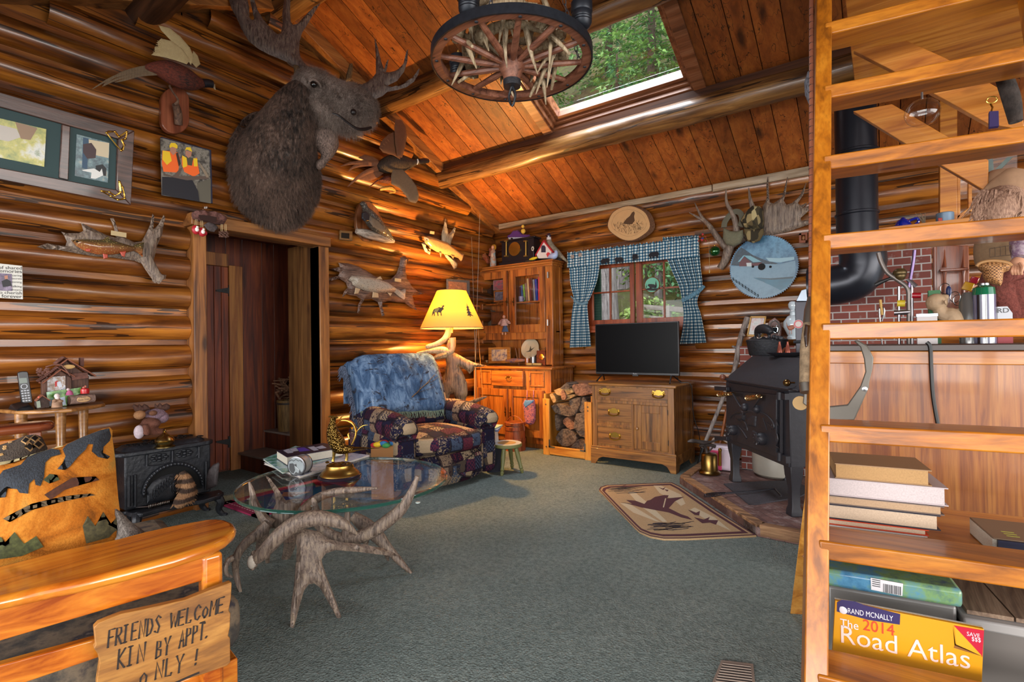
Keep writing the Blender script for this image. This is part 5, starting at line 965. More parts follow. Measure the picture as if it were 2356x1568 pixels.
for P in([(1640,800,30),(1700,680,36),(1720,560,36),(1680,440,40),(1580,370,42),(1470,360,36),(1420,385,14),(1340,470,5)],[(1720,600,16),(1760,530,18),(1840,460,16),(1935,448,5)],[(1460,370,14),(1440,320,18),(1495,280,4)],[(1600,700,14),(1580,620,20),(1600,590,6)],[(1660,520,30),(1630,490,30),(1650,480,10)]):sz.sweep(b,P,-.01,n=7,flat=.5)
b.build('cornstalk',GOLD,st);b=MB()
for i in range(9):b.ell(sz.p(1200+55*i,1120+(i*37%60),.0+.008*((i*5)%3)),(.014,.012,.007),7)
b.build('leaves',AB,st)
bx=thing('patchwork_box','small cardboard box with bright patchwork top beside the recliner','box',onz(862,1100,0)+V((-.3,.35,0)));q=V((-3.30,2.78,0))
o_=onz(835,1085,.15);b=MB();b.obox((-3.28,2.62,0),(.16,.09,0),(-.09,.16,0),(0,0,.42));b.build('box',plain('9a6a3c',.8),bx,bevel=.004);b=MB()
for i,m_ in enumerate((0,1,2,3,1,0,3,2)):b.use(m_).ell((-3.24+.03*(i%4),2.63+.035*(i//2),.43+.006*(i%3)),(.035,.035,.02),8)
b.build('yarn_squares',[plain('b82430',.8),plain('d8b020',.8),plain('2c6aa0',.8),plain('3c8a4c',.8)],bx)
# recliner
FRc=onz(1115,1107);rv=V((math.cos(math.radians(78)),math.sin(math.radians(78)),0));PW=.66;FLc=FRc-rv*PW;fv=V((rv.y,-rv.x,0))
RM=frame(FLc,rv,-fv,(0,0,1))
t=NT('lodge_patchwork');mp=t.map((1,1,1));vq=t.n('ShaderNodeTexVoronoi',distance='CHEBYCHEV');t.put(vq.inputs[0],mp);vq.inputs['Scale'].default_value=9.;vq.inputs['Randomness'].default_value=.45
sp_=t.n('ShaderNodeSeparateColor');t.put(sp_.inputs[0],vq.outputs['Color']);base=t.ramp(sp_.outputs[0],[(0,'1f1d33'),(.2,'8a7460'),(.38,'3d1a26'),(.52,'3f4a5e'),(.66,'a08a70'),(.82,'26263c'),(.92,'5a2632')],'CONSTANT')
alt=t.ramp(sp_.outputs[1],[(0,'9a866c'),(.35,'231c2c'),(.7,'54283a')],'CONSTANT');ch=t.n('ShaderNodeTexChecker');t.put(ch.inputs[0],t.map((1,1,1)));ch.inputs['Scale'].default_value=58.
dn=t.noise(38.,None,3,.7,1.5);k1=t.math('GREATER_THAN',dn,.56);k2=t.math('MULTIPLY',ch.outputs['Fac'],t.math('GREATER_THAN',sp_.outputs[2],.62));fine=t.noise(260.)
col=t.mix(t.math('MAXIMUM',t.math('MULTIPLY',k1,.9),k2),base,alt);col=t.mix(t.math('MULTIPLY',t.math('GREATER_THAN',vq.outputs['Distance'],.47),.8),col,srgb('17131c'));col=t.mix(t.math('MULTIPLY',fine,.3),col,srgb('15111a'));t.bump(fine,.35,.004)
PATCH=t.out(col,.92,spec=.1)
rc=thing('recliner','plump recliner in navy, burgundy and tan lodge patchwork beside the lamp','armchair',FLc)
def rbox(a,b_,bulge=.02,mat=PATCH,name='x',par=rc,bev=.05,n=6,M=RM):
 """upholstered block: subdivided faces pushed out, edges rounded"""
 c=[(a[i]+b_[i])/2 for i in range(3)];h=[(b_[i]-a[i])/2 for i in range(3)];m_=MB(M);vs={};rad_=min(bev,*h)
 for ax_ in range(3):
  for s_ in(-1,1):
   P=[]
   for i in range(n+1):
    row=[]
    for j in range(n+1):
     p=[0,0,0];p[ax_]=s_;p[(ax_+1)%3]=-1+2*i/n;p[(ax_+2)%3]=-1+2*j/n
     q=[p[k]*h[k]for k in range(3)];core=[max(-(h[k]-rad_),min(h[k]-rad_,q[k]))for k in range(3)];d=V([q[k]-core[k]for k in range(3)])
     if d.length>rad_:d=d.normalized()*rad_
     w=(1-p[(ax_+1)%3]**2)*(1-p[(ax_+2)%3]**2);e=[core[k]+d[k]for k in range(3)];e[ax_]+=s_*bulge*w
     row.append([c[k]+e[k]for k in range(3)])
    P.append(row)
   m_.grid(P if s_>0 else P[::-1])
 o=m_.build(name,mat,par);return o
def weld(o):
 q=o.modifiers.new('weld','WELD');q.merge_threshold=.0005;q=o.modifiers.new('subdivision','SUBSURF');q.levels=q.render_levels=1;return o
w_=PW
weld(rbox((-.15,.10,.03),(w_+.15,.95,.34),.0,name='base',bev=.03));weld(rbox((0,0,.05),(w_,.12,.285),.025,name='footrest',bev=.05));weld(rbox((-.005,-.03,.285),(w_+.005,.68,.47),.035,name='seat_cushion',bev=.06))
for x0,x1 in((-.20,.02),(w_-.02,w_+.20)):
 weld(rbox((x0,.05,.04),(x1,.92,.50),.012,name='arm',bev=.04));a_=MB(RM);xm=(x0+x1)/2;a_.tube(smooth_path([(xm,.03,.50),(xm,.06,.51),(xm,.3,.545),(xm,.55,.56),(xm,.92,.55)],3),[.07,.105,.118,.122,.125,.126,.126,.126,.126,.126,.125,.12,.11],14,flat=.9);weld(a_.build('arm_pad',PATCH,rc))
prof=[(.60,.46),(.63,.60),(.68,.76),(.74,.92),(.80,1.03),(.86,1.09),(.92,1.10),(.98,1.06),(1.01,.93),(1.0,.66),(.97,.38),(.80,.32)]
pr=smooth_path(prof+prof[:1],3)[:-1];cy_=sum(p[0]for p in pr)/len(pr);cz_=sum(p[1]for p in pr)/len(pr)
BX0,BX1=-.15,w_+.10
def bring(x,off=0.):
 q=(x-BX0)/(BX1-BX0);e=min(q,1-q);k=1-.16*max(0,1-max(e,0)/.13)**2;wob=.02*math.sin(q*PI)
 return[(x,cy_+(y-cy_)*(k+off/.25)-wob,cz_+(z-cz_)*(k+off/.4)+wob*.6)for y,z in pr]
b=MB(RM);b.loft([bring(lerp(BX0,BX1,i/14))for i in range(15)]);weld(b.build('backrest',PATCH,rc))
t=NT('blue_throw');n1=t.noise(1.,t.map((16,16,3.5)),6,.7,.8);n2=t.noise(4.,None,4);c=t.ramp(t.math('ADD',t.math('MULTIPLY',n1,.7),t.math('MULTIPLY',n2,.3)),[(.33,'18263e'),(.48,'3a506e'),(.6,'647a96'),(.72,'8a98a8')]);n3=t.noise(1.,t.map((5,5,9)),5,.7,2.);c=t.mix(t.ramp(n3,[(.56,(0,0,0)),(.62,(255,255,255))]),c,srgb('2c2c34'));t.bump(n1,.35,.006);THROW=t.out(c,.95,spec=.1)
tw=thing('throw_blanket','blue winter scene throw with fringe draped over the recliner back','blanket',RM@V((.3,.6,.6)))
b=MB(RM);ks=[i for i,p in enumerate(pr)];idx=[i for i in range(3,28)]
rows=[];N=26
for i in range(N+1):
 x=lerp(BX0-.025,w_+.02,i/N);rg_=bring(max(x,BX0+.0)if x>BX0 else BX0,.012);row=[]
 for q,j in enumerate(idx):
  p=rg_[j];f=1+.0;nz=.010*noise.noise(V((x*9,q*.55,2)))+.008*noise.noise(V((x*22,q*.4,5)));dz=(-.05*(x-.1)+.02*noise.noise(V((x*5,0,1))))if q<6 else 0
  row.append((x-(.012 if i==0 else 0),p[1]-.012-nz-(.01 if q<4 else 0),p[2]+.008+nz*.5+dz*(1-q/6 if q<6 else 0)))
 rows.append(row)
left=[[(BX0-.03-.012*abs(noise.noise(V((k*3,q,1))))-.002*k,p[1]+.05*k,p[2]-.02*k-.06*k*0)for q,p in enumerate(rows[0])]for k in(2,1)]
left=[[(p[0],min(p[1],.98),p[2])for p in r_]for r_ in left]
b.grid(left+rows);o=b.build('cloth',THROW,tw);q=o.modifiers.new('solid','SOLIDIFY');q.thickness=.006;q.offset=1
b=MB(RM);r_=random.Random(3)
for i in range(N*4):
 x=lerp(BX0,w_+.02,i/(N*4));k=i/4;p=V(rows[int(k)][0]).lerp(V(rows[min(int(k)+1,N)][0]),k%1);b.tube([p,p+V((r_.uniform(-.01,.01),-.012,-.03)),p+V((r_.uniform(-.015,.015),-.015,-.06))],[.004,.003,.002],4)
b.build('bottom_fringe',plain('6a7868',.9,0,'fringe',.4,60),tw)
b=MB(RM)
for i in range(110):
 q=i/110*20;p=V(left[0][int(q)]).lerp(V(left[0][min(int(q)+1,24)]),q%1);b.tube([p,p+V((-.02,r_.uniform(-.01,.03),-.01)),p+V((-.02+r_.uniform(-.02,.01),r_.uniform(.0,.05),-.05))],[.0045,.004,.002],4)
b.build('side_fringe',plain('4a5468',.9,0,'fringe_blue',.5,60),tw)
b=MB(RM)
def onback(x,q):
 i=(x-BX0+.025)/(w_+.045-BX0)*N;i=max(0,min(N-.01,i));a=V(rows[int(i)][int(q)]).lerp(V(rows[int(i)+1][int(q)]),i%1);c_=V(rows[int(i)][int(q)+1]).lerp(V(rows[int(i)+1][int(q)+1]),i%1);return a.lerp(c_,q%1)+V((0,-.012,.003))
for A,B_,w in(((.30,2.2),(.62,5.6),.009),((.45,3.8),(.66,5.2),.006),((.36,2.8),(.60,3.8),.005),((.40,3.2),(.50,6.5),.003)):b.tube([onback(lerp(A[0],B_[0],k/10)+.012*noise.noise(V((k,A[0],0))),lerp(A[1],B_[1],k/10))for k in range(11)],[w*(1-.06*k)for k in range(11)],5,flat=.4)
b.build('woven_branch',plain('3a2c26',.9),tw)
# antler table lamp
LC=ony(1040,752,4.1);zl=Tr((760,660),3.136,pv_(LC,HN));lp=thing('antler_lamp','lit lamp with moose and pine shade on a moose antler base','lamp',(LC.x,LC.y,0))
zb0,zt0=zl.p(880,297).z,zl.p(870,27).z;rb_,rt_=rad(LC,228/3.136),rad(LC,105/3.136)
t=NT('lamp_shade');df=t.n('ShaderNodeBsdfDiffuse');df.inputs[0].default_value=srgb('c0a868');tl_=t.n('ShaderNodeBsdfTranslucent');tl_.inputs[0].default_value=srgb('bca240');mx=t.n('ShaderNodeMixShader');mx.inputs[0].default_value=.4;t.put(mx.inputs[1],df.outputs[0]);t.put(mx.inputs[2],tl_.outputs[0]);t.put(t.t.nodes['Material Output'].inputs[0],mx.outputs[0])
b=MB();b.lathe([(rb_,0),(rt_,zt0-zb0),(rt_-.002,zt0-zb0),(rb_-.002,0)],48,(LC.x,LC.y,zb0),cap=False);b.add([],[]);shd=b.build('shade',t.mat,lp)
b=MB();
for r__,z_ in((rb_,zb0),(rt_,zt0)):b.tube([(LC.x+r__*math.cos(2*PI*k/48),LC.y+r__*math.sin(2*PI*k/48),z_)for k in range(49)],.004,6)
b.build('shade_trim',plain('6a5038',.8),shd)
cam_a=math.atan2(-LC.y,-LC.x)
def onshade(x,y):
 z_=zl.p(x,y).z;q=(z_-zb0)/(zt0-zb0);r__=lerp(rb_,rt_,q)+.0015;p=zl.p(x,y);lat=(p-LC).dot(V((-math.sin(cam_a),math.cos(cam_a),0)));a=cam_a+math.asin(max(-.99,min(.99,lat/r__)));return V((LC.x+r__*math.cos(a),LC.y+r__*math.sin(a),z_))
b=MB();MS=[(738,222),(742,190),(752,168),(790,155),(800,160),(812,155),(800,142),(812,148),(820,140),(826,150),(816,158),(822,172),(812,178),(804,190),(808,216),(802,218),(798,196),(782,192),(786,216),(780,220),(774,194),(758,192),(760,216),(754,220),(752,198)]
b.flat([onshade(*p)for p in MS]);b.flat([onshade(*p)for p in[(980,122),(988,145),(1000,152),(992,158),(1006,176),(996,176),(1018,196),(1004,196),(1032,216),(1008,212),(1010,222),(1002,220),(1000,213),(984,216),(990,198),(980,198),(988,178),(978,178),(984,160),(977,158),(982,145)]]);b.build('silhouettes',plain('4a3c30',.9),shd,label='dark moose and pine tree silhouettes')
LA=BONE
b=MB();b.puff(zl([(850,380),(905,375),(903,420),(895,470),(930,490),(985,520),(1040,545),(1132,568),(1085,575),(1040,578),(1030,600),(1005,626),(985,603),(950,582),(930,572),(958,620),(985,690),(992,760),(972,830),(950,850),(912,850),(900,800),(888,765),(865,772),(852,812),(832,835),(808,822),(795,740),(788,690),(825,625),(838,560),(828,500),(835,440)],.03),HN,.03,.9,rim=.06,step=.025,noi=.3);b.build('antler',wood('3a2a20','7a5e46','a0805c','z','lamp_antler',4,0,.5,None,bump=.4,tint=0,knotc='2c1e16'),lp)
b=MB();zl.sweep(b,[(880,365,26,.03),(882,420,24,.03),(860,470,28,.03),(800,455,30,.04),(700,465,16,.05),(622,476,5,.06)],n=10);zl.sweep(b,[(840,480,30,.04),(780,500,22,.05),(740,515,8,.06)],n=8);b.build('antler',LA,lp)
b=MB();zl.sweep(b,[(858,285,22,0),(848,340,24,0),(815,385,22,.02),(760,415,20,.03),(700,430,16,.04),(690,432,10,.04)],n=10);b.build('antler',LA,lp);b=MB();zl.sweep(b,[(900,870,22,-.02),(980,848,18,.0),(1060,815,14,.02),(1128,790,5,.04)],n=8);b.build('antler',ANTL,lp)
b=MB();b.lathe([(0,0),(.16,0),(.16,.02),(.05,.04),(.03,.06),(.03,.5),(0,.5)],20,(LC.x,LC.y,0));zl.sweep(b,[(870,900,40,-.03),(870,830,40,-.02)],n=10);b.build('base',plain('2a1c12',.5),lp)
b=MB();b.tube([(LC.x,LC.y,zb0-.05),(LC.x,LC.y,zb0+.12)],.014,10);b.build('socket',BRASS,lp);b=MB();b.ell((LC.x,LC.y,zb0+.17),(.03,.03,.045),12);t=NT('bulb_glow');t.b.inputs['Emission Color'].default_value=srgb('ffc46a');t.b.inputs['Emission Strength'].default_value=5.;b.build('bulb',t.mat,lp)
LAMP_AT=(LC.x,LC.y,zb0+.24)
# glazed cupboard in the corner
OAKC=wood('5c2c0c','94541c','ac6a2a','z','cupboard_oak',1.4,.3,.38,.3,tint=.05,blotch=.15);OAKX=wood('5c2c0c','94541c','ac6a2a','x','cupboard_oak_x',1.4,.3,.38,.3,tint=.05,blotch=.15)
YF=4.95;CXR=onz(1248,1033).x
YU=CAM.y+(CXR-CAM.x)/ray(1271,700).x*ray(1271,700).y
def py_(y):return lambda px,py,off:ony(px,py,y-off)
zU=Tr((1080,560),5.227,py_(YU));zL=Tr((980,780),5.6,py_(YF))
CXL=zU.p(75,700).x;YW=5.46
def rect(b,z,a,c,y0,y1):
 p,q,r_,s_=z.p(*a),z.p(*c),z.p(a[0],c[1]),z.p(c[0],a[1]);return b.box(((p.x+r_.x)/2,min(y0,y1),(q.z+r_.z)/2),((q.x+s_.x)/2,max(y0,y1),(p.z+s_.z)/2))
hu=thing('cupboard','tall oak corner cupboard with two glass doors over a drawer','cupboard',((CXL+CXR)/2,5.2,0))
zc_=zL.p(1100,350).z;ztop=zU.p(520,250).z;zn0,zn1=zc_+.012,zU.p(520,1155).z;zd0,zd1=zU.p(720,1055).z,zU.p(720,310).z;xm_=zU.p(490,700).x
b=MB();b.box((CXL,YU,zc_),(CXL+.018,YW,ztop));b.box((CXR-.018,YU,zc_),(CXR,YW,ztop));b.box((CXL,YW-.012,zc_),(CXR,YW,ztop));b.box((CXL,YU,ztop-.02),(CXR,YW,ztop));b.box((CXL,YU+.01,zd0-.02),(CXR,YW,zd0));zsh=zU.p(520,700).z;b.box((CXL+.015,YU+.05,zsh-.018),(CXR-.015,YW,zsh))
xl1,xr0=zU.p(150,700).x,zU.p(915,700).x
b.box((CXL,YU-.004,zn0),(zU.p(108,700).x,YU+.02,ztop-.01));b.box((zU.p(108,700).x,YU-.004,zn0),(xl1+.012,YU+.02,zd0));b.box((xr0,YU-.004,zn0),(CXR,YU+.02,ztop-.01));b.box((xl1+.012,YU-.004,zn1),(xr0,YU+.02,zd0));b.box((zU.p(108,700).x,YU-.004,zd1),(xr0,YU+.02,ztop-.01));b.box((zU.p(475,700).x,YU-.002,zd0),(zU.p(505,700).x,YU+.02,zd1))
b.box((CXR,YU+.0,zc_+.01),(CXR+.006,YU+.07,ztop-.02));b.box((CXR,YW-.07,zc_+.01),(CXR+.006,YW,ztop-.02));b.box((CXR,YU+.07,ztop-.12),(CXR+.005,YW-.07,ztop-.021));b.box((CXR,YU+.07,zc_+.011),(CXR+.005,YW-.07,zc_+.12))
b.build('upper_case',OAKC,hu,bevel=.003)
b=MB();b.box((CXL-.02,YU-.03,ztop-.045),(CXR+.025,YW,ztop-.02));b.box((CXL-.035,YU-.045,ztop-.02),(CXR+.04,YW,ztop+.0));b.box((CXL-.01,YU-.016,ztop-.075),(CXR+.014,YW,ztop-.045));b.build('cornice',OAKX,hu,bevel=.005)
for(a,c,ga,gc)in(((108,378),(478,1068),(165,447),(425,980)),((505,315),(922,1056),(562,402),(860,966))):
 p,q=zU.p(*a),zU.p(*c);g0,g1=zU.p(*ga),zU.p(*gc);zt_,zb_=(zd1+.012),zd0-.012;gz1,gz0=g0.z,g1.z;b=MB();y0,y1=YU-.026,YU-.005
 b.box((p.x,y0,zb_),(g0.x,y1,zt_));b.box((g1.x,y0,zb_),(q.x,y1,zt_));b.box((g0.x,y0,gz1),(g1.x,y1,zt_));b.box((g0.x,y0,zb_),(g1.x,y1,gz0));d=b.build('door',OAKC,hu,bevel=.003);MB().box((g0.x-.004,YU-.016,gz0-.004),(g1.x+.004,YU-.012,gz1+.004)).build('pane',GLASS,d)
 hx=450 if a[0]<200 else 530;b=MB();c_=zU.p(hx,700,.03);b.prism([c_+V((x*.01,0,z*.055))for x,z in((0,1),(.8,.7),(.4,.4),(1,.0),(.4,-.4),(.8,-.7),(0,-1),(-.8,-.7),(-.4,-.4),(-1,0),(-.4,.4),(-.8,.7))],(0,.004,0));b.ell(c_+V((0,-.012,0)),(.011,.011,.011),10);b.build('handle',plain('5c4a2c',.4,1.,'dark_brass'),d)
for y_ in(378,950):p=zU.p(935,y_,.028);b=MB();b.box((p.x-.003,p.y,p.z-.035),(p.x+.02,p.y+.006,p.z+.035));b.tube([p+V((.004,-.002,-.037)),p+V((.004,-.002,.037))],.005,8);b.build('hinge',STEEL,hu)
x0b,x1b=zL.p(617,500).x,zL.p(1605,500).x
b=MB();b.box((x0b,YF,.055),(x1b,YW,zc_-.03));b.box((x0b+.01,YF+.03,0),(x1b-.01,YW,.06));b.box((x1b,YF,.06),(x1b+.005,YF+.07,zc_-.03));b.box((x1b,YW-.06,.06),(x1b+.005,YW,zc_-.03));b.box((x1b,YF+.07,zc_-.14),(x1b+.004,YW-.06,zc_-.031));b.build('base_case',OAKC,hu,bevel=.003)
b=MB();b.box((x0b-.02,YF-.03,zc_-.03),(x1b+.035,YW,zc_));b.build('counter',OAKX,hu,bevel=.008)
b=MB();
zdr0,zdr1=zL.p(1070,598).z,zL.p(1070,405).z
b.box((zL.p(872,500).x,YF-.045,zdr0),(zL.p(1275,500).x,YF+.01,zdr1));dr=b.build('drawer',OAKX,hu,bevel=.004)
def bail(par,c,w,mat=GOLD,name='handle',n=YN):
 b=MB();c=V(c);b.prism([c+V((x*w,0,z*w))for x,z in((-.5,.05),(-.42,.26),(-.25,.2),(-.12,.3),(.12,.3),(.25,.2),(.42,.26),(.5,.05),(.44,-.12),(.25,-.05),(0,-.1),(-.25,-.05),(-.44,-.12))],(0,-.003,0));b.tube(smooth_path([c+V((-.4*w,-.006,.08*w)),c+V((-.36*w,-.02,-.16*w)),c+V((0,-.026,-.26*w)),c+V((.36*w,-.02,-.16*w)),c+V((.4*w,-.006,.08*w))],4),.045*w,6)
 for s_ in(-1,1):b.ell(c+V((s_*.4*w,-.006,.08*w)),(.08*w,.008,.08*w),8)
 return b.build(name,mat,par)
c_=zL.p(1065,495,.046);bail(dr,c_,.085)
for a,c in(((718,415),(832,560)),((1350,435),(1510,595))):
 b=MB();p,q=zL.p(*a),zL.p(*c);w=.018
 for u0,v0,u1,v1 in((p.x-w,q.z-w,p.x,p.z+w),(q.x,q.z-w,q.x+w,p.z+w),(p.x,p.z,q.x,p.z+w),(p.x,q.z-w,q.x,q.z)):b.box((u0,YF-.012,v0),(u1,YF,v1))
 b.build('side_panel',OAKX,hu,bevel=.003)
zdt,zdb=zL.p(1100,640).z,zL.p(1500,1275).z
for a,c in((655,1060),(1075,1530)):
 x0,x1=zL.p(a,700).x,zL.p(c,700).x;s_=.065;b=MB();y0=YF-.02
 b.box((x0,y0,zdb),(x0+s_,YF,zdt));b.box((x1-s_,y0,zdb),(x1,YF,zdt));b.box((x0+s_,y0+.0008,zdt-.085),(x1-s_,YF,zdt-.001));b.box((x0+s_,y0+.0008,zdb+.001),(x1-s_,YF,zdb+.085));b.box((x0+s_,YF-.006,zdb+.085),(x1-s_,YF-.001,zdt-.085));d=b.build('door',OAKC,hu,bevel=.003)
 hx=x1-.03 if a<800 else x0+.03;b=MB();p=V((hx,y0-.004,zL.p(1040,930).z));b.prism([p+V((x*.009,0,z*.06))for x,z in((0,1),(1,.5),(.4,.2),(1,-.1),(.4,-.4),(.8,-.7),(0,-1),(-.8,-.7),(-.4,-.4),(-1,-.1),(-.4,.2),(-1,.5))],(0,.004,0));b.ell(p+V((0,-.012,0)),(.011,)*3,10);b.build('handle',plain('6a4a28',.4,1.,'dark_brass2'),d)
zmt=Tr((980,780),5.6,py_(YF-.05));om=thing('pot_holder_bag','purple flowered fabric bag lined in blue, hung on the lower right cupboard door','bag',zmt.p(1340,1100));FLW=photo(['2c2448','5a3a6c','b06a70','3c3058','c09060'],26,'flowered_cloth',.9)
b=MB();b.puff(zmt([(1250,830),(1270,780),(1400,780),(1415,900),(1412,1040),(1390,1090),(1340,1105),(1290,1085),(1272,1000),(1262,900)]),YN,.03,.6,rim=.03);b.build('bag',FLW,om);b=MB();b.puff(zmt([(1258,830),(1275,785),(1395,785),(1370,820),(1280,885)],.028),YN,.008,.5);b.build('lining',plain('4a74a8',.9,0,'blue_lining',.2,40),om,label='blue lining')
for x in(1302,1385):b=MB();b.line([zmt.p(x-5,785,.01),zmt.p(x,720,.012),zmt.p(x,655,.005)],.012,YN,.0);o=b.build('strap',FLW,om);q=o.modifiers.new('solid','SOLIDIFY');q.thickness=.003
# behind the glass and in the open niche
CONT=[]
zi1=Tr((1080,560),5.227,py_(YU+.12));zi0=Tr((1080,560),5.227,py_(YU+.06))
def sbook(x0,x1,zb,zt,y0,mat,label,lean=0.,group='books behind the right glass door',dep=.16):
 r=thing('book',label,'book',((x0+x1)/2,y0,zb),group);M_=Matrix.Translation((x0,0,zb))@Matrix.Rotation(lean,4,'Y')@Matrix.Translation((-x0,0,-zb))
 b=MB(M_);b.box((x0,y0,zb),(x1,y0+.003,zt));b.box((x0,y0,zb),(x0+.002,y0+dep,zt));b.box((x1-.002,y0,zb),(x1,y0+dep,zt));b.build('cover',mat,r);MB(M_).box((x0+.002,y0+.003,zb+.003),(x1-.002,y0+dep-.004,zt-.003)).build('pages',PG,r)
cols=[('4a2c3c','dark plum'),('3c5a8a','slate blue'),('7aa03c','bright green'),('8a6a5a','tan'),('c8a070','pale tan'),('6a2c28','maroon'),('54382c','brown'),('8a8a92','grey'),('1c3c9c','cobalt blue'),('c03a48','red and white')]
xs=[615,635,660,685,712,738,762,782,808,835,856];hs=[520,500,490,475,420,415,410,430,425,400]
for k,(h_,nm)in enumerate(cols):a,c=zi1.p(xs[k]-8,660),zi1.p(xs[k+1]-10,660);sbook(a.x,c.x,zsh+.002,zi1.p(xs[k],hs[k]).z,YU+.12,plain(h_,.4),f'{nm} book leaning on the shelf behind the right glass door',-.06 if k<9 else 0)
mg=thing('mug','small white and blue mug on the shelf before the books','mug',zi0.p(625,670));c=zi0.p(622,672);c.z=zsh+.001;b=MB();b.lathe([(0,0),(.026,0),(.028,.004),(.03,.065),(.027,.065),(.025,.008),(0,.008)],18,c);b.build('cup',plain('7a7c9c',.4),mg);b=MB();b.tube(smooth_path([c+V((.027,0,.012)),c+V((.046,0,.02)),c+V((.046,0,.045)),c+V((.028,0,.055))],3),.004,6);b.build('handle',plain('7a7c9c',.4),mg)
for k,(a,c,nm)in enumerate(((185,208,'thin dark upright album at the far left behind the left glass door, upper shelf'),(212,262,'broad dark upright album behind the left glass door, upper shelf'))):p,q=zi1.p(a,720),zi1.p(c,720);sbook(p.x,q.x,zsh+.002,zi1.p(a,475).z,YU+.13,plain(('3a2418','2c1c18')[k],.5),nm,0,'albums behind the left glass door')
for k,(a,c)in enumerate(((180,215),(218,262))):p,q=zi1.p(a,975),zi1.p(c,975);sbook(p.x,q.x,zd0+.002,zi1.p(a,800+6*k).z,YU+.13,plain(('46484a','58605c')[k],.5),('narrow' if k==0 else 'wider')+' grey bound book on the lower left glass shelf',0,'books on the lower left glass shelf')
def framed(name,label,z,P,fr_mat,art_cols,back=0.,fw=.1,th=.015,cat='picture',sc=20,n=YN,base=None,tilt=True):
 L=z(P);c=sum(L,V())/len(L);r=thing(name,label,cat,base or L[-1]);b=MB();I=[p.lerp(c,fw)for p in L];k=len(L)
 for i in range(k):b.prism([L[i],L[(i+1)%k],I[(i+1)%k],I[i]],n*th)
 b.build('frame',fr_mat,r,bevel=.002);b=MB();b.prism(I,n*(th*.4));b.build('photo',photo(art_cols,sc),r);MB().prism([p-n*.004 for p in L],n*.0038).build('backing',BLACK,r);return r
framed('photo_print','photo print on the upper shelf behind the left glass door',zi0,[(290,445),(425,435),(425,555),(290,562)],plain('a8a098',.5),['2a2030','6a5a60','a03c48','b8a8a8'],fw=.04,th=.004)
framed('picture_frame','wood framed photo below the print, behind the left glass door',zi0,[(298,572),(424,566),(420,690),(302,705)],OAKX,['2c2838','5c5a6a','8a8a9a'],fw=.2)
framed('carved_picture','carved brown framed picture on the lower left glass shelf',zi0,[(268,820),(424,815),(424,965),(270,978)],plain('5c3016',.6,0,'carved',.3,60),['4a2814','7a4a28','2c1a10'],fw=.15)
gd=thing('reflection_dome','glass dome and scene standing in for the lampshade reflection in the right door','ornament',zi0.p(720,950));c=zi0.p(715,955);c.z=zd0+.002;b=MB();b.lathe([(.075,.0),(.075,.05),(.06,.1),(.03,.125),(0,.13)],24,c,cap=False);b.build('dome',GLASS,gd);b=MB();b.lathe([(0,0),(.08,0),(.08,.012),(0,.012)],20,c);b.build('stand',plain('5a3a1c',.5),gd);b=MB();b.lathe([(.028,.012),(.0,.07)],8,c+V((.02,0,0)));b.ell(c+V((-.025,0,.04)),(.014,.012,.03),8);b.build('scene',plain('3c4a3a',.7),gd)  # made-up dome in place of the lampshade mirrored in the door glass
zN=Tr((1080,560),5.227,py_(YU+.03));zN2=Tr((1080,560),5.227,py_(YU+.16));zct=zc_+.001
nf=framed('picture_frame','gold studded wooden photo frame standing in the cupboard niche',zN,[(238,1250),(500,1240),(500,1430),(240,1440)],wood('7a481c','a8702c','c08a40','x','gilt_frame',2,0,.4,.3,tint=0),['3a3440','8a8088','d0b890','c8a878'],fw=.28,th=.02)
pt=thing('plate','pale round plate painted with a flying bird, leaning in the cupboard niche','plate',zN2.p(735,1420));c=zN2.p(733,1262);r_=rad(c,122/5.227);ax=V((.05,-1,.25));b=MB();b.lathe([(0,0),(r_*.6,.0),(r_*.7,.004),(r_,.014),(r_+.002,.012),(r_*.7,-.003),(0,-.006)],32,c,ax);p8=b.build('dish',plain('b0a488',.4,coat=.4),pt);b=MB();u_,v_,w_=basis(ax);b.flat([c+u_*(x*r_)+v_*(y*r_)+w_*.002 for x,y in((-.5,-.35),(-.1,-.2),(.0,.3),(.12,-.05),(.5,.15),(.2,-.15),(.1,-.3))]);b.build('bird',plain('3a3424',.6),p8)
for k,x in enumerate((565,598)):s_=thing('wood_stick',('thinner leaning' if k==0 else 'upright')+' brown stick beside the plate in the niche','stick',zN2.p(x+20,1380),'sticks in the cupboard niche');b=MB();A,B_=zN2.p(x+(25 if k==0 else 2),1400),zN2.p(x-12 if k==0 else x,1255);A.z=zct;b.tube([A,B_],.006,8);b.build('stick',plain('8a5a3c',.6),s_)
rk=thing('carved_stone','dark purple and orange carved driftwood piece at the niche front','ornament',zN.p(540,1430));b=MB();zN.sweep(b,[(445,1408,22),(520,1405,30),(600,1405,26),(680,1400,12)],n=10);b.build('stone',photo(['2c2430','6a5a6c','a06a38','3c2c30'],22,'stone',.6),rk)
for k,(x,y0,y1,rr_,m_,nm)in enumerate(((697,1310,1405,32,plain('8a4a1c',.15,coat=.6),'small glass jar of amber liquid in the niche'),(768,1282,1400,36,plain('3a3436',.15,coat=.8),'dark shiny glass beside the wooden radio in the niche'))):p=zN.p(x,y1);r_=rad(p,rr_/5.227);h=zN.p(x,y0).z-zct;j=thing('jar',nm,'jar',(p.x,p.y,zct),'jars in the niche');MB().lathe([(0,0),(r_*.9,0),(r_,.004),(r_,h*.55),(0,h*.55)],16,(p.x,p.y,zct+.001)).build('content',m_,j);MB().lathe([(r_,0),(r_+.001,h*.9),(r_*.9,h)],16,(p.x,p.y,zct),cap=False).build('glass',GLASS,j)
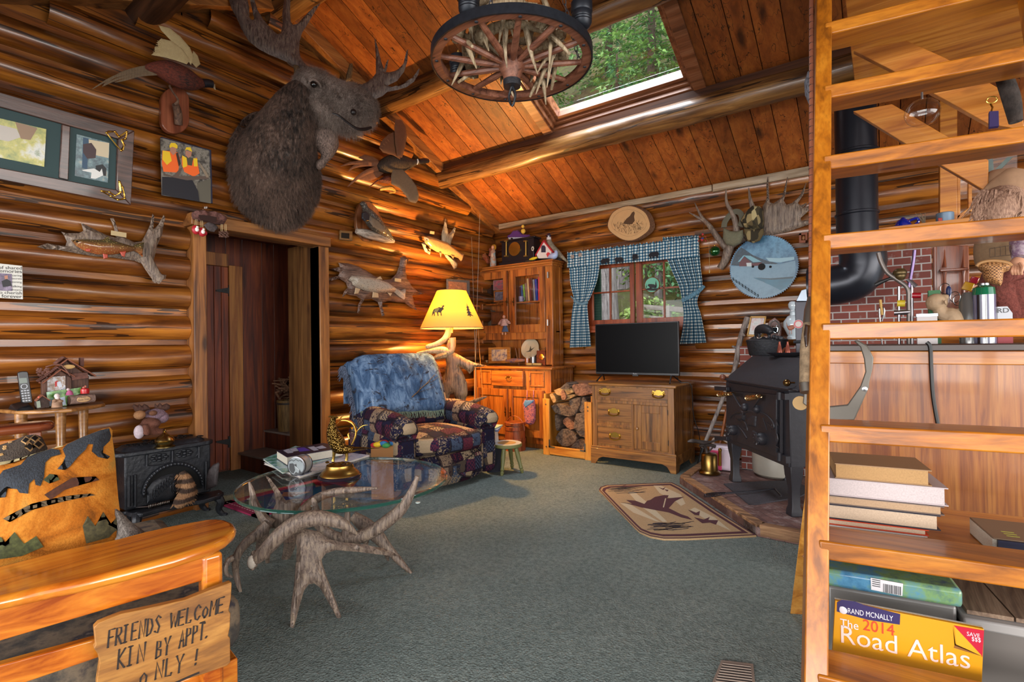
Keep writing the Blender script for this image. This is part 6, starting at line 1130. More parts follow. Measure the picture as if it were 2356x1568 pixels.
rd=thing('wooden_radio','small mahogany box radio with round brass dial in the niche','radio',zN2.p(860,1410));b=MB();p,q=zN.p(808,1410),zN.p(912,1285);b.box((p.x,YU+.03,zct),(q.x,YU+.12,q.z));b.build('box',wood('3c160c','6a2c16','7c3a1e','x','mahogany',2,0,.3,.4,tint=0),rd,bevel=.003);b=MB();c=zN.p(866,1362,.001);r_=rad(c,38/5.227);b.lathe([(0,.0),(r_,.0),(r_,.004),(r_*.9,.006),(0,.006)],24,c,YN);b.build('dial',GOLD,rd);b=MB();b.tube([(p.x+.01,YU+.07,q.z),(p.x+.01,YU+.07,q.z+.02),(q.x-.01,YU+.07,q.z+.02),(q.x-.01,YU+.07,q.z)],.003,6);b.build('carry_handle',STEEL,rd)
bn=thing('bone_tube','pale carved bone tube lying at the counter front','ornament',zN.p(775,1440));b=MB();A,B_=zN.p(690,1435,.03),zN.p(865,1432,.03);A.z=B_.z=zct+.016;b.tube([A,A.lerp(B_,.1),A.lerp(B_,.9),B_],[.014,.016,.015,.013],12);b.build('tube',plain('b09458',.5),bn);b=MB();c=A.lerp(B_,.42);b.ell(c+V((0,-.015,0)),(.006,.003,.011),8);b.build('carving',BLACK,bn)
cd=thing('candle_holder','little pale candle holder at the left of the niche','candle',zN.p(210,1435));p=zN.p(210,1435);MB().lathe([(0,0),(.022,0),(.022,.006),(.012,.014),(.018,.06),(.016,.06),(0,.05)],14,(p.x,p.y,zct)).build('holder',plain('9a8058',.6),cd)
dlb=thing('cloth_doll','small cloth doll in blue dress hanging from the left glass door','doll',zU.p(420,1090,.06));zD_=Tr((1080,560),5.227,py_(YU-.045));c=zD_.p(415,880);b=MB();b.ell(c,(.02,.018,.022),12);b.build('head',plain('c09078',.8),dlb);b=MB();zD_.sweep(b,[(415,905,22),(418,950,40),(420,990,48)],n=12);zD_.sweep(b,[(395,915,16),(360,965,18)],n=8);zD_.sweep(b,[(440,915,16),(480,955,18)],n=8);b.build('striped_dress',photo(['6a2a38','c0a8a0','8a4a58'],40,'stripes',.9),dlb)
b=MB();c2=zD_.p(430,1060);b.lathe([(.05,0),(.046,.01),(.032,.055),(.02,.075)],16,c2,sy=.6);b.build('apron',photo(['1c2c4c','4a5c7c','2c3c60'],50,'apron_cloth',.9),dlb);b=MB()
for x in(400,435):b.ell(zD_.p(x,1082),(.012,.012,.018),8)
for x,y in((352,968),(487,958)):b.ell(zD_.p(x,y),(.01,)*3,8)
b.build('hands_and_feet',plain('c09070',.8),dlb)
# on top of the cupboard
zT=Tr((1050,480),2.614,py_(YU+.06));ZT=ztop+.001
def base(x,y,z=zT):p=z.p(x,y);return V((p.x,p.y,ZT))
eg=thing('eagle_figurine','reddish carved eagle with raised ribbed wing on the cupboard top','figurine',base(170,340));b=MB();b.puff(zT([(128,215),(140,203),(158,205),(168,230),(178,270),(195,290),(205,320),(190,340),(140,345),(150,320),(165,305),(150,290),(135,255)]),YN,.03,.8,rim=.02);b.build('body',plain('7a3c22',.6,0,'carved_red',.3,50),eg);b=MB()
for k in range(8):b.tube([zT.p(128+k*4,210+k*11,.03),zT.p(162+k*3,225+k*9,.032)],.004,5)
b.build('feathers',plain('b07a48',.6),eg);b=MB();zT.sweep(b,[(203,240,8),(208,260,10),(203,285,12)],n=8);b.build('head',plain('8a4a38',.6),eg);MB().prism([base(135,345),base(215,345),base(215,345)+V((0,.08,0)),base(135,345)+V((0,.08,0))],(0,0,.02)).build('plinth',plain('3c2c28',.7),eg)
my=thing('saint_figurine','robed figurine with golden halo beside the carved eagle','figurine',base(230,342));c=base(230,342)+V((0,-.03,0));h=zT.p(230,215).z-ZT;b=MB();b.lathe([(0,0),(.042,0),(.04,h*.3),(.032,h*.55),(.034,h*.68),(.016,h*.78),(0,h*.79)],16,c);b.build('robe',photo(['3a4a5a','8a9a9a','a06a48','5a6a70'],26,'robe_paint',.5),my);b=MB();b.ell(c+V((0,-.004,h*.86)),(.02,.02,.026),12);b.build('head',plain('c08a68',.5),my);b=MB();b.lathe([(0,0),(.04,0),(.04,.006),(0,.006)],24,c+V((0,.02,h*.87)),YN);b.build('halo',plain('c89a34',.35,.6),my);b=MB();b.ell(c+V((.014,-.035,h*.5)),(.014,.014,.03),8);b.build('child',plain('c8a890',.5),my)
ck=thing('mantel_clock','black mantel clock with gilt columns and round dial on the cupboard','clock',base(370,320));zK=zT;b=MB();KB=plain('17141a',.3)
def kb(a,c,d0=.0,d1=.14):p,q=zK.p(*a),zK.p(*c);zt_=lambda y,x:zK.p(x,y).z;b.box((p.x,YU+.06-d0,min(p.z,q.z)),(q.x,YU+.06+d1,max(p.z,q.z)))
off_=zT.p(380,318).z-ZT
xa,xb=zT.p(262,300).x,zT.p(478,300).x;zc0=zT.p(370,178).z;b.box((xa,YU+.04,ZT),(xb,YU+.22,ZT+.05));b.box((xa+.03,YU+.06,ZT+.05),(xb-.03,YU+.2,zc0-.02));b.box((xa+.01,YU+.05,zc0-.02),(xb-.01,YU+.21,zc0));b.build('case',KB,ck,bevel=.004)
c=zT.p(352,242,.002);r_=rad(c,42/2.614);b=MB();b.lathe([(r_*.92,0),(r_,.0),(r_,.012),(r_*.92,.012)],32,c,YN);b.build('bezel',GOLD,ck);b=MB();b.lathe([(0,.004),(r_*.92,.004)],32,c,YN,cap=False);dl=b.build('dial',plain('cfc4a4',.4),ck);b=MB()
for k in range(12):a=k*PI/6;b.line([c+V((math.sin(a)*r_*.68,0,math.cos(a)*r_*.68)),c+V((math.sin(a)*r_*.86,0,math.cos(a)*r_*.86))],.006,YN,.005)
b.line([c,c+V((r_*.5,0,r_*.02))],.006,YN,.006);b.line([c,c+V((r_*.1,0,-r_*.3))],.007,YN,.006);b.build('numerals_and_hands',BLACK,dl);b=MB();b.lathe([(r_*.15,.0045),(r_*.4,.0045)],24,c,YN,cap=False);b.build('dial_center',plain('a08a4c',.4),dl)
for x in(300,418):
 p,q=zT.p(x,285,.015),zT.p(x,195,.015);b=MB();b.tube([p,q],.012,10)
 for s_ in(p,q):b.boxc(s_,(.045,.04,.014))
 b.build('column',plain('a88440',.35,.8),ck)
c=zT.p(459,240,.004);b=MB();
for k in range(8):a=k*PI/4;b.ell(c+V((.014*math.cos(a),0,.022*math.sin(a))),(.008,.006,.008),6)
b.build('side_ornament',plain('c8c0b0',.4),ck)
cr=thing('toy_car','purple and white toy car on top of the mantel clock','toy',(zT.p(345,180).x,YU+.13,zc0));zt2=Tr((1050,480),2.614,py_(YU+.13));b=MB();b.puff(zt2([(308,178),(312,160),(330,150),(345,130),(375,128),(395,150),(440,155),(447,172),(440,180)]),YN,.03,1.,rim=.02);b.build('body',plain('4c2c6c',.3,coat=.5),cr);b=MB();b.puff(zt2([(310,172),(330,168),(440,165),(447,180),(315,184)],.015),YN,.02,1.);b.build('lower_body',plain('b8b8c0',.4),cr)
for x in(335,420):b=MB();b.lathe([(0,0),(.012,0),(.012,.014),(0,.014)],14,zt2.p(x,180,.03),YN);b.build('wheel',BLACK,cr)
dk=thing('toy_chick','yellow toy chick riding above the purple car on the clock','toy',zt2.p(400,150));b=MB();b.ell(zt2.p(402,135),(.03,.03,.032),12);b.ell(zt2.p(400,106),(.021,.021,.021),12);b.build('body',plain('c8a43c',.8),dk);b=MB();b.lathe([(.008,0),(0,.014)],8,zt2.p(392,106,.018),YN);b.build('beak',plain('c8681c',.6),dk)
bh=thing('birdhouse','small white birdhouse with red roof on the cupboard top','birdhouse',base(520,300));zB_=Tr((1050,480),2.614,py_(YU+.02));b=MB();b.prism(zB_([(478,268),(523,195),(575,250),(560,296),(492,298)]),(0,.08,0));b.build('box',plain('cdc6c0',.6),bh,bevel=.002);b=MB()
for A,B_ in(((474,275),(524,186)),((522,186),(580,256))):b.prism(zB_([A,B_,(B_[0],B_[1]+12),(A[0],A[1]+10)],.012),(0,.1,0))
b.build('roof',plain('a81c26',.45),bh);b=MB();c=zB_.p(523,240,.002);b.prism(zB_([(510,262),(510,232),(516,220),(530,220),(537,232),(537,262)],.002),(0,.001,0));b.build('doorway',plain('1c1830',.6),bh);b=MB();b.puff(zB_([(540,272),(550,260),(565,268),(560,285),(548,292)],.003),YN,.003,.5);b.build('painted_heart',plain('c02c34',.5),bh)
dv=thing('dove_figurine','little pale blue ceramic bird in front of the pheasant decanter','figurine',base(580,302));b=MB();zB_.sweep(b,[(553,293,6),(570,285,16),(590,282,20),(600,265,12),(597,254,8)],.04,n=12);b.build('body',plain('98a8cc',.3,coat=.5),dv)
yb_=thing('yellow_bird','yellow and black bird figurine lying at the cupboard top edge','figurine',base(465,310));b=MB();zB_.sweep(b,[(440,305,4),(460,300,9),(485,293,6)],.03,n=8);b.build('body',plain('c8b424',.4),yb_);b=MB();zB_.sweep(b,[(415,318,3),(430,314,6),(445,312,4)],.03,n=6);b.build('tail',plain('2c2a26',.5),yb_)
pd=thing('pheasant_decanter','ring-necked pheasant decanter with long tail on the cupboard right end','decanter',base(600,300));zP_=Tr((1050,480),2.614,py_(YU+.1));b=MB();zP_.sweep(b,[(557,185,14),(560,215,24),(575,245,30),(600,265,26),(630,285,14),(660,312,6),(672,325,2)],n=14);b.build('body',photo(['3a342c','6a6454','8a8474','4c463c'],40,'decanter_glaze',.2),pd);b=MB();zP_.sweep(b,[(557,188,15),(556,172,13)],n=12);b.build('collar',plain('c8c0c0',.3),pd);b=MB();zP_.sweep(b,[(557,172,13),(555,158,15),(556,146,6)],n=12);zP_.sweep(b,[(545,158,6),(536,160,2)],n=6);b.build('head',plain('2a2030',.25,coat=.5),pd);b=MB();b.lathe([(0,0),(.04,0),(.035,.03),(0,.03)],14,base(590,305)+V((0,.1,0)));b.build('base',plain('3c3028',.5),pd)
for k,(x0,y0,x1,y1,r_)in enumerate(((1104,492,1096,760,.004),(1085,545,1098,960,.005),(1096,700,1114,960,.004))):
 p,q=W1(x0,y0,.12+.05*k),W1(x1,y1,.16+.05*k);d=(q-p).normalized();q=p+d*((p.z-.02)/-d.z);rd=thing('fishing_rod',('rod nearest the corner','middle rod','cane rod in front of the cupboard')[k]+', leaning upright behind the antler lamp','fishing rod',q,'fishing rods in the corner');b=MB();b.tube([p,p.lerp(q,.5),q],[r_*.5,r_*.8,r_*1.4],6);b.build('shaft',plain(('8a8078','5a4a3c','a87434')[k],.4),rd);b=MB();b.tube([p.lerp(q,.85),q],r_*2.6,8);b.build('grip',plain('6a4a30',.8),rd)
# firewood crate
fc=thing('firewood_crate','open pine crate filled with split logs between cupboard and television stand','crate',(-2.75,4.9,0));yk=4.74;zX=Tr((980,780),5.6,py_(yk));zX2=Tr((1340,840),6.03,py_(yk))
xa,xb=zX.p(1508,1200).x,zX.p(1590,1200).x;xc,xd=zX2.p(30,900).x,zX2.p(128,900).x;zk1=zX.p(1540,765).z;PK=PINE
b=MB();b.box((xa,yk,0),(xb,yk+.03,zk1));b.build('post',PK,fc,bevel=.003);b=MB();b.box((xc,yk,0),(xd,yk+.03,zX2.p(80,510).z));b.build('post',PK,fc,bevel=.003);b=MB();b.box((xb,yk,.012),(xc,yk+.025,.1));b.build('bottom_rail',PINEX,fc,bevel=.003);b=MB();b.box((xa,yk+.03,.0),(xd,5.3,.03));b.box((xa,yk+.03,0),(xa+.02,5.3,.66));b.box((xd-.02,yk+.03,0),(xd,5.3,.66));b.box((xa,5.28,0),(xd,5.3,.66));b.build('box',PK,fc)
for x,s_ in((xb,1),(xc,-1)):b=MB();b.box((x-.01 if s_>0 else x-.0-.055,yk-.004,.085),(x+.065 if s_>0 else x+.01,yk,.1));b.box((x-.008,yk-.004,.085),(x+.008,yk,.17));b.build('corner_bracket',STEEL,fc)
b=MB()
for x,z_ in(((xa+xb)/2,zk1-.06),((xc+xd)/2,zk1-.06),((xc+xd)/2,zk1-.1),((xa+xb)/2,.09)):b.lathe([(0,0),(.008,0),(.008,.004),(0,.005)],10,(x,yk,z_),YN)
b.build('screw',plain('4a3a30',.5),fc)
WE=wood('2c241f','5c4a3e','7c6856','y','split_wood',3,.4,.85,None,bump=.6,tint=0);WB=wood('7a5a34','a8804e','bf9a66','y','fresh_wood',2,.3,.75,None,tint=0);WR=wood('5c3824','8a5c42','a87658','y','red_wood',3,0,.8,None,bump=.4,tint=0)
logs=[([(1545,870),(1640,830),(1760,860),(1890,920),(1870,990),(1790,1010),(1700,985),(1610,960)],WE,'wide dark split log at the top left of the stack'),([(1780,800),(1860,765),(1930,760),(1935,850),(1880,940),(1800,880)],WE,'dark log behind the bearded bark piece'),([(1905,930),(1955,750),(2010,800),(2060,880),(2040,960),(1960,970)],WE,'triangular grey split log at the upper right'),([(1690,1060),(1750,1015),(1840,1090),(1870,1140),(1790,1190),(1700,1110)],WR,'reddish square split block in the middle'),([(1880,970),(2060,970),(2070,1150),(1990,1200),(1850,1165)],WE,'broad black ended log at the middle right'),([(1600,1290),(1690,1170),(1820,1200),(1890,1300),(1800,1390),(1690,1395)],WE,'large rounded log at the lower left'),([(1850,1170),(1990,1205),(2060,1160),(2070,1290),(1920,1270)],WE,'grey log behind the broad black one'),([(1800,1400),(1890,1310),(1990,1340),(1960,1440),(1740,1440)],WE,'charred log on the crate floor'),([(1960,1440),(2020,1340),(2070,1280),(2075,1440)],WB,'pale split wedge at the lower right corner'),([(1600,980),(1650,1000),(1680,1100),(1640,1200),(1610,1150)],WE,'thin dark slab along the left side')]
top_=[([(1605,665),(1690,630),(1800,620),(1860,690),(1720,735),(1640,720)],WB,'pale squared block lying on top of the stack'),([(1715,770),(1730,740),(1850,715),(1870,745),(1740,800)],WB,'pale small stick on top of the stack'),([(1690,640),(1780,560),(1830,620),(1780,650)],WE,'grey triangular end at the top back'),([(1550,720),(1590,705),(1640,790),(1600,830)],WB,'pale thin piece poking out at the top left'),([(1830,630),(1850,590),(2000,580),(2130,640),(2140,690),(1960,740),(1880,720)],WR,'long reddish split log across the top right'),([(1700,690),(1740,650),(1780,760),(1720,790)],WR,'small brown wedge between the pale blocks')]
for k,(P,m_,nm)in enumerate(logs+top_):
 o0=.03+.012*(k%4)if k<len(logs)else.015*(k%3);pr_=[p+V((0,.05+o0,0))for p in zX(P)];r_=random.Random(k);dep=.3 if k<len(logs)else.22;c=sum(pr_,V())/len(pr_)
 rings=[];S_=smooth_path(pr_+pr_[:1],2)[:-1]
 for q in(0,.04,.3,.6,.96,1):rings.append([c.lerp(V(p),(.93 if q in(0,1)else 1)*(1+.05*noise.noise(V(p)*14+V((0,q*3,k)))))+V((0,dep*q,0))for p in S_])
 lg=thing('firewood_log',nm,'log',c,'split logs in the crate');MB().loft(rings).build('log',m_,lg,sharp=25)
# television stand and television
ts=thing('television_stand','oak washstand with brass bail pulls under the television','cabinet',(-1.98,4.95,0));yT=4.685;zV=Tr((1340,840),6.03,py_(yT));STW=wood('4c2f12','845424','9c6a30','x','stand_oak',1.5,.2,.4,.25,tint=0,blotch=.2);STZ=wood('4c2f12','845424','9c6a30','z','stand_oak_z',1.5,.2,.4,.25,tint=0,blotch=.2)
tx0,tx1=zV.p(145,900).x,zV.p(1280,900).x;tzt=zV.p(700,260).z;yb_=5.25;zbs=zV.p(700,1200).z
b=MB();b.box((tx0,yT+.003,.12),(tx1,yb_,tzt-.025));b.box((tx0,yT-.006,.12),(zV.p(208,800).x,yT+.01,tzt-.03));b.box((zV.p(1190,800).x,yT-.006,.12),(tx1,yT+.01,tzt-.03));zr_=zV.p(700,520).z;xs0,xs1=zV.p(208,800).x,zV.p(1190,800).x;b.box((xs0,yT-.006,zr_-.014),(xs1,yT+.01,zr_+.014));xv=zV.p(697,800).x;b.box((xv-.012,yT-.006,.12),(xv+.012,yT+.01,zr_-.014));zr2=zV.p(450,840).z;b.box((xs0,yT-.006,zr2-.012),(xv-.012,yT+.01,zr2+.012));b.box((tx1,yT+.02,.2),(tx1+.004,yT+.08,tzt-.03));b.box((tx1,yb_-.06,.2),(tx1+.004,yb_,tzt-.03));b.build('case',STZ,ts,bevel=.003)
b=MB();b.box((tx0-.03,yT-.035,tzt-.025),(tx1+.03,yb_+.01,tzt));b.build('top',STW,ts,bevel=.008)
b=MB();zf0=zV.p(700,1180).z;sh_=[(0,0),(.05,0),(.085,.055),(.13,.075),(tx1-tx0+.03-.13,.075),(tx1-tx0+.03-.085,.055),(tx1-tx0+.03-.05,0),(tx1-tx0+.03,0),(tx1-tx0+.03,.155),(0,.155)];b.prism([V((tx0-.015+x,yT-.022,z_))for x,z_ in sh_],(0,.022,0));b.box((tx0-.015,yT-.015,.155),(tx1+.015,yT+.005,.175));b.prism([V((tx1+.012,yT+(yb_-yT)*u_,z_))for u_,z_ in((0,0),(.12,0),(.2,.06),(.75,.06),(.85,0),(1,0),(1,.155),(0,.155))],(-.02,0,0));b.box((tx0-.01,yb_-.03,0),(tx0+.04,yb_,.15));b.build('plinth',STW,ts,bevel=.003)
def drw(a,c,hx):p,q=zV.p(*a),zV.p(*c);b=MB();b.box((p.x,yT-.003,q.z),(q.x,yT+.006,p.z));d=b.build('drawer',STW,ts,bevel=.002);[bail(d,(zV.p(h_,500).x,yT-.004,(p.z+q.z)/2+.005),.13)for h_ in hx]
drw((212,300),(1186,490),(318,1058));drw((214,515),(682,800),(437,));drw((214,850),(686,1130),(447,))
b=MB();x0,x1=zV.p(716,800).x,zV.p(1186,800).x;z0_,z1_=.19,zr_-.016;s_=.075;y0=yT-.004;b.box((x0,y0,z0_),(x0+s_,y0+.01,z1_));b.box((x1-s_,y0,z0_),(x1,y0+.01,z1_));b.box((x0+s_,y0+.0008,z1_-s_),(x1-s_,y0+.01,z1_-.001));b.box((x0+s_,y0+.0008,z0_+.001),(x1-s_,y0+.01,z0_+s_));d=b.build('door',STZ,ts,bevel=.003);c=zV.p(760,875,.006);MB().lathe([(.006,0),(.007,.01),(.016,.016),(.016,.022),(0,.027)],14,c,YN).build('knob',STZ,d)
for z_ in(z0_+.06,z1_-.08):MB().tube([(x1+.003,y0-.002,z_),(x1+.003,y0-.002,z_+.05)],.004,6).build('hinge',BLACK,d)
tv=thing('television','flat screen television on two splayed feet, switched off','television',(-2.02,4.9,tzt));yV=4.93;zY=Tr((0,0),1,py_(yV));p,q=zY.p(1369,747),zY.p(1563,866);zb0_=zY.p(1466,862).z;zt0_=zY.p(1466,742).z
b=MB();b.box((p.x,yV,zb0_),(q.x,yV+.03,zt0_));b.box((p.x+.15,yV+.03,zb0_+.03),(q.x-.15,yV+.06,zt0_-.12));b.build('body',plain('121218',.35),tv,bevel=.004);MB().box((p.x+.008,yV-.0015,zb0_+.022),(q.x-.008,yV,zt0_-.008)).build('screen',plain('040406',.3,spec=.08),tv);b=MB();b.text('Roku',(p.x+(q.x-p.x)*.47,yV-.001,zb0_+.004),(1,0,0),(0,0,1),.022);b.build('logo',plain('9a9aa0',.5),tv)
b=MB();xm_=(p.x+q.x)/2;b.box((xm_-.03,yV-.003,zb0_-.012),(xm_+.03,yV+.01,zb0_+.0));b.build('sensor',BLACK,tv)
for x in(p.x+.08,q.x-.08):
 b=MB();b.tube([(x,yV+.015,zb0_+.01),(x+(-.02 if x<xm_ else.02),yV-.1,tzt+.006)],.007,6);b.tube([(x,yV+.015,zb0_+.01),(x+(-.05 if x<xm_ else.05),yV+.14,tzt+.006)],.007,6);b.build('foot',BLACK,tv)
cb_=MB();cb_.tube(smooth_path([(q.x-.06,yV+.05,zb0_+.1),(tx1-.06,yV+.1,tzt+.012),(tx1+.04,yV+.13,tzt-.02),(tx1+.05,yV+.16,.5),(tx1+.09,yV+.2,.3),(tx1+.06,5.3,.06)],5),.004,6);tag(cb_.build('power_cable',BLACK),'black power cable trailing off the right end of the television stand','cable')
# gingham curtains
t=NT('gingham');uv_=t.n('ShaderNodeAttribute',attribute_name='cloth');mp=uv_.outputs['Vector'];sx_=t.n('ShaderNodeSeparateXYZ');t.put(sx_.inputs[0],mp)
def stripe(o_):return t.math('GREATER_THAN',t.math('FRACT',t.math('MULTIPLY',o_,31.)),.5)
s2=t.math('MULTIPLY',t.math('ADD',stripe(sx_.outputs[0]),stripe(sx_.outputs[1])),.5);GING=t.out(t.ramp(s2,[(0,'c4c8c4'),(.25,'4f7488'),(.75,'1d405a')],'CONSTANT'),.95,spec=.1)
def cloth(b_obj,uvw):
 at=b_obj.data.attributes.new('cloth','FLOAT_VECTOR','POINT');at.data.foreach_set('vector',[c for p in uvw for c in p]);q=b_obj.modifiers.new('solid','SOLIDIFY');q.thickness=.004;return b_obj
zW=Tr((1250,380),3.136,py_(5.42));
def curtain(name,label,edgeL,edgeR,ys,nf,amp,uvw_,y_=.0):
 """edgeL/edgeR: zoom-x of the two edges at the zoom-y stations ys"""
 r=thing(name,label,'curtain',zW.p(edgeL[0],ys[-1]));rows=[];uv=[];NU=72;NS=len(ys)
 S_=smooth_path(list(zip(ys,edgeL,edgeR)),5);z0=zW.p(edgeL[0],ys[0]).z
 for k,(y,l,rr)in enumerate(S_):
  pl_,pr2=zW.p(l,y),zW.p(rr,y-(rr-l)*.06);wid=(pr2-pl_).length;full=wid*1.0;row=[]
  for i in range(NU+1):
   f=i/NU;p=pl_.lerp(pr2,f);a=amp*(.5+.5*min(1,wid/.3));p.y-=a*math.sin(f*nf*2*PI+.6*math.sin(k*.15))+.25*a*noise.noise(V((f*9,k*.2,1)));row.append(p);uv.append((f*uvw_,z0-p.z,0))
  rows.append(row)
 return cloth(MB().grid(rows).build('panel',GING,r),uv),r
o,r1=curtain('curtain_panel','left blue gingham curtain tied back beside the cupboard',[182,192,200,225,218,205,198,192],[410,405,385,340,318,322,332,342],[650,760,860,960,1010,1100,1200,1315],8,.014,.62)
o,r2=curtain('curtain_panel','right blue gingham curtain tied back toward the antler rack',[862,885,930,985,1005,1015,1005,982],[1122,1128,1138,1148,1110,1135,1155,1175],[520,640,760,880,985,1080,1180,1290],9,.016,.75)
b=MB();zW.sweep(b,[(222,975,12,.03),(270,1000,10,.04),(320,985,12,.03)],n=6,flat=.5,up=YN);zW.sweep(b,[(225,968,8,.0),(200,945,5,-.03)],n=6);b.build('tieback',plain('5a7888',.9,0,'tie',.5,90),r1);b=MB();zW.sweep(b,[(1000,975,14,.035),(1060,945,16,.045),(1120,905,16,.03),(1160,870,12,-.01)],n=6,flat=.4,up=YN);b.build('tieback',plain('4f7488',.9,0,'tie2',.6,90),r2)
va=thing('valance','gathered gingham valance with black bear appliques over the window','curtain',zW.p(640,720));rows=[];uv=[];NU=120
for k in range(11):
 row=[]
 for i in range(NU+1):
  f=i/NU;yt=lerp(632,520,f);yb__=lerp(742,662,f)+(0 if.2<f<.72 else 0);y=lerp(yt,yb__,k/10);p=zW.p(lerp(182,1125,f),y);p.y-=.03+.012*math.sin(f*44*PI)*(1-k/14)+(.010*noise.noise(V((f*30,k*.3,0))));
  if k==0:p.z+=.012*math.sin(f*80*PI)
  row.append(p);uv.append((f*1.5,.3-p.z,0))
 rows.append(row)
cloth(MB().grid(rows).build('frill',GING,va),uv)
BR_=[(-1,-.3),(-.95,.1),(-.7,.55),(-.3,.7),(.2,.65),(.6,.75),(.95,.5),(1,0),(.9,-.2),(.85,-.9),(.6,-.9),(.5,-.45),(.1,-.4),(0,-.8),(-.25,-.85),(-.3,-.4),(-.5,-.4),(-.55,-.85),(-.8,-.85),(-.8,-.45)]
for x,y,w,h,fl in((445,690,32,26,1),(548,682,32,28,-1),(662,662,20,32,-1),(797,645,36,30,1)):MB().prism(zW([(x+u_*w*fl,y-v_*h-u_*fl*3)for u_,v_ in BR_],.062),(0,-.003,0)).build('bear_applique',plain('14141c',.9),va)
for x,y in((212,660),(267,646)):bt=thing('button_magnet',('left' if x<230 else 'right')+' round wooden button pinned at the curtain top corner','ornament',zW.p(x,y,.06),'buttons on the curtain');MB().lathe([(0,0),(.022,0),(.024,.006),(0,.01)],14,zW.p(x,y,.055),YN).build('disc',plain('8a7a70',.6),bt)
sc_=thing('suncatcher','round teal bear suncatcher with twisted rim hanging in the window','ornament',W2(1500,660));zS=Tr((1340,560),7.84,py_(5.56));c=zS.p(1257,745);r_=rad(c,138/7.84);b=MB();b.tube([c+V(((r_)*math.cos(2*PI*k/64),-.004*math.sin(k*1.6),(r_+.003*math.sin(k*1.6))*math.sin(2*PI*k/64)))for k in range(65)],.006,6);b.build('rim',plain('6a4424',.7),sc_);b=MB();b.lathe([(0,0),(r_*.95,0),(r_*.95,.004),(0,.004)],40,c,YN);ds=b.build('disc',plain('5fa890',.5),sc_);b=MB();f_=zS.p(0,0);nn=.0055
b.flat(zS([(1175,760),(1190,730),(1240,728),(1300,735),(1320,770),(1315,815),(1290,800),(1250,800),(1235,815),(1215,800),(1200,775)],nn));b.flat(zS([(1135,815),(1200,800),(1300,810),(1365,800),(1340,850),(1250,850),(1170,845)],nn));b.flat(zS([(1325,660),(1345,760),(1335,800),(1315,800),(1310,750)],nn));b.flat(zS([(1155,720),(1165,790),(1145,800)],nn));b.build('bear_scene',plain('101418',.6),ds);b=MB();b.tube([c+V((-.04,0,r_*.9)),zS.p(1245,500),c+V((.04,0,r_*.9))],.0015,5);b.build('cord',plain('8a7a5a',.8),sc_)
b=MB();c3=zS.p(1250,420);b.lathe([(0,0),(.012,0),(.014,.006),(0,.01)],12,c3,YN);b.build('suction_cup',plain('6a4a44',.5),sc_)
# back wall, right half
z7=Tr((1250,380),3.136,W2);zr5=Tr((1640,380),4.612,W2)
ws=thing('wood_slice_picture','bark-edged wood slice with a burned grouse scene above the window','picture',W2(1450,550));E_=lambda cx_,cy_,rx,ry,s_=0:[(cx_+rx*(1+.03*math.sin(5*a+s_))*math.cos(a),cy_+ry*(1+.03*math.cos(4*a))*math.sin(a))for a in(2*PI*k/40 for k in range(40))]
MB().loft([z7(E_(645,420,160,128),-.02),z7(E_(640,420,165,130),.02),z7(E_(622,418,158,126),.045)]).build('bark',plain('5a3a24',.9,0,'slice_bark',.4,60,.7),ws)
o=MB().prism(z7(E_(618,418,150,120),.0445),(0,-.002,0)).build('face',plain('b89060',.6,0,'slice_face',.06,14),ws);b=MB();b.flat(z7([(575,420),(600,385),(625,365),(640,340),(655,332),(660,345),(655,370),(660,400),(640,425),(605,425)],.0475));r_=random.Random(9)
for k in range(150):
 a,q=r_.uniform(0,2*PI),math.sqrt(r_.random());x,y=620+108*q*math.cos(a),450+48*q*math.sin(a);b.line(z7([(x,y),(x+r_.uniform(-12,12),y-r_.uniform(4,22))],.047),.003,YN,0)
b.line(z7(E_(618,415,124,94),.047),.0015,YN,0);b.build('burned_drawing',plain('4a3018',.8),o)
rk=thing('antler_rack','single broad palmed moose antler hung on the back wall as hat rack','antler',W2(1720,560));b=MB()
b.puff(zr5([(520,480),(530,430),(560,385),(572,340),(568,200),(580,118),(590,130),(598,330),(604,392),(640,405),(692,372),(738,330),(770,200),(788,122),(796,128),(775,290),(752,375),(782,418),(840,400),(915,330),(965,240),(988,182),(992,192),(962,310),(902,400),(932,430),(998,394),(985,420),(950,452),(1000,440),(1060,405),(1050,440),(1000,500),(930,560),(942,588),(1060,575),(1070,610),(950,652),(800,705),(640,737),(540,745),(420,740),(300,800),(250,860),(170,870),(160,840),(300,740),(420,650)],.03),YN,.03,.8,rim=.05,step=.025,noi=.2)
zr5.sweep(b,[(75,1095,34,.03),(130,1010,42,.03),(165,900,50,.04),(200,840,45,.04),(330,760,50,.04)],n=10);zr5.sweep(b,[(175,900,36,.04),(110,840,34,.05),(40,750,32,.06),(-30,650,26,.06),(-110,560,18,.05),(-160,470,10,.05),(-190,400,4,.05)],n=10);zr5.sweep(b,[(-90,590,20,.05),(-180,540,12,.06),(-250,500,4,.06)],n=8);zr5.sweep(b,[(250,790,40,.05),(250,690,36,.08),(238,590,30,.1),(195,490,24,.12),(145,390,16,.12),(140,250,5,.12)],n=10);zr5.sweep(b,[(420,440,26,.06),(395,350,16,.08),(380,240,5,.08)],n=8);b.build('antler',ANTL,rk)
vs=thing('sun_visor','olive sun visor cap hooked on a tine of the antler rack','cap',zr5.p(210,860,.15));b=MB();b.tube(smooth_path(zr5([(120,660),(130,600),(190,520),(250,490),(300,520),(310,600),(290,650)],.12),3),.012,6,flat=2.5);b.build('strap',plain('5a5648',.9),vs);b=MB();b.puff(zr5([(112,660),(180,695),(250,700),(325,680),(325,760),(290,830),(215,860),(140,840),(105,780)],.16),YN,.04,.2,rim=.05);b.build('brim',plain('65624f',.9,0,'olive_cloth',.1,60),vs)
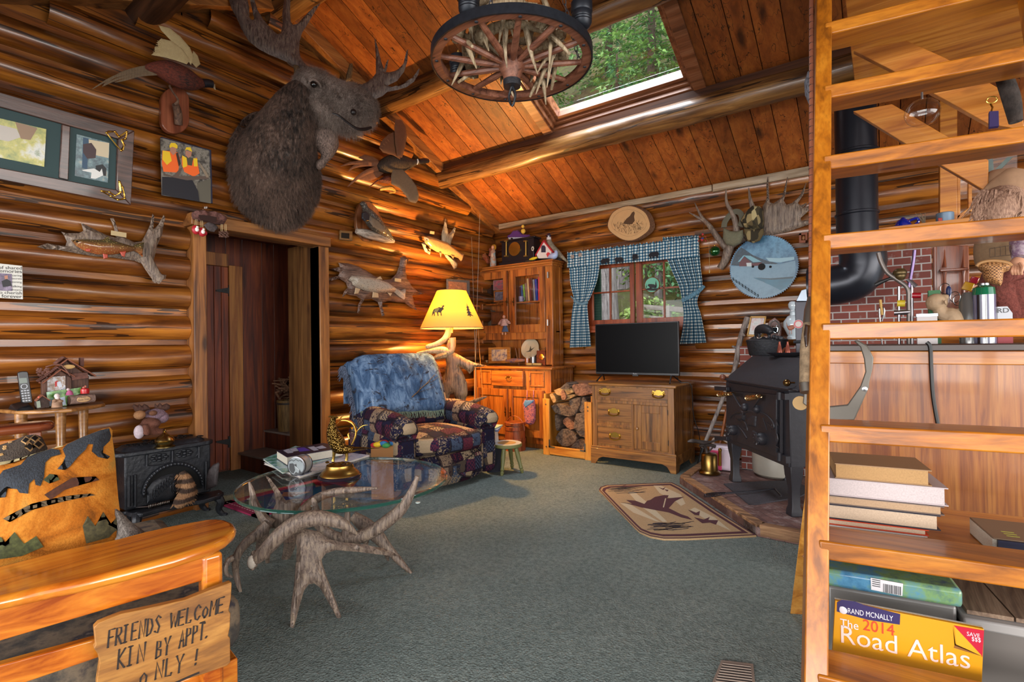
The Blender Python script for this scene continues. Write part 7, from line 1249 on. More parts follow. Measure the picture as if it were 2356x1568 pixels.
cp_=thing('camouflage_cap','brown reed camouflage cap hung on the antler rack above the saw blade','cap',zr5.p(430,820,.15));CAMO=NT('camouflage');vv=CAMO.voro(30.,CAMO.map((1,1,.45),rot=(0,.6,0)),'Color');q=CAMO.n('ShaderNodeSeparateColor');CAMO.put(q.inputs[0],vv);CM=CAMO.out(CAMO.ramp(q.outputs[0],[(0,'2c2618'),(.3,'5a4c30'),(.55,'8a7a54'),(.8,'3c3420'),(.9,'a89a70')],'CONSTANT'),.9)
MB().puff(zr5([(290,600),(320,540),(380,470),(430,425),(500,435),(535,480),(545,600),(540,680),(430,690),(330,670)],.12),YN,.09,.3,rim=.07).build('crown',CM,cp_);MB().puff(zr5([(330,670),(430,680),(540,670),(545,720),(500,800),(430,825),(365,805),(340,750)],.17),YN,.025,.3,rim=.04).build('brim',CM,cp_)
bo=thing('bear_ornament','tiny red bear ornament with blue shirt hanging beside the curtain','ornament',z7.p(1145,555,.12));b=MB();b.ell(z7.p(1145,535,.12),(.016,.014,.02),10);b.ell(z7.p(1150,498,.12),(.013,)*3,10);[b.ell(z7.p(x,y,.12),(.008,)*3,8)for x,y in((1120,545),(1172,545),(1130,515),(1170,515))];b.build('bear',plain('9a2c28',.7),bo);b=MB();b.ell(z7.p(1148,527,.125),(.0165,.014,.011),10);b.build('shirt',plain('2c3470',.7),bo);MB().tube(z7([(1152,485),(1160,420)],.11),.0015,5).build('string',BLACK,bo)
go=thing('green_ball_ornament','shiny green glass ball ornament on a string below the antler','ornament',z7.p(1237,660,.12));c=z7.p(1237,620,.12);r_=rad(c,37/3.136);MB().ell(c,(r_,)*3,20).build('ball',plain('08501c',.1,.6,coat=1.),go);MB().lathe([(.008,0),(.008,.012),(0,.013)],12,c+V((0,0,r_))).build('cap',GOLD,go);MB().tube([c+V((0,0,r_+.01)),z7.p(1215,430,.1)],.0012,5).build('string',BLACK,go);b=MB();b.tube([z7.p(1160,500,.0),z7.p(1195,560,.08),z7.p(1200,745,.08)],.0012,5);b.ell(z7.p(1199,765,.08),(.006,.006,.02),8);tag(b.build('tassel_cord',plain('a89a70',.6)),'thin cord with a pale tassel hanging left of the saw blade','cord')
sb=thing('painted_saw_blade','round saw blade painted with a red barn in blue winter snow','painting',W2(1755,680));c=zr5.p(534,1078,.03);r_=rad(c,338/4.612);N=90;P=[]
for k in range(N):a=2*PI*k/N;P+=[c+V((r_*math.cos(a),0,r_*math.sin(a))),c+V((r_*.962*math.cos(a+.05),0,r_*.962*math.sin(a+.05)))]
b=MB();b.prism(P,(0,-.003,0));bl=b.build('blade',photo(['1a3c58','2a5a7c','5a8cac','1e3c54'],5,'painted_sky',.35),sb)
def inb(P,h):
 out=[]
 for p in P:
  q=zr5.p(*p,.0335+h);d=V((q.x-c.x,0,q.z-c.z));m_=r_*.955
  if d.length>m_:d=d.normalized()*m_
  out.append(V((c.x+d.x,q.y,c.z+d.z)))
 return out
arc=lambda a0,a1,n:[(534+345*math.cos(a0+(a1-a0)*k/n),1078+345*math.sin(a0+(a1-a0)*k/n))for k in range(n+1)]
SN=photo(['4a6c84','6e90a6','587c94'],4,'painted_snow',.4);SH=[(plain('1c3446',.4,0,'trees',.5,60),[(192,1060),(230,940),(300,870),(350,900),(420,950),(540,1000),(600,1020),(700,1040),(620,1060),(400,1075)]),(SN,[(188,1070),(420,1066),(540,1045),(700,1050),(875,1010)]+arc(-.1,PI+.02,30)),(plain('8ab0c0',.4),[(560,980),(700,985),(862,970),(866,1000),(720,1030),(600,1020)]),(plain('10607c',.35,0,'river',.2,8),[(430,1195),(600,1200),(855,1180),(840,1230),(790,1290),(720,1325),(620,1275),(520,1230)]),(plain('2c4450',.4),[(420,1190),(620,1200),(858,1178),(850,1200),(620,1214)]),(plain('5a2830',.5),[(285,1020),(325,960),(420,1040),(520,1030),(520,1060),(430,1070),(280,1072)]),(plain('6ca0b0',.4),[(265,1025),(325,955),(400,960),(518,1022),(430,1028),(335,962),(290,1020)]),(plain('b8c4c8',.5),[(355,1035),(410,1032),(412,1072),(362,1072)])]
b=MB();ms=[]
for k,(m_,P)in enumerate(SH):
 if m_ not in ms:ms.append(m_)
 b.use(ms.index(m_)).flat(inb(P,.0005*(k+1)))
ms.append(plain('0c0a0a',.8));b.use(len(ms)-1)
for k in range(9):x,y=215+33*k,1200+22*k+(k%2)*3;b.line(inb([(x,y-12),(x+2,y+22)],.006),.005,YN,0)
b.line(inb([(205,1195),(350,1290),(490,1385)],.006),.003,YN,0);b.line(inb([(205,1212),(350,1306),(480,1395)],.006),.003,YN,0)
for x,y,q in((518,1076,36),(425,1074,13),(611,1076,13)):cc=zr5.p(x,y,.0405);b.flat([cc+V((rad(cc,q/4.612)*math.cos(a),0,rad(cc,q/4.612)*math.sin(a)))for a in(2*PI*k/20 for k in range(20))])
b.build('painted_scene',ms,bl)
fo=thing('tiny_picture','tiny carved wooden frame on the log wall beside the ladder','ornament',zr5.p(960,820));b=MB();
for P in([(918,725),(1004,715),(1004,735),(918,745)],[(918,800),(1004,795),(1004,822),(918,826)],[(918,725),(940,722),(940,826),(918,826)],[(984,715),(1004,715),(1004,822),(984,824)]):b.prism(zr5(P,.01),(0,-.015,0))
b.build('frame',plain('7a3c1c',.6),fo);MB().ell(zr5.p(962,770,.015),(.012,.008,.02),8).build('figure',plain('8a5a34',.6),fo)
# hearth and brick
t=NT('hearth_brick');br=t.n('ShaderNodeTexBrick');t.put(br.inputs[0],t.map((1,1,1),rot=(0,0,.9)));br.inputs['Scale'].default_value=4.2;br.inputs['Color1'].default_value=srgb('5c403c');br.inputs['Color2'].default_value=srgb('70504a');br.inputs['Mortar'].default_value=srgb('3c2c2a');br.inputs['Mortar Size'].default_value=.008;n1=t.noise(9.,None,5,.7);t.bump(n1,.4,.01);HB=t.out(t.mix(t.ramp(n1,[(.5,(0,0,0)),(.75,(255,255,255))]),br.outputs[0],srgb('9a8c8a')),.8)
t=NT('chimney_brick');br=t.n('ShaderNodeTexBrick');t.put(br.inputs[0],t.map((1,1,1),rot=(PI/2,0,0)));br.inputs['Scale'].default_value=4.4;br.inputs['Color1'].default_value=srgb('5c2c26');br.inputs['Color2'].default_value=srgb('7a3c30');br.inputs['Mortar'].default_value=srgb('94908e');br.inputs['Mortar Size'].default_value=.02;n1=t.noise(14.,None,5);t.bump(n1,.5,.01);CBK=t.out(t.mix(t.ramp(n1,[(.6,(0,0,0)),(.8,(255,255,255))]),br.outputs[0],srgb('8a8280')),.85)
HZ=.06;hA,hB,hC=onz(1612,1078),onz(1564,1112),onz(1742,1233);hA.y=5.3;hD=V((1.0,3.40,0));h_=thing('hearth','raised hearth of reddish bricks edged with worn timbers under the big stove','hearth',(-.6,4.4,0))
MB().prism([hA,hB,hC,hD,V((1.0,5.45,0))],(0,0,HZ-.006)).build('bricks',HB,h_);HT=wood('5c4028','8a6444','a8825c','x','hearth_timber',2,.4,.7,None,bump=.4,tint=0)
for p,q in((hA,hB),(hB,hC),(hC,hD)):d=(q-p).normalized();n_=V((-d.y,d.x,0));b=MB();b.obox(p+d*.012,d*((q-p).length-.024),n_*.07,(0,0,HZ+.012));b.build('timber_edge',HT,h_,bevel=.006)
ch_=MB();x0,x1,x2=ony(1702,800,4.95).x,ony(1916,650,4.95).x,ony(2143,650,4.95).x;zl_=ony(1800,790,4.95).z-.02;ch_.box((x0,4.95,HZ),(x1+.5,5.45,zl_));o=struct(ch_,'wall_chimney',CBK);ch_=MB();ch_.box((x1-.06,4.9,HZ),(x2,5.46,2.05));struct(ch_,'wall_chimney_breast',CBK)
u8=V((.605,-.796,0));n8=V((-.796,-.605,0));L0=V((-1.008,4.425,0));zS_=lambda dep:Tr((1640,860),4.354,pv_(L0-n8*dep,n8));z8=zS_(0);STV=plain('2b2a30',.5,.25,'stove_black',.12,30,.1);sv=thing('wood_stove','big black cast wood stove with moose relief door on the brick hearth','stove',L0)
def loc(p):d=p-L0;return d.dot(u8),p.z
ul,ur=loc(z8.p(135,400))[0],loc(z8.p(772,500))[0];zb_,zt_=z8.p(400,780).z,z8.p(400,120).z;DEP=.52
def sbx(b,a0,a1,d0,d1,z0,z1):return b.obox(L0+u8*a0-n8*d0+V((0,0,z0)),u8*(a1-a0),-n8*(d1-d0),(0,0,z1-z0))
b=MB();sbx(b,ul,ur,0,DEP,zb_,zt_);sbx(b,ul-.0,ur+.0,-.012,.0,zb_,zb_+.06);b.build('body',STV,sv,bevel=.006)
zh=Tr((1640,680),5.6,pv_(L0+n8*.04,n8));h0,h1=loc(zh.p(140,1088))[0],loc(zh.p(1105,1165))[0];zk=zt_+.03;zb2=Tr((1640,680),5.6,pv_(L0-n8*.2,n8));zt2=zb2.p(700,785).z
b=MB();sec=[(-.05,zk-.012),(-.05,zk),(-.02,zk+.005),(.2,zt2),(DEP,zt2),(DEP,zt2-.012),(.21,zt2-.012),(-.01,zk-.006)];b.prism([L0+u8*h0-n8*d+V((0,0,z_))for d,z_ in sec],u8*(h1-h0));b.prism([L0+u8*(ul+.01)-n8*d+V((0,0,z_))for d,z_ in((0,zt_),(0,zk),(.21,zt2-.012),(DEP,zt2-.012),(DEP,zt_))],u8*(ur-ul-.02));b.build('hood',STV,sv,bevel=.004)
for q in((100,32,30),(742,88,36)):p=z8.p(q[0],q[1],.06);r_=rad(p,q[2]/4.354);b=MB();b.ell(p,(r_,)*3,16);b.tube([p,p-n8*.05],.006,6);b.build('ball_knob',plain('6a5230',.25,.9,'old_brass')if q[0]>300 else plain('6a3c2c',.4),sv)
b=MB();dP=[(160,165),(665,205),(662,830),(155,640)];b.prism(z8(dP,.0),n8*.02);d_=b.build('door',STV,sv,bevel=.004);LG=0
for a,d in(((200,1085),0),((770,1400),0)):
 pass
for a0,d0 in((ul,.0),(ur-.09,.0),(ul,DEP-.09),(ur-.09,DEP-.09)):
 b=MB();rings=[[L0+u8*(a0+.045+x*s_*.045+sh)-n8*(d0+.045+y*s_*.045)+V((0,0,z_))for x,y in((-1,-1),(1,-1),(1,1),(-1,1))]for z_,s_,sh in((HZ-.006,.85,0),(HZ+.03,.8,0),(HZ+.06,.62,0),(zb_-.14,.62,0),(zb_-.06,.9,0),(zb_+.01,1.,0))];b.loft(rings);b.build('leg',STV,sv,bevel=.006)
b=MB()
for y0,y1 in((180,255),(785,865)):b.tube([z8.p(672,y1,.025),z8.p(672,y0,.025)],.022,12);sbx(b,ur-.06,ur,-.03,.0,z8.p(672,y1).z+.01,z8.p(672,y0).z)
b.tube([z8.p(690,850,.01),z8.p(690,200,.01)],.012,8);b.build('hinge',STV,sv)
for y0 in(140,640):b=MB();b.prism([z8.p(48,y0-20,.01),z8.p(172,y0-10,.01),z8.p(172,y0+28,.01),z8.p(50,y0+22,.01)],n8*.03);b.build('latch',STV,sv,bevel=.003)
b=MB();
for P in([(170,440,8),(200,400,14),(260,370,18),(300,400,20),(280,450,22),(240,430,16)],[(290,400,14),(350,370,12),(430,390,10),(470,385,10),(540,420,14),(600,490,18),(605,540,14),(540,490,10)],[(280,460,18),(320,490,16),(345,560,10),(300,540,8)],[(500,440,10),(520,500,8),(540,560,6)],[(560,440,8),(590,500,8),(580,560,6)],[(250,520,8),(300,580,12),(340,645,10)],[(640,600,14),(650,660,12),(630,720,10),(660,740,8)],[(625,440,4),(640,480,8),(655,520,5)]):z8.sweep(b,P,.022,flat=.6,n=7,up=n8)
b.puff(z8([(350,440),(400,415),(440,420),(432,530),(360,520)],.02),n8,.012,.2);b.puff(z8([(400,560),(450,590),(470,680),(430,700),(400,640)],.02),n8,.01,.2);b.puff(z8([(290,390),(330,410),(320,460),(270,470),(235,440),(250,400)],.02),n8,.02,.2);b.build('moose_relief',STV,d_)
b=MB();p=z8.p(215,215,.021);b.text('Grandpa',p,u8,(0,0,1),.055,squash=.8);b.text('III',z8.p(495,265,.021),u8,(0,0,1),.06);b.build('lettering',plain('15141a',.5,.3),d_)
for x,y,r in((222,560,58),(512,648,72)):
 p=z8.p(x,y,.02);r_=rad(p,r/4.354)*.85;b=MB();b.lathe([(r_,0),(r_*1.05,.02),(r_*.9,.045),(r_*.5,.06),(0,.062)],24,p,n8);w_=basis(n8)
 for k in range(8):a=k*PI/4;q=p+(w_[0]*math.cos(a)+w_[1]*math.sin(a))*r_*.6;b.tube([q+n8*.05,p+(w_[0]*math.cos(a)+w_[1]*math.sin(a))*r_*.95+n8*.055],.008,6)
 b.build('draft_knob',STV,d_)
for A,B_,C_,D_ in(((65,205),(200,195),(275,320),(320,330)),((348,240),(485,222),(400,345),(440,350))):
 b=MB();b.tube(smooth_path([z8.p(*B_,.07),z8.p(*C_,.05),z8.p(*D_,.02)],4),.007,6);b.ell(z8.p(*D_,.03),(.03,)*3,10);h=b.build('door_handle',STV,d_);b=MB();p,q=z8.p(*A,.075),z8.p(*B_,.075);b.tube([p.lerp(q,k/90)+V((0,0,1))*((.021-.012*k/90)*math.cos(k*.85))+n8*((.021-.012*k/90)*math.sin(k*.85))for k in range(91)],.0042,5);b.build('coil_grip',plain('c0a070',.25,1.,'coil_metal'),h)
yq=4.45;fl=thing('flue_pipe','black stovepipe with crimped elbow rising behind the ladder to the roof','pipe',ony(1970,700,yq));zf_=Tr((0,0),1,py_(yq));b=MB();FP=plain('1e2028',.32,.5,'flue_black',.08,10);r_=rad(zf_.p(1970,400),41)
b.tube([zf_.p(1972,560),zf_.p(1970,400),zf_.p(1966,200)],r_,28);b.build('upper_pipe',FP,fl);b=MB();P=smooth_path([zf_.p(1860,662),zf_.p(1925,655),zf_.p(1968,640),zf_.p(1985,600),zf_.p(1976,545)],5);b.tube(P,[r_*(1.12+.015*(k%5==0))for k in range(len(P))],28);b.build('elbow',FP,fl)
for y in(493,352,560):p=zf_.p(1971,y);b=MB();b.lathe([(r_,-.012),(r_+.008,-.006),(r_+.008,.006),(r_,.012)],28,p,cap=False);b.build('pipe_band',FP,fl)
def on8(a,d,z_):return L0+u8*a-n8*d+V((0,0,z_))
zp_=Tr((1640,680),5.6,pv_(L0-n8*.36,n8));c=zp_.p(695,775);c.z=zt2;st_=thing('cast_kettle','black cast iron steamer with bear shaped lid on top of the big stove','steamer',c);zr_=zp_.p(695,575).z-zt2;rr_=rad(c,240/5.6);b=MB();b.lathe([(0,0),(rr_*.82,0),(rr_*.88,.01),(rr_*1.0,zr_*.9),(rr_*1.04,zr_),(0,zr_)],28,c,sy=.75);b.build('pot',IRON,st_);b=MB();b.ell(c+V((0,0,zr_)),(rr_*1.0,rr_*.75,.022),20,noi=.2,fr=8);zp_.sweep(b,[(565,520,30),(590,440,50),(660,425,62),(730,450,48),(755,480,24)],n=12);zp_.sweep(b,[(590,480,22),(600,540,20)],n=8);zp_.sweep(b,[(720,470,22),(730,545,18)],n=8);[b.ell(zp_.p(x,y),(.022,.02,.018),8,noi=.4)for x,y in((510,560),(540,545),(790,530),(830,540),(870,545),(650,555))];remesh(b.build('bear_lid',IRON,st_),.006,1)
zq8=Tr((1640,680),5.6,pv_(L0-n8*.27,n8));c=zq8.p(940,775);c.z=zt2;ty=thing('tray','shallow dark leaf tray on the stove top before the steamer','tray',c);MB().lathe([(0,0),(.07,0),(.13,.03),(.135,.034),(.128,.034),(.07,.005),(0,.005)],24,c,sy=.7).build('dish',plain('3c3a40',.4,.7),ty)
for k,(x,y0,y1,nm)in enumerate(((862,745,615,'taller'),(965,750,660,'shorter'))):p=zq8.p(x,y0);p.z=max(p.z,zt2+.007);h=zq8.p(x,y1).z-p.z;tt_=thing('copper_tree',nm+' little copper cone tree standing in the leaf tray','ornament',p,'copper trees');MB().lathe([(.004,0),(.022,0)]+[q for i in range(5)for q in((.02-.0035*i,.02*i+.012),(.022-.004*(i+.5),.02*i+.013))]+[(0,h)],12,p).build('tree',plain('8a4a3c',.4,.6),tt_)
lr=thing('leaf_ornament','small copper leaf curl between the two cone trees in the tray','ornament',zq8.p(920,735));b=MB();zq8.sweep(b,[(900,730,10),(915,690,14),(935,670,12),(950,690,5)],n=7,flat=.5);b.build('leaf',plain('94543c',.4,.6),lr)
yl=4.98;zg8=Tr((1640,680),5.6,py_(yl))
framed('picture_frame','gilt framed picture of a figure on the brick ledge behind the steamer',zg8,[(487,262),(695,262),(650,530),(438,522)],plain('7a5a24',.45,.4,'gilt'),['10141c','8a8a88','8a5a58','1c2028'],fw=.2,sc=14)
hm=thing('horseshoe_mirror','pointed wooden arch mirror with horseshoe on the brick ledge','mirror',zg8.p(790,530));P=[(700,500),(692,400),(730,320),(797,280),(860,330),(888,420),(880,500),(850,545),(740,545)];b=MB();b.prism(zg8(P,.0),(0,.025,0));b.build('arch',plain('5c3a34',.5,0,'arch_wood',.2,30),hm,bevel=.004);b=MB();b.tube(smooth_path(zg8([(745,500),(725,420),(750,350),(797,320),(845,355),(862,430),(845,500)],.006),4),.008,8,flat=.6);b.build('horseshoe',plain('8a8a88',.4,.8),hm);b=MB();b.puff(zg8([(760,420),(775,385),(797,400),(825,380),(850,410),(840,470),(805,495),(770,460)],.003),YN,.004,.5);b.build('glass',plain('c0d0d8',.05,1.),hm)
lb=thing('milk_glass_bottle','tall white glass bottle painted with a pheasant on the brick ledge','bottle',zg8.p(1030,560));c=zg8.p(1035,560);k=rad(c,1/5.6);y2z=lambda y:zg8.p(1035,y).z-c.z;b=MB();b.lathe([(0,0),(70*k,0),(72*k,y2z(530)),(60*k,y2z(515)),(112*k,y2z(400)),(108*k,y2z(330)),(60*k,y2z(262)),(34*k,y2z(250)),(32*k,y2z(215)),(44*k,y2z(205)),(30*k,y2z(195)),(26*k,y2z(180)),(48*k,y2z(150)),(52*k,y2z(110)),(34*k,y2z(75)),(0,y2z(66))],24,c);o=b.build('bottle',plain('b0bcc4',.25,coat=.6),lb);zgb=Tr((1640,680),5.6,py_(yl-.115));b=MB();b.puff(zgb([(945,330),(965,395),(1000,380),(1040,375),(1062,345),(1070,370),(1050,420),(1010,445),(975,440),(955,400)],-.012),YN,.006,.5);b.line(zgb([(990,440),(985,495)],-.01),.004,YN);b.line(zgb([(1015,440),(1015,495)],-.01),.004,YN);b.build('painted_pheasant',plain('8a4628',.5),o)
ft=thing('flue_damper_box','black metal flue box with round red dial thermometer beside the ladder','flue box',zg8.p(1120,620));zz8=Tr((1640,680),5.6,py_(4.6));b=MB();p,q=zz8.p(1070,780),zz8.p(1225,70);b.prism([V((p.x,4.6,zt2+.002)),V((q.x,4.6,zt2+.002)),V((q.x,4.6,q.z)),V((p.x,4.6,q.z))],(0,.15,0));b.build('box',plain('2e2c34',.4,.4),ft,bevel=.004);b=MB();b.prism(zz8([(1070,70),(1140,-70),(1240,-100),(1240,70)]),(0,.15,0));b.build('sloped_top',plain('6a727c',.3,.7),ft,bevel=.003);th_=zz8.p(1105,365,.004);b=MB();b.lathe([(0,0),(.033,0),(.034,.01),(0,.011)],24,th_,YN);tm=b.build('thermometer',plain('a89a94',.4),ft);b=MB();b.lathe([(.022,.0115),(.032,.0115)],24,th_,YN,cap=False);b.build('red_ring',plain('a02430',.4),tm);b=MB();b.tube(zz8([(1040,595),(1160,590)],.03),.012,8);b.tube(zz8([(1160,590),(1160,530)],.03),.006,6);b.build('lever',IRON,ft)
def stick(name,lab,cat,P,rads,mat,tip=None):b=MB();S_=smooth_path(P,4);n_=len(S_);b.tube(S_,[lerp(rads[0],rads[1],i/(n_-1))*(1+.2*noise.noise(V((i*.7,rads[0]*99,0))))for i in range(n_)],9);r=thing(name,lab,cat,P[-1]);b.build('shaft',mat,r);return r
DRIFT=wood('5c5250','8c807a','aaa09a','z','grey_stick',3,.3,.8,None,bump=.4,tint=0);q_=lambda x,y,d:ony(x,y,d)
s_=stick('driftwood_staff','grey knotty driftwood staff leaning on the log wall left of the stove','stick',[q_(1720,730,5.42),q_(1702,785,5.36),q_(1690,850,5.3),q_(1670,900,5.22),q_(1640,975,5.14),q_(1615,1035,5.1)],(.028,.016),DRIFT);p=q_(1606,1056,5.08);b=MB();b.tube([q_(1617,1030,5.1),V((p.x,p.y,.0))],.017,8);b.build('rubber_tip',BLACK,s_);b=MB();b.tube([q_(1697,800,5.35),q_(1684,796,5.32)],[.02,.008],7);b.tube([q_(1708,768,5.36),q_(1714,772,5.34)],[.018,.006],7);b.build('knot_stub',DRIFT,s_)
s_=stick('walking_stick','brown wooden stick behind the staff, leaning toward the stove','stick',[q_(1672,940,5.3),q_(1665,980,5.27),q_(1655,1030,5.22),V((q_(1650,1060,5.2).x,5.2,HZ))],(.014,.016),wood('6a3418','9a5628','ae6a38','z','brown_stick',3,.2,.5,None,tint=0))
zt8=Tr((1230,720),2.851,pz_(HZ));c=zt8.p(1148,1050);c.z=HZ+.001;tc=thing('blowtorch','antique brass blowtorch with iron nozzle on the hearth corner','blowtorch',c);zz9=Tr((1230,720),2.851,pv_(c,HN));k=rad(c,1/2.851);hz=zz9.p(1148,920).z-HZ
b=MB();b.lathe([(0,0),(66*k,0),(68*k,.012),(60*k,.024),(52*k,.03),(51*k,hz-.01),(45*k,hz),(0,hz+.01)],28,c);b.build('tank',plain('7c6234',.3,1.,'torch_brass',.15,20),tc);b=MB();zz9.sweep(b,[(1215,1000,10,-.0),(1215,920,10),(1216,895,12),(1216,885,6)],n=8);b.build('pump',BRASS,tc);b=MB();zz9.sweep(b,[(1130,930,12),(1125,890,10),(1110,870,14)],n=8);zz9.sweep(b,[(1003,842,5),(1030,838,14),(1065,840,12),(1110,850,16),(1150,845,8),(1200,830,6)],n=9);zz9.sweep(b,[(1080,870,8),(1150,865,10),(1185,875,12)],n=8);zz9.sweep(b,[(1130,920,6),(1160,890,5),(1180,860,8)],n=7);b.build('nozzle',plain('4a4240',.5,.6),tc)
jg=zt8.p(1215,1000);jg=onz(1230+1230/2.851,720+1025/2.851,HZ+.001);jt=thing('plastic_jug','clear plastic jug of pink liquid behind the brass blowtorch','jug',jg);b=MB();b.boxc(jg+V((0,.02,.11)),(.2,.14,.22));b.build('jug',plain('b8a8b4',.3,0,'cloudy_plastic'),jt,bevel=.03,seg=4);b=MB();b.boxc(jg+V((-.04,-.052,.09)),(.1,.004,.17));b.build('pink_panel',plain('c04068',.4),jt);b=MB();b.tube(smooth_path([jg+V((-.08,.02,.21)),jg+V((-.07,.02,.26)),jg+V((0,.02,.27)),jg+V((.06,.02,.24))],4),.014,8);b.build('handle',plain('a8988c',.4),jt)
zc9=onz(1560+1185/6.53,1040+385/6.53,HZ);zc9=zc9+V((.12,.2,0));zc9.z=HZ;cr=thing('stoneware_crock','wide grey stoneware crock on the bricks beneath the stove','crock',zc9);MB().lathe([(0,0),(.16,0),(.185,.02),(.19,.05),(.19,.2),(.18,.215),(.17,.21),(.17,.03),(0,.03)],36,zc9).build('crock',plain('8c867c',.5,0,'stoneware',.08,12),cr)
zm9=Tr((1560,1040),6.53,pz_(HZ));mt=thing('hearth_mat','dark woven mat lying flat under the big stove','mat',zm9.p(1200,600));b=MB();P=zm9([(685,475),(1230,440),(1700,425),(2050,560),(1800,680),(1170,780),(1060,775)]);b.prism([V((p.x,p.y,HZ-.005))for p in P],(0,0,.009));b.build('mat',plain('38343a',.9,0,'mat_weave',.3,80),mt)
pk=thing('poker','iron poker with coil handle lying across the hearth edge','poker',zm9.p(900,620));zmp=Tr((1560,1040),6.53,pz_(HZ+.02));b=MB();b.tube(smooth_path(zmp([(700,615),(1000,595),(1300,565),(1440,550),(1480,585),(1550,655)]),3),.007,7);b.build('rod',plain('4a484e',.4,.8),pk);b=MB();p,q=zmp.p(395,650,.012),zmp.p(710,615,.005);b.tube([p.lerp(q,i/110)+V((0,.6,.8))*(.022*(1-.75*abs(i/110-.35)**.8)*math.cos(i*.8))*.8+V((.6,.4,0))*(.018*(1-.8*abs(i/110-.35)**.8)*math.sin(i*.8))for i in range(111)],.0035,5);b.build('coil_handle',plain('3a363c',.4,.8),pk)
rg=thing('goose_rug','tan half-octagon rug with a burgundy flying goose before the hearth','rug',zt8.p(900,1300));zr8=Tr((1230,720),2.851,pz_(0));OUT=[(422,1165),(432,1148),(470,1136),(900,1118),(960,1148),(1200,1310),(1455,1468),(1000,1490),(850,1491),(760,1475),(690,1445),(655,1412),(520,1270)]
def fl_(P,h):return[V((p.x,p.y,h))for p in zr8(P)]
b=MB();b.prism(fl_(OUT,.0),(0,0,.012));o=b.build('pile',plain('9c8260',.95,0,'rug_tan',.12,120),rg);MR=plain('46202a',.95,0,'rug_maroon',.2,120);CRM=plain('b0a288',.95,0,'rug_cream',.1,120);DK=plain('2c2430',.95);cx8,cy8=880,1320
b=MB();A=fl_(OUT,.0125);c=sum(A,V())/len(A);IN=lambda q:[p.lerp(c,q)for p in A]
for q0,q1 in((.0,.028),(.065,.125)):
 P,Q=IN(q0),IN(q1);n_=len(P);b.add(P+Q,[(i,(i+1)%n_,n_+(i+1)%n_,n_+i)for i in range(n_)])
b.use(1)
for P in([(610,1180),(660,1185),(760,1270),(870,1380),(840,1380),(700,1280)],[(560,1255),(620,1260),(760,1345),(830,1385),(780,1370),(650,1320)],[(780,1140),(830,1140),(960,1200),(990,1260),(960,1275),(920,1240),(820,1190)],[(1020,1300),(1050,1285),(1180,1350),(1290,1440),(1200,1400),(1100,1350)]):b.flat(fl_(P,.0128))
b.use(0)
for P in([(565,1250),(640,1262),(600,1235),(660,1240),(720,1262),(740,1240),(760,1235),(790,1215),(850,1203),(880,1205),(870,1225),(980,1215),(920,1245),(880,1290),(960,1330),(1005,1345),(1035,1368),(960,1350),(880,1318),(780,1300),(700,1285),(640,1268)],[(1005,1300),(1060,1320),(1085,1308),(1080,1338),(1050,1335)],[(1045,1350),(1110,1365),(1150,1348),(1140,1368),(1205,1370),(1190,1400),(1150,1385),(1100,1390)],[(810,1150),(840,1160),(860,1150),(845,1170)],[(850,1165),(880,1170),(870,1180)]):b.flat(fl_(P,.0132))
b.use(2);r_=random.Random(4)
for x,y,w,n_ in((600,1168,150,22),(880,1410,190,34)):
 for k in range(n_):xx,yy=x+r_.uniform(-.5,.5)*w,y+r_.uniform(-24,24);b.line(fl_([(xx-50,yy+4),(xx,yy),(xx+r_.uniform(40,80),yy-r_.uniform(-6,14))],.0134),.006,(0,0,1),0)
b.use(1).line(fl_([(845,1285),(860,1225)],.0136),.008,(0,0,1),0);b.build('woven_design',[MR,CRM,DK],o)
# by the recliner: stool, bucket, magazines in a bin
q=onz(1167,1085);sc=V((q.x,q.y,0));stl=thing('stool','little round green-legged stool with painted seat beside the recliner','stool',sc);zs8=ony(1167,1018,q.y).z;GRN=plain('6a6a3c',.5,0,'green_paint',.12,20);rr_=rad(ony(1167,1018,q.y),35)
b=MB();b.lathe([(0,-.035),(rr_*.92,-.035),(rr_,-.028),(rr_,-.005),(rr_*.97,0),(0,0)],28,(sc.x,sc.y,zs8));b.build('seat',GRN,stl);b=MB();b.lathe([(rr_*.62,.0006),(rr_*.96,.0006)],28,(sc.x,sc.y,zs8),cap=False);b.use(1).lathe([(0,.0006),(rr_*.6,.0006)],28,(sc.x,sc.y,zs8),cap=False);b.build('painted_top',[plain('9a9898',.6,0,'seat_paint',.2,20),plain('8a6a3c',.6)],stl)
for a in(.3,1.87,3.44,5.01):d=V((math.cos(a),math.sin(a),0));p0,p1=V((sc.x,sc.y,zs8-.03))+d*rr_*.6,sc+d*rr_*1.05;P=[p1.lerp(p0,t_)for t_ in(0,.05,.12,.16,.2,.3,.6,1)];MB().tube(P,[.012,.015,.02,.013,.02,.016,.022,.02],10).build('leg',GRN,stl)
bk_=onz(1172,1045);bk_=V((bk_.x-.1,bk_.y+.25,0));fk=thing('wooden_bucket','lidded cherry wood firkin bucket with bentwood handle before the cupboard','bucket',bk_);zb9=Tr((980,780),5.6,py_(bk_.y));r9=rad(zb9.p(1100,1200),125/5.6);h9=zb9.p(1100,1075).z;CH=wood('5c2814','8a4424','a05a34','z','cherry_wood',2,.2,.35,.3,tint=0);b=MB();b.lathe([(0,0),(r9*1.1,0),(r9,h9-.02),(0,h9-.02)],28,bk_);b.build('staves',CH,fk);b=MB();b.lathe([(0,h9-.02),(r9*1.08,h9-.02),(r9*1.08,h9+.015),(0,h9+.02)],28,bk_);b.build('lid',CH,fk,bevel=.003)
for f in(.3,.75):b=MB();b.lathe([(r9*(1.112-.1*f),h9*f),(r9*(1.14-.1*f),h9*f+.003),(r9*(1.13-.1*f),h9*f+.04),(r9*(1.1-.1*f),h9*f+.043)],28,bk_,cap=False);b.build('hoop',CH,fk)
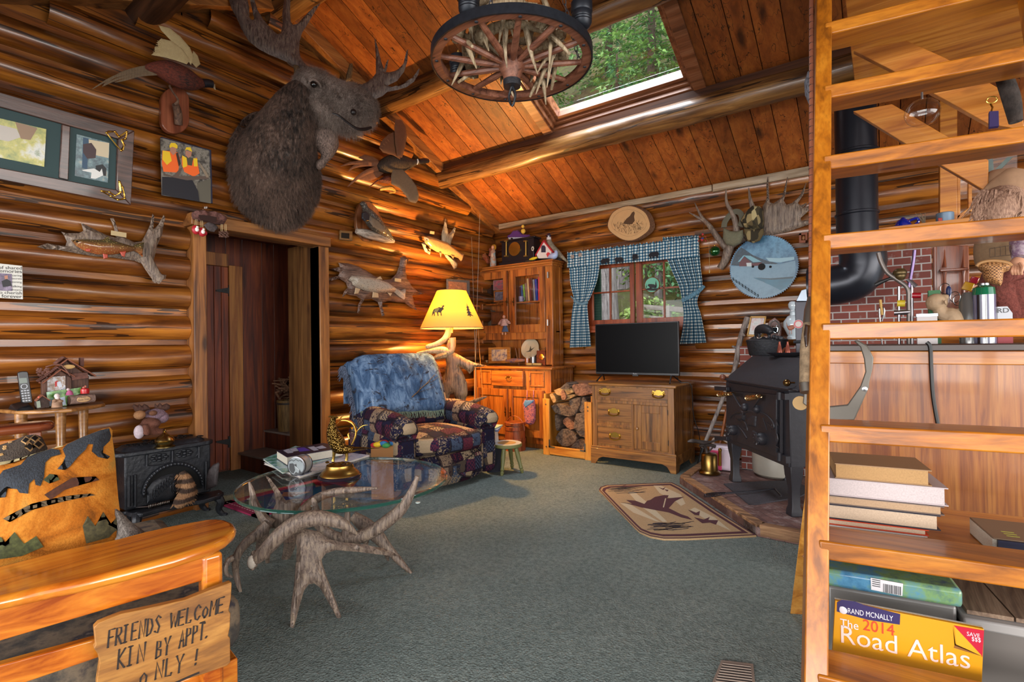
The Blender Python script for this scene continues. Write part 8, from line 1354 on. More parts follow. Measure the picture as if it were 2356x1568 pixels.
b=MB();b.tube([bk_+V((r9*1.2*math.cos(a),0,h9*.75+(h9*.52)*math.sin(a)))for a in(PI*k/20 for k in range(21))],.01,8,flat=.5);b.build('handle',CH,fk)
bb=onz(1134,1085);bb=V((bb.x-.03,bb.y+.05,0));bn=thing('waste_bin','dark blue bin stuffed beside the recliner, holding magazines','bin',bb);MB().lathe([(0,0),(.075,0),(.1,.26),(.096,.26),(.07,.008),(0,.008)],24,bb).build('bin',plain('1a1c2c',.6),bn)
for k,(nm,h_)in enumerate((('uppermost green magazine lying across the bin','a8b8a0'),('white magazine below the green one on the bin','c8c8d4'),('lowest blue-edged magazine on the bin','5a6488'))):M_=T(bb+V((0,0,.42-.014*k)),.3+.12*k);mg_=thing('magazine',nm,'magazine',bb+V((0,0,.42)),'magazines in the bin');MB(M_).boxc((0,0,0),(.13,.2,.011)).build('pages',plain(h_,.4),mg_,bevel=.003)
for k in range(3):M_=T(bb+V((-.03+.03*k,.0,.2)),.1+.1*k,.15);mg_=thing('paper',('left','middle','right')[k]+' upright paper folder standing in the bin','paper',bb+V((0,0,.2)),'papers standing in the bin');MB(M_).boxc((0,0,.08),(.012,.15,.26)).build('sheets',plain(('b8b4b8','8a8c98','c8c4c0')[k],.6),mg_)
# ladder stair
S=V((.986,.166,0));NF=V((-.166,.986,0));LD=V((-.003,.129,.314));LP=V((-.156,1.582,.314));LNRM=S.cross(LD).normalized()
if LNRM.dot(HN)<0:LNRM=-LNRM
LW=(onp(2338,300,LP,LNRM)-LP).dot(S)+.03
ld=thing('ladder_stair','steep open ladder stair of varnished pine going up to the loft','stairs',LP-LD)
PS=wood('74400e','a05c12','b4701c','z','ladder_pine',1.2,.7,.36,.2,knotc='4a200a',tint=.12,blotch=.15,grain=.9,bump=.08);PSX=wood('74400e','a05c12','b4701c','x','ladder_pine_x',1.2,.7,.36,.2,knotc='4a200a',tint=.12,blotch=.15,grain=.9,bump=.08)
for s_ in(-.03,LW-.026):b=MB();o_=LP-LD*1.0+S*s_+NF*.003;o_.z=0;b.obox(o_,S*.056,NF*.12,LD*8.6);b.build('stile',PS,ld,bevel=.004)
for k in range(-1,8):
 b=MB();b.use(0,.1+.1*(k+1));p=LP+LD*k;p=p if k>=0 else LP+LD*-.96;b.obox(p-V((0,0,.053))-NF*.006,S*LW,NF*.15,(0,0,.053));b.build('step',PSX,ld,bevel=.005)
lpf=lambda off:Tr((0,0),1,pv_(LP+LNRM*off,LNRM))
rz=lpf(-.05);rd=thing('casting_rod','old banded bamboo rod with steel ferrule and birch bark grip against the ladder','fishing rod',rz.p(1858,905));b=MB();b.tube(rz([(1867,-60),(1867,300),(1866,690)]),.0085,8);b.build('bamboo',plain('8a5440',.4,0,'bamboo',.15,20),rd);b=MB()
for y in range(20,690,16):p=rz.p(1866.5,y);b.tube([p-V((0,0,.002)),p+V((0,0,.002))],.0092,8)
b.build('thread_wraps',plain('3a2824',.5),rd);b=MB();b.tube(rz([(1865,684),(1864,700),(1862,712),(1860,745)]),[.01,.014,.016,.017],10);b.tube(rz([(1854,882),(1857,902)]),.021,12);b.build('ferrule',plain('8a867e',.35,.9),rd);b=MB();b.tube(rz([(1860,745),(1857,800),(1855,882)]),[.017,.022,.021],12);b.build('birch_grip',plain('7c6850',.85,0,'birch',.5,40,.6),rd);b=MB();b.puff(rz([(1852,745),(1863,748),(1860,795),(1853,803),(1849,770)],.02),LNRM,.006,1.);b.build('reel_clip',STEEL,rd)
gb=thing('grey_bracket','curved grey metal swing arm hung behind the ladder stile','bracket',ony(1995,900,2.5));zg_=Tr((1840,480),3.016,py_(2.5));b=MB();b.prism(zg_([(375,915),(405,912),(470,950),(512,1035),(505,1110),(480,1215),(480,1240),(380,1465),(230,1470),(150,1440),(20,1350),(30,1265),(60,1290),(130,1380),(330,1360),(420,1230),(455,1130),(445,1040),(420,960)]),(0,.03,0));b.build('arm',plain('5c564e',.45,.3),gb,bevel=.004);MB().lathe([(0,0),(.01,0),(.01,.006),(0,.008)],12,zg_.p(452,1250,.0),YN).build('pivot_bolt',STEEL,gb);MB().lathe([(0,0),(.03,0),(.03,.02),(0,.02)],20,zg_.p(8,1345,-.04),YN).build('wooden_knob',plain('a07a3c',.5),gb)
pq,pw_=onz(1818,1411),onz(1846,1413);pk_=thing('leaning_plank','thin pale plank leaning against the foot of the ladder','plank',pq);tp=onp(1862,1060,LP-LNRM*.02,LNRM);b=MB();b.obox(pq,pw_-pq,(0,.02,0),tp-pq);b.build('board',PINE,pk_,bevel=.002);MB().ell(pq.lerp(tp,.47)+(pw_-pq)*.5+V((0,-.006,0)),(.007,.005,.007),8).build('screw',plain('8a5a38',.4),pk_)
gl=thing('glass_globe','clear blown glass globe hanging under a ladder step','ornament',lpf(-.04).p(2122,258));c=lpf(-.04).p(2122,259);r_=rad(c,34);t=NT('globe_glass');MB().ell(c,(r_,r_*.95,r_*.93),24).build('globe',GLASS,gl);MB().tube([c+V((0,0,r_*.9)),c+V((0,0,r_+.02))],.004,6).build('hook',STEEL,gl)
kc=thing('key_fob','purple tag on a twisted gold ring standing on a ladder step','key ring',lpf(-.03).p(2288,285));zk5=Tr((1840,0),3.0155,pv_(LP-LNRM*.03,LNRM));b=MB();c=zk5.p(1332,692);b.tube([c+S*(.014*math.cos(a))+V((0,0,.011*math.sin(a)))for a in(2*PI*k/20 for k in range(21))],.002,6);b.tube(zk5([(1325,720),(1338,745),(1330,770)]),.003,6);b.build('ring',GOLD,kc);MB().prism(zk5([(1316,772),(1380,768),(1383,872),(1316,880)]),-LNRM*.01).build('tag',plain('2a2048',.6),kc)
bs=thing('bark_branch','short bark covered branch hung near the top of the loft brace','branch',ony(2320,200,2.7));zb_s=Tr((1840,0),3.0155,py_(2.7));b=MB();zb_s.sweep(b,[(1420,540,48),(1470,690,50),(1500,845,38)],n=12);b.build('branch',plain('2c2420',.95,0,'branch_bark',.6,30,.9),bs)
kb_=thing('knit_pouch','grey knitted pouch hanging behind the ladder top','pouch',ony(1862,200,2.6));b=MB();b.puff([ony(x,y,2.6)for x,y in((1858,165),(1866,160),(1880,165),(1882,235),(1862,242),(1852,220),(1850,190))],YN,.02,.8);b.build('pouch',fur('3a3c44','8a8c98','grey_knit',60),kb_);MB().tube([ony(1868,165,2.6),ony(1870,60,2.6)],.002,5).build('string',BLACK,kb_)
zB3=Tr((1840,0),3.0155,py_(2.95));LB=wood('8a4a14','b06c22','c08034','x','loft_board',1.2,.8,.4,.2,tint=.1,blotch=.2,knotc='4a200a')
b=MB();b.prism(zB3([(370,350),(740,280),(1010,400),(1540,700),(1560,900),(1310,860),(940,655),(630,480)]),(0,.04,0));struct(b,'trim_14',LB,bevel=.003);b=MB();b.prism(zB3([(370,770),(640,720),(980,920),(1310,1110),(1310,1300),(1280,1320),(990,1150),(700,975)],-.3),(0,.04,0));struct(b,'trim_15',LB,bevel=.003)
zw3=Tr((1880,380),4.126,py_(4.85));b=MB();b.prism(zw3([(1165,-900),(1330,-900),(1330,560),(1165,560)]),(0,.12,0));b.prism(zw3([(1330,100),(1360,130),(1360,480),(1330,520)]),(0,.05,0));b.prism(zw3([(1435,160),(1470,190),(1470,440),(1435,430)]),(0,.05,0));b.prism(zw3([(1330,520),(1330,480),(1470,380),(1500,390)]),(0,.05,0));b.prism(zw3([(1330,-200),(1900,-200),(1900,-150),(1330,-150)]),(0,.05,0));w3=struct(b,'window_3',LB,bevel=.003);MB().prism(zw3([(1330,-200),(1900,-200),(1900,560),(1330,560)],-.04),(0,.006,0)).build('pane',GLASS,w3)
b=MB();zt_3=Tr((1840,0),3.0155,py_(5.0));b.prism(zt_3([(1300,1110),(1340,1100),(1350,1210),(1320,1215)]),(0,.04,0));b.prism(zt_3([(1350,1180),(1440,1090),(1480,1085),(1380,1190)]),(0,.04,0));b.build('outer_trim',plain('1c4038',.6),w3)
b=MB();q0=LP+LD*8.2+V((-.1,.5,0));b.box((-.12,2.3,2.78),(1.6,4.2,2.84));struct(b,'trim_16',LB,bevel=.003)
yc=3.0;pc0=ony(1890,795,yc);zc0=ony(2100,792,yc).z;xR=1.7
b=MB();b.box((pc0.x,yc,0),(xR,yc+.02,zc0-.09));b.box((pc0.x,yc+.02,0),(pc0.x+.02,yc+.6,zc0-.03));o=b.build('cabinet_panel',wood('70360e','96561c','a66828','z','grain_panel',1.5,0,.4,.2,tint=0,blotch=.15,grain=1.5));ct=thing('counter','long wooden counter with striped grain panel behind the ladder','counter',(.5,yc+.3,0));o.parent=ct;o.matrix_parent_inverse=Matrix.Translation(-world_loc(ct))
MB().box((pc0.x-.01,yc-.02,zc0-.09),(xR,yc+.02,zc0-.03)).build('edge_board',LB,ct,bevel=.004);MB().box((pc0.x-.02,yc-.03,zc0-.03),(xR,yc+.62,zc0)).build('counter_top',plain('3a2a24',.4),ct,bevel=.004)
b=MB();zcb=Tr((1840,480),3.016,py_(yc-.035));b.tube(smooth_path(zcb([(880,925),(905,960),(912,1100),(925,1300),(960,1500),(985,1580)]),4),.008,7);tag(b.build('black_cord',BLACK),'black cord hanging down the front of the grain panel counter','cord')
zcn=Tr((1880,380),4.126,py_(yc+.2));z2c=Tr((2100,560),7.84,py_(yc+.15));ZC=zc0+.001
def cbase(z,x,y):p=z.p(x,y);p.z=ZC;return p
bf=thing('bald_figurine','clay colored bald big-eared figurine in profile on the counter','figurine',cbase(z2c,600,1390));CLAY=plain('9a8064',.7,0,'clay_figure',.12,30);b=MB();b.ell(z2c.p(430,1060),(rad(z2c.p(430,1060),160/7.84),)*3,16);z2c.sweep(b,[(320,1120,60),(300,1150,50),(270,1145,26),(250,1140,14)],n=10);z2c.sweep(b,[(480,1180,110),(560,1280,120),(700,1300,150),(760,1420,170)],n=12);z2c.sweep(b,[(780,1180,50),(830,1280,56),(850,1400,50)],n=10);z2c.sweep(b,[(460,1010,40),(540,960,45),(650,960,40)],n=8);remesh(b.build('body',CLAY,bf),.0035,2);b=MB();b.puff(z2c([(560,1040),(590,1010),(615,1050),(605,1100),(575,1095)],.04),YN,.01,.5);b.ell(z2c.p(315,1052,.03),(.004,)*3,8);b.build('ear',CLAY,bf)
gb2=thing('dark_glass_bottle','dark striped glass bottle with green shoulders on the counter','bottle',cbase(z2c,1280,1400));c=cbase(z2c,1280,1400)+V((0,-.02,0));r_=rad(c,165/7.84);h_=z2c.p(1280,740).z-ZC;b=MB();b.lathe([(0,0),(r_,0),(r_,h_*.82)],24,c,cap=False);b.use(1).lathe([(r_,h_*.82),(r_*.92,h_*.94),(r_*.5,h_*.98)],24,c,cap=False);b.use(2).lathe([(r_*.5,h_*.98),(r_*.5,h_+.004),(0,h_+.006)],24,c,cap=False);t=NT('striped_glass');w=t.n('ShaderNodeTexWave');t.put(w.inputs[0],t.co);w.inputs['Scale'].default_value=14.;b.build('bottle',[t.out(t.ramp(w.outputs['Fac'],[(.3,'15141c'),(.7,'5c5a70')]),.08,coat=1.),plain('0c5a3c',.1,coat=1.),STEEL],gb2)
jr=thing('clear_jar','cloudy clear jar just left of the dark glass bottle','jar',cbase(z2c,1030,1400));c=cbase(z2c,1010,1400);r_=rad(c,135/7.84);h_=z2c.p(1010,880).z-ZC;MB().lathe([(0,0),(r_,0),(r_,h_*.8),(r_*.6,h_),(0,h_)],24,c).build('jar',plain('4c4a48',.12,coat=.8),jr)
rdx=thing('white_carton','white and red carton lettered RD at the knit trousers on the counter','carton',cbase(z2c,1650,1400));p,q=z2c.p(1520,1400),z2c.p(1790,1130);b=MB();b.box((p.x,yc+.14,ZC),(q.x,yc+.2,q.z));o=b.build('carton',plain('b4b6bc',.5),rdx);b=MB();b.text('RD',z2c.p(1520,1250,.012),(1,0,0),(0,0,1),.03);b.use(1).box((p.x-.0005,yc+.139,ZC),(q.x,yc+.14,lerp(ZC,q.z,.4)));b.build('print',[BLACK,plain('8a1c28',.5)],o)
gbx=thing('green_box','small green box behind the bald figurine on the counter','box',cbase(z2c,400,1000));p,q=z2c.p(290,1300,-.12),z2c.p(500,835,-.12);MB().box((p.x,yc+.27,ZC),(q.x,yc+.33,q.z)).build('box',plain('14682c',.5),gbx)
tn=thing('white_tin','flat white lidded tin in front of the bald figurine','tin',cbase(z2c,250,1395));p,q=z2c.p(75,1395,.04),z2c.p(440,1260,.04);b=MB();b.box((p.x,yc+.1,ZC),(q.x,yc+.16,q.z));b.build('tin',plain('a8a0a0',.4),tn);MB().box((p.x-.002,yc+.098,q.z-.012),(q.x+.002,yc+.162,q.z)).build('lid',plain('9ca8c0',.25,.6),tn)
vz=thing('fly_tying_vise','fly tying vise with black lever, steel posts and red knob on the counter','vise',cbase(zcn,800,1480));b=MB();b.tube([cbase(zcn,775,1480),zcn.p(775,1150)],.007,10);b.tube([cbase(zcn,900,1480),zcn.p(900,1100)],.006,10);b.tube(zcn([(730,1400),(880,1390)]),.013,12);b.tube(zcn([(860,1080),(940,1150)]),.01,8);b.build('posts',plain('8a8488',.3,.9),vz);b=MB();b.tube(zcn([(550,1135),(600,1110),(700,1070),(780,1090)]),[.012,.011,.007,.006],10);b.build('lever',BLACK,vz);b=MB();c=zcn.p(785,1020);b.ell(c,(.03,.03,.022),14);zcn.sweep(b,[(790,980,30),(790,1050,46),(795,1090,26)],n=12);b.build('head',plain('5c4c30',.4,.7),vz);b=MB();b.tube(zcn([(900,1235),(985,1235)]),.014,14);b.build('red_knob',plain('8a0c1c',.35),vz);b=MB();b.tube(zcn([(760,1310),(835,1310)]),.017,14);b.build('yellow_spool',plain('b09a20',.5),vz)
ho=thing('flexible_lamp_hose','grey ribbed gooseneck hose curving down to the counter','hose',cbase(zcn,870,1480));b=MB();b.tube(smooth_path([zcn.p(582,830),zcn.p(610,920),zcn.p(670,1020),zcn.p(790,1105),zcn.p(860,1170),zcn.p(872,1300),cbase(zcn,870,1480)],6),.011,10);b.build('gooseneck',plain('6c6460',.4,.6),ho);h2=thing('flexible_lamp_hose','purplish steel gooseneck hose rising beside the vise','hose',zcn.p(870,1150));b=MB();b.tube(smooth_path(zcn([(925,805),(915,900),(890,1050),(868,1160)]),5),.008,10);b.build('gooseneck',plain('6a5a7c',.3,.8),h2)
hk=thing('wire_hanger','twisted steel hook with wooden stem on the counter left end','hook',cbase(zcn,612,1485));b=MB();b.tube(smooth_path([cbase(zcn,612,1485)]+zcn([(590,1400),(600,1350),(630,1350),(636,1400),(612,1480)]),4),.004,6);b.build('hook',STEEL,hk);b=MB();b.tube(zcn([(618,1420),(600,1275)]),.006,8);b.build('stem',plain('a8823c',.5),hk)
zsf=Tr((1880,380),4.126,py_(yc+.5));wsf=thing('spindle_shelf','mahogany wall shelf with turned spindles right of the chimney','shelf',zsf.p(1280,1480));SPW=wood('4a1e0e','7c3c1c','8e4c28','z','shelf_wood',1.5,.2,.35,.3,tint=0);b=MB();b.prism(zsf([(1105,760),(1440,760),(1450,1480),(1110,1480)],-.06),(0,.02,0));b.prism(zsf([(1105,760),(1135,760),(1140,1480),(1112,1480)],.0),(0,.08,0));b.build('back_board',SPW,wsf,bevel=.003);MB().prism(zsf([(1160,985),(1430,970),(1450,990),(1170,1010)],.03),(0,.09,0)).build('shelf',SPW,wsf,bevel=.003)
for x in(1210,1390):b=MB();zsf.sweep(b,[(x,800,3),(x,860,6),(x,920,12),(x-4,970,18)],.0,n=8);zsf.sweep(b,[(x,1000,20),(x,1060,12),(x,1200,15),(x,1480,15)],.0,n=8);b.build('spindle',SPW,wsf)
for nm,x,y,w,h_,lab in(('amber_cube',1430,1150,.02,'b8860c','amber and orange glass block hanging before the spindle shelf'),('red_trinket',1490,1090,.016,'8a1424','red glass trinket above the amber block')):o_=thing(nm,lab,'trinket',zsf.p(x,y));M_=T(zsf.p(x,y,.1),0,0,.4);MB(M_).boxc((0,0,0),(w*2,w,w*2)).build('block',plain(h_,.15,coat=1.),o_,bevel=.003)
rg_=thing('key_cluster','blue tag and wire rings hanging from the shelf spindle','key ring',zsf.p(1230,1180));b=MB();[b.tube([zsf.p(x,y,.03)+V((.02*math.cos(a),0,.028*math.sin(a)))for a in(2*PI*k/16 for k in range(17))],.002,5)for x,y in((1215,1170),(1310,1250),(1340,1280))];b.build('rings',STEEL,rg_);MB().ell(zsf.p(1250,1195,.03),(.012,.006,.028),10).build('tag',plain('1c2858',.4),rg_)
tp_=thing('blue_teapot','small cobalt blue enamel teapot on the high shelf behind the stair','teapot',zcn.p(815,590));zhi=Tr((1880,380),4.126,py_(4.7));sh3=MB();p,q=zhi.p(560,600),zhi.p(1500,600);hz_=zhi.p(1000,572).z;sh3.box((p.x,4.6,hz_-.03),(q.x,4.85,hz_));so_=thing('high_shelf','narrow plank shelf high behind the fifth ladder step','shelf',(0,4.7,hz_));sh3.build('board',LB,so_)
c=zhi.p(815,572);c.z=hz_;k=rad(c,1/4.126);BLU=plain('0c1c7c',.15,coat=1.);b=MB();b.lathe([(0,0),(70*k,0),(72*k,15*k),(50*k,65*k),(20*k,85*k),(14*k,95*k),(0,102*k)],20,c);tb2=b.build('pot',BLU,tp_);b=MB();b.tube(smooth_path([c+V((45*k,0,60*k)),c+V((105*k,0,75*k)),c+V((115*k,0,40*k)),c+V((90*k,0,20*k))],4),12*k,8);b.build('handle',BLU,tp_)
cn=thing('tin_can','pale blue tin can with red label on the high shelf','can',zhi.p(1215,560));c=zhi.p(1215,572);c.z=hz_;k=rad(c,1/4.126);b=MB();b.lathe([(0,0),(68*k,0),(68*k,90*k),(62*k,96*k),(0,92*k)],24,c);o=b.build('can',plain('6c8094',.35,.3),cn);b=MB();b.puff(zhi([(1148,500),(1188,498),(1190,545),(1150,548)],70*k/1.0),YN,.002,.5);b.build('red_label',plain('9a2c24',.5),o)
mg2=thing('feather_bundle','dry tan feather bundle beside the blue teapot','feathers',zhi.p(990,560));b=MB();[b.tube([zhi.p(1020,560),zhi.p(930+12*k,450+14*(k%4))],[.006,.001],5)for k in range(9)];b.build('feathers',plain('6a5a48',.9),mg2)
zdl=Tr((1880,380),4.126,py_(yc+.3));dn_=thing('angler_doll','bearded angler doll in brown hat, canvas vest and knit trousers holding a net','doll',cbase(zdl,1880,1480));HAT=plain('8a6a50',.9,0,'felt',.12,30)
b=MB();zdl.sweep(b,[(1800,180,170),(1800,110,165),(1810,60,130)],n=18);b.build('hat',HAT,dn_);b=MB();zdl.sweep(b,[(1560,300,14),(1620,220,30),(1800,180,150),(1960,170,120)],.06,n=14,flat=.5,up=YN);b.build('hat_brim',HAT,dn_);b=MB();zdl.sweep(b,[(1800,200,172),(1800,240,178)],n=18);b.build('hat_band',plain('3a2a28',.9),dn_)
b=MB();zdl.sweep(b,[(1800,210,150),(1800,330,185),(1800,430,160)],n=16);b.build('head',plain('a06a54',.7),dn_);b=MB();r_=random.Random(6);zdl.sweep(b,[(1780,300,150,.06),(1740,420,190,.1),(1680,510,170,.1),(1640,580,90,.08)],n=16)
for k in range(160):x,y=r_.uniform(1560,1950),r_.uniform(230,500);p=zdl.p(x,y,.16);b.tube([p,p+V((r_.uniform(-.02,.02)-.02,-.015,-.04)),p+V((r_.uniform(-.05,.03)-.03,-.01,-.1))],[.006,.004,.001],4)
b.build('beard',fur('6a4a3a','b08c74','beard_hair',40),dn_);b=MB();zdl.sweep(b,[(1790,600,190),(1790,760,230),(1790,930,215),(1800,1000,150)],n=18,flat=.8,up=YN);b.build('canvas_vest',plain('7c6248',.95,0,'canvas',.12,60),dn_);b=MB();
for x0,x1 in((1640,1840),):P=zdl([(x0,790),(x1,760),(x1,850),(x0,870),(x0,790)],.22);b.tube(P,.002,5);[b.tube(zdl([(x0+50*k,785-7*k),(x0+50*k,868-5*k)],.222),.0015,4)for k in range(1,4)]
b.build('vest_pocket',plain('4a3828',.9),dn_);PL=photo(['4a2c4c','a898a0','6a4a68','b8a8a8'],22,'plaid_shirt',.9);b=MB();zdl.sweep(b,[(1960,720,100,.16),(1950,800,90,.2),(1930,880,64,.22)],n=12);b.build('plaid_sleeve',PL,dn_)
b=MB();SK2=plain('b08064',.6);zdl.sweep(b,[(1925,890,46,.22),(1900,940,60,.23),(1880,985,50,.24)],n=12,flat=.7,up=YN)
for k in range(4):zdl.sweep(b,[(1860+26*k,960,15,.26),(1850+28*k,1000,14,.275),(1858+28*k,1035,11,.265)],n=7)
zdl.sweep(b,[(1925,930,16,.26),(1950,970,15,.28),(1940,1010,11,.28)],n=7);b.build('hand',SK2,dn_);b=MB();zdl.sweep(b,[(1780,1040,170,.04),(1800,1180,200,.08),(1880,1330,150,.1),(1920,1480,120,.1)],n=16);zdl.sweep(b,[(1900,1100,160,.1),(1960,1250,170,.1),(1960,1480,130,.1)],n=14);b.build('knit_trousers',plain('6a342c',.95,0,'rib_knit',.3,70,.8),dn_)
nt=thing('wicker_net','woven tan creel basket held out by the angler doll','basket',zdl.p(1680,1130,.24));zn3=Tr((1880,380),4.126,py_(yc+.02));t=NT('wicker');ck3=t.n('ShaderNodeTexChecker');t.put(ck3.inputs[0],t.co);ck3.inputs['Scale'].default_value=150.;WK=t.out(t.mix(ck3.outputs['Fac'],srgb('a87848'),srgb('5c3818')),.7);b=MB();b.puff(zn3([(1515,960),(1545,930),(1620,912),(1720,912),(1810,930),(1845,955),(1820,1000),(1770,1020),(1760,1110),(1740,1150),(1680,1135),(1600,1110),(1570,1060),(1570,1010),(1525,985)]),YN,.04,.8,rim=.03);b.build('creel',WK,nt);b=MB();b.tube(smooth_path(zn3([(1515,960),(1545,930),(1620,910),(1720,910),(1810,928),(1845,955)],.02),4),.007,7);b.build('rim',plain('9a7040',.6),nt)
SO=onz(1930,1240,.3);z3=Tr((1820,960),2.578,pv_(LP+NF*.42,-NF));oB=LP+NF*.42
bshelf=z3.p(500,730).z;b=MB();p=z3.p(180,700);p.z=bshelf-.03;b.obox(p-NF*.02,S*1.2,NF*.5,(0,0,.03));us=thing('low_shelf','low plank shelf under the counter holding the book stack','shelf',p);b.build('board',LB,us)
lay=[(250,810,548,640,706,'c0b4b0','8a8680','bottom paperback of the stack, white edged'),(250,818,500,602,640,'c03c14','c0a890','thin orange-covered book second from the bottom of the stack'),(250,888,402,510,602,'1a1626','b09a84','dark navy hardcover in the middle of the stack'),(254,910,330,452,508,'5a4a44','a08468','tan edged paperback above the navy hardcover'),(256,934,242,340,450,'a89a9c','b4a8a8','thick pale book second from the top of the stack'),(320,836,188,238,334,'8a6844','a07c50','small brown edged book on top of the stack')]
zlo=bshelf
for x0,x1,ya,yb_,yc_,cov,pg,lab in lay:
 p,q=z3.p(x0-60,(ya+yc_)/2),z3.p(x1,yc_);h_=z3.p(x1,yb_).z-z3.p(x1,yc_).z;h_=max(.016,h_);r=thing('book',lab,'book',p,'books stacked under the counter');L_=(q-p).dot(S);o_=V((p.x,p.y,zlo));b=MB();[b.obox(o_+V((0,0,z_)),S*L_,NF*.2,(0,0,.003))for z_ in(0,h_-.004)];b.obox(o_+NF*.198+V((0,0,.003)),S*L_,NF*.004,(0,0,h_-.007));b.build('cover',plain(cov,.5),r);b=MB();b.obox(o_+V((0,0,.003))+NF*.003+S*.003,S*(L_-.012),NF*.194,(0,0,h_-.007));t=None;b.build('pages',plain(pg,.8,0,'stack_pages',.12,250),r);zlo+=h_+.0005
rb=thing('book','single brown hardcover with blue spine lying right of the book stack','book',z3.p(1280,790));o_=z3.p(1200,760);o_.z=bshelf;b=MB();b.obox(o_,S*.3,NF*.2,(0,0,.004));b.obox(o_+V((0,0,.05)),S*.3,NF*.2,(0,0,.005));b.build('cover',plain('6a5440',.5),rb,bevel=.002);b=MB();b.obox(o_+V((0,0,.004))+S*.01-NF*.004,S*.28,NF*.01,(0,0,.046));b.build('spine',plain('1a1c34',.4),rb);b=MB();b.obox(o_+V((0,0,.004))+NF*.008,S*.29,NF*.19,(0,0,.046));b.build('pages',PG,rb);b=MB();[b.obox(o_+V((0,0,.0552))+S*(.04+.02*0)+NF*(.03+.02*k),S*.03,NF*.006,(0,0,.0005))for k in range(3)];b.build('title_marks',plain('9a9a3c',.5),rb)
z4=Tr((1820,960),2.578,pv_(LP+NF*.36,-NF));bn2=thing('storage_bin','clear storage bin with translucent blue lid and barcode label under the stair','storage bin',onz(2000,1500));o_=z4.p(190,1000);L_=(z4.p(1025,1100)-o_).dot(S);zt5,zb5_=z4.p(240,905).z,z4.p(240,1005).z;o_.z=0;b=MB();b.obox(o_+S*.012+NF*.012,S*(L_-.024),NF*.3,(0,0,zb5_));b.build('tub',plain('6c6a68',.3),bn2,bevel=.01);b=MB();b.obox(V((o_.x,o_.y,zb5_)),S*L_,NF*.33,(0,0,zt5-zb5_));b.build('lid',photo(['2c5a7c','4a7c9c','6a8a5a','34506c'],9,'blue_lid',.25),bn2,bevel=.012);b=MB();b.prism(z4([(472,950),(665,985),(660,1058),(475,1020)],.004),NF*.002);lbl=b.build('label',plain('c4c0c4',.5),bn2);b=MB()
for k in range(12):x=548+9*k;b.prism(z4([(x,972+(x-472)*.18),(x+3+k%3,972+(x-472)*.18),(x+3+k%3,1022+(x-472)*.18),(x,1022+(x-472)*.18)],.0056),NF*.001)
[b.prism(z4([(482,958+12*k),(530,967+12*k),(530,971+12*k),(482,962+12*k)],.0056),NF*.001)for k in range(4)];b.build('barcode',BLACK,lbl)
gb3=thing('cardboard_box','flat grey lidded box with worn board top right of the storage bin','box',onz(2300,1480));o_=z4.p(1035,1200);o_.z=0;h_=z4.p(1250,1240).z;b=MB();b.obox(o_,S*.45,NF*.3,(0,0,h_));b.build('box',plain('5a5450',.5),gb3,bevel=.01);MB().obox(o_-S*.006-NF*.006+V((0,0,h_-.02)),S*.46,NF*.31,(0,0,.03)).build('lid',plain('8a8684',.5),gb3,bevel=.006)
for k in range(4):b=MB();q=z4.p(1030,1100);q.z=h_+.012;b.obox(q+S*(.01+.11*k)+NF*.02,S*.105,NF*.26,(0,0,.012));b.build('board_slat',wood('4a382c','6c5644','7e6854','y','grey_slat',2,.2,.7,None,tint=0),gb3)
zat=Tr((1820,960),2.578,pv_(LP+NF*.22,-NF));at_=thing('road_atlas','yellow 2014 road atlas standing in front of the storage bin','book',onz(2100,1560));A,B_,C_,D_=zat.p(262,1085),zat.p(1145,1255),zat.p(1130,1640),zat.p(240,1480);b=MB();b.prism([A,B_,C_,D_],NF*.012);cv=b.build('cover',plain('c4860c',.35),at_,bevel=.001);up=V((0,0,1));b=MB();ms=[plain('251a4c',.4),plain('c8c4cc',.4),plain('b4341c',.4),plain('d8b8b0',.4),plain('a8102c',.35),plain('c89018',.35),plain('7a4a0c',.5)]
def tx(m_,s_,x,y,h_,sq=1.):b.use(m_).text(s_,zat.p(x,y,.0016),S,up,rad(zat.p(x,y),h_/2.578),squash=sq)
b.use(0).flat(zat([(273,1095),(300,1080),(380,1090),(430,1110),(648,1165),(645,1228),(460,1200),(272,1150)],.001));tx(1,'RAND MCNALLY',335,1158,44,.66);tx(1,'The',290,1238,70,.85);tx(2,'2014',425,1258,92,.85);tx(3,'Road Atlas',285,1330,150,.92);b.use(4).flat(zat([(965,1232),(1145,1262),(1135,1420)],.001));b.use(6).flat(zat([(960,1235),(975,1340),(965,1365),(1130,1415),(970,1350)],.0008));b.use(5).flat(zat([(968,1236),(980,1345),(1132,1412)],.0014));tx(1,'SAVE',1042,1292,34,.8);tx(1,'$$$',1070,1322,34,.8);b.use(1).ell(zat.p(308,1142,.002),(.011,.001,.011),10)
b.build('cover_print',ms,cv);MB().prism([p+NF*.0+V((0,0,.0))for p in(A+NF*.0125,B_+NF*.0125,C_+NF*.0125,D_+NF*.0125)],NF*.008).build('pages',PG,at_)
fv_=thing('floor_vent','tan metal floor register set into the carpet near the ladder','vent',onz(1685,1550));P=[onz(*p)for p in((1660,1521),(1733,1530),(1742,1620),(1625,1605))];b=MB();b.prism(P,(0,0,.006));b.build('plate',plain('8c7c70',.5,.2),fv_);b=MB();c=sum(P,V())/4;I=[p.lerp(c,.14)+V((0,0,.0065))for p in P];b.flat(I);g_=b.build('grille',plain('2a2220',.8),fv_);b=MB();
for k in range(12):q=(k+.5)/12;b.bar(I[0].lerp(I[3],q),I[1].lerp(I[2],q),.004,.005)
b.build('louver',plain('9c8c80',.5,.2),g_)
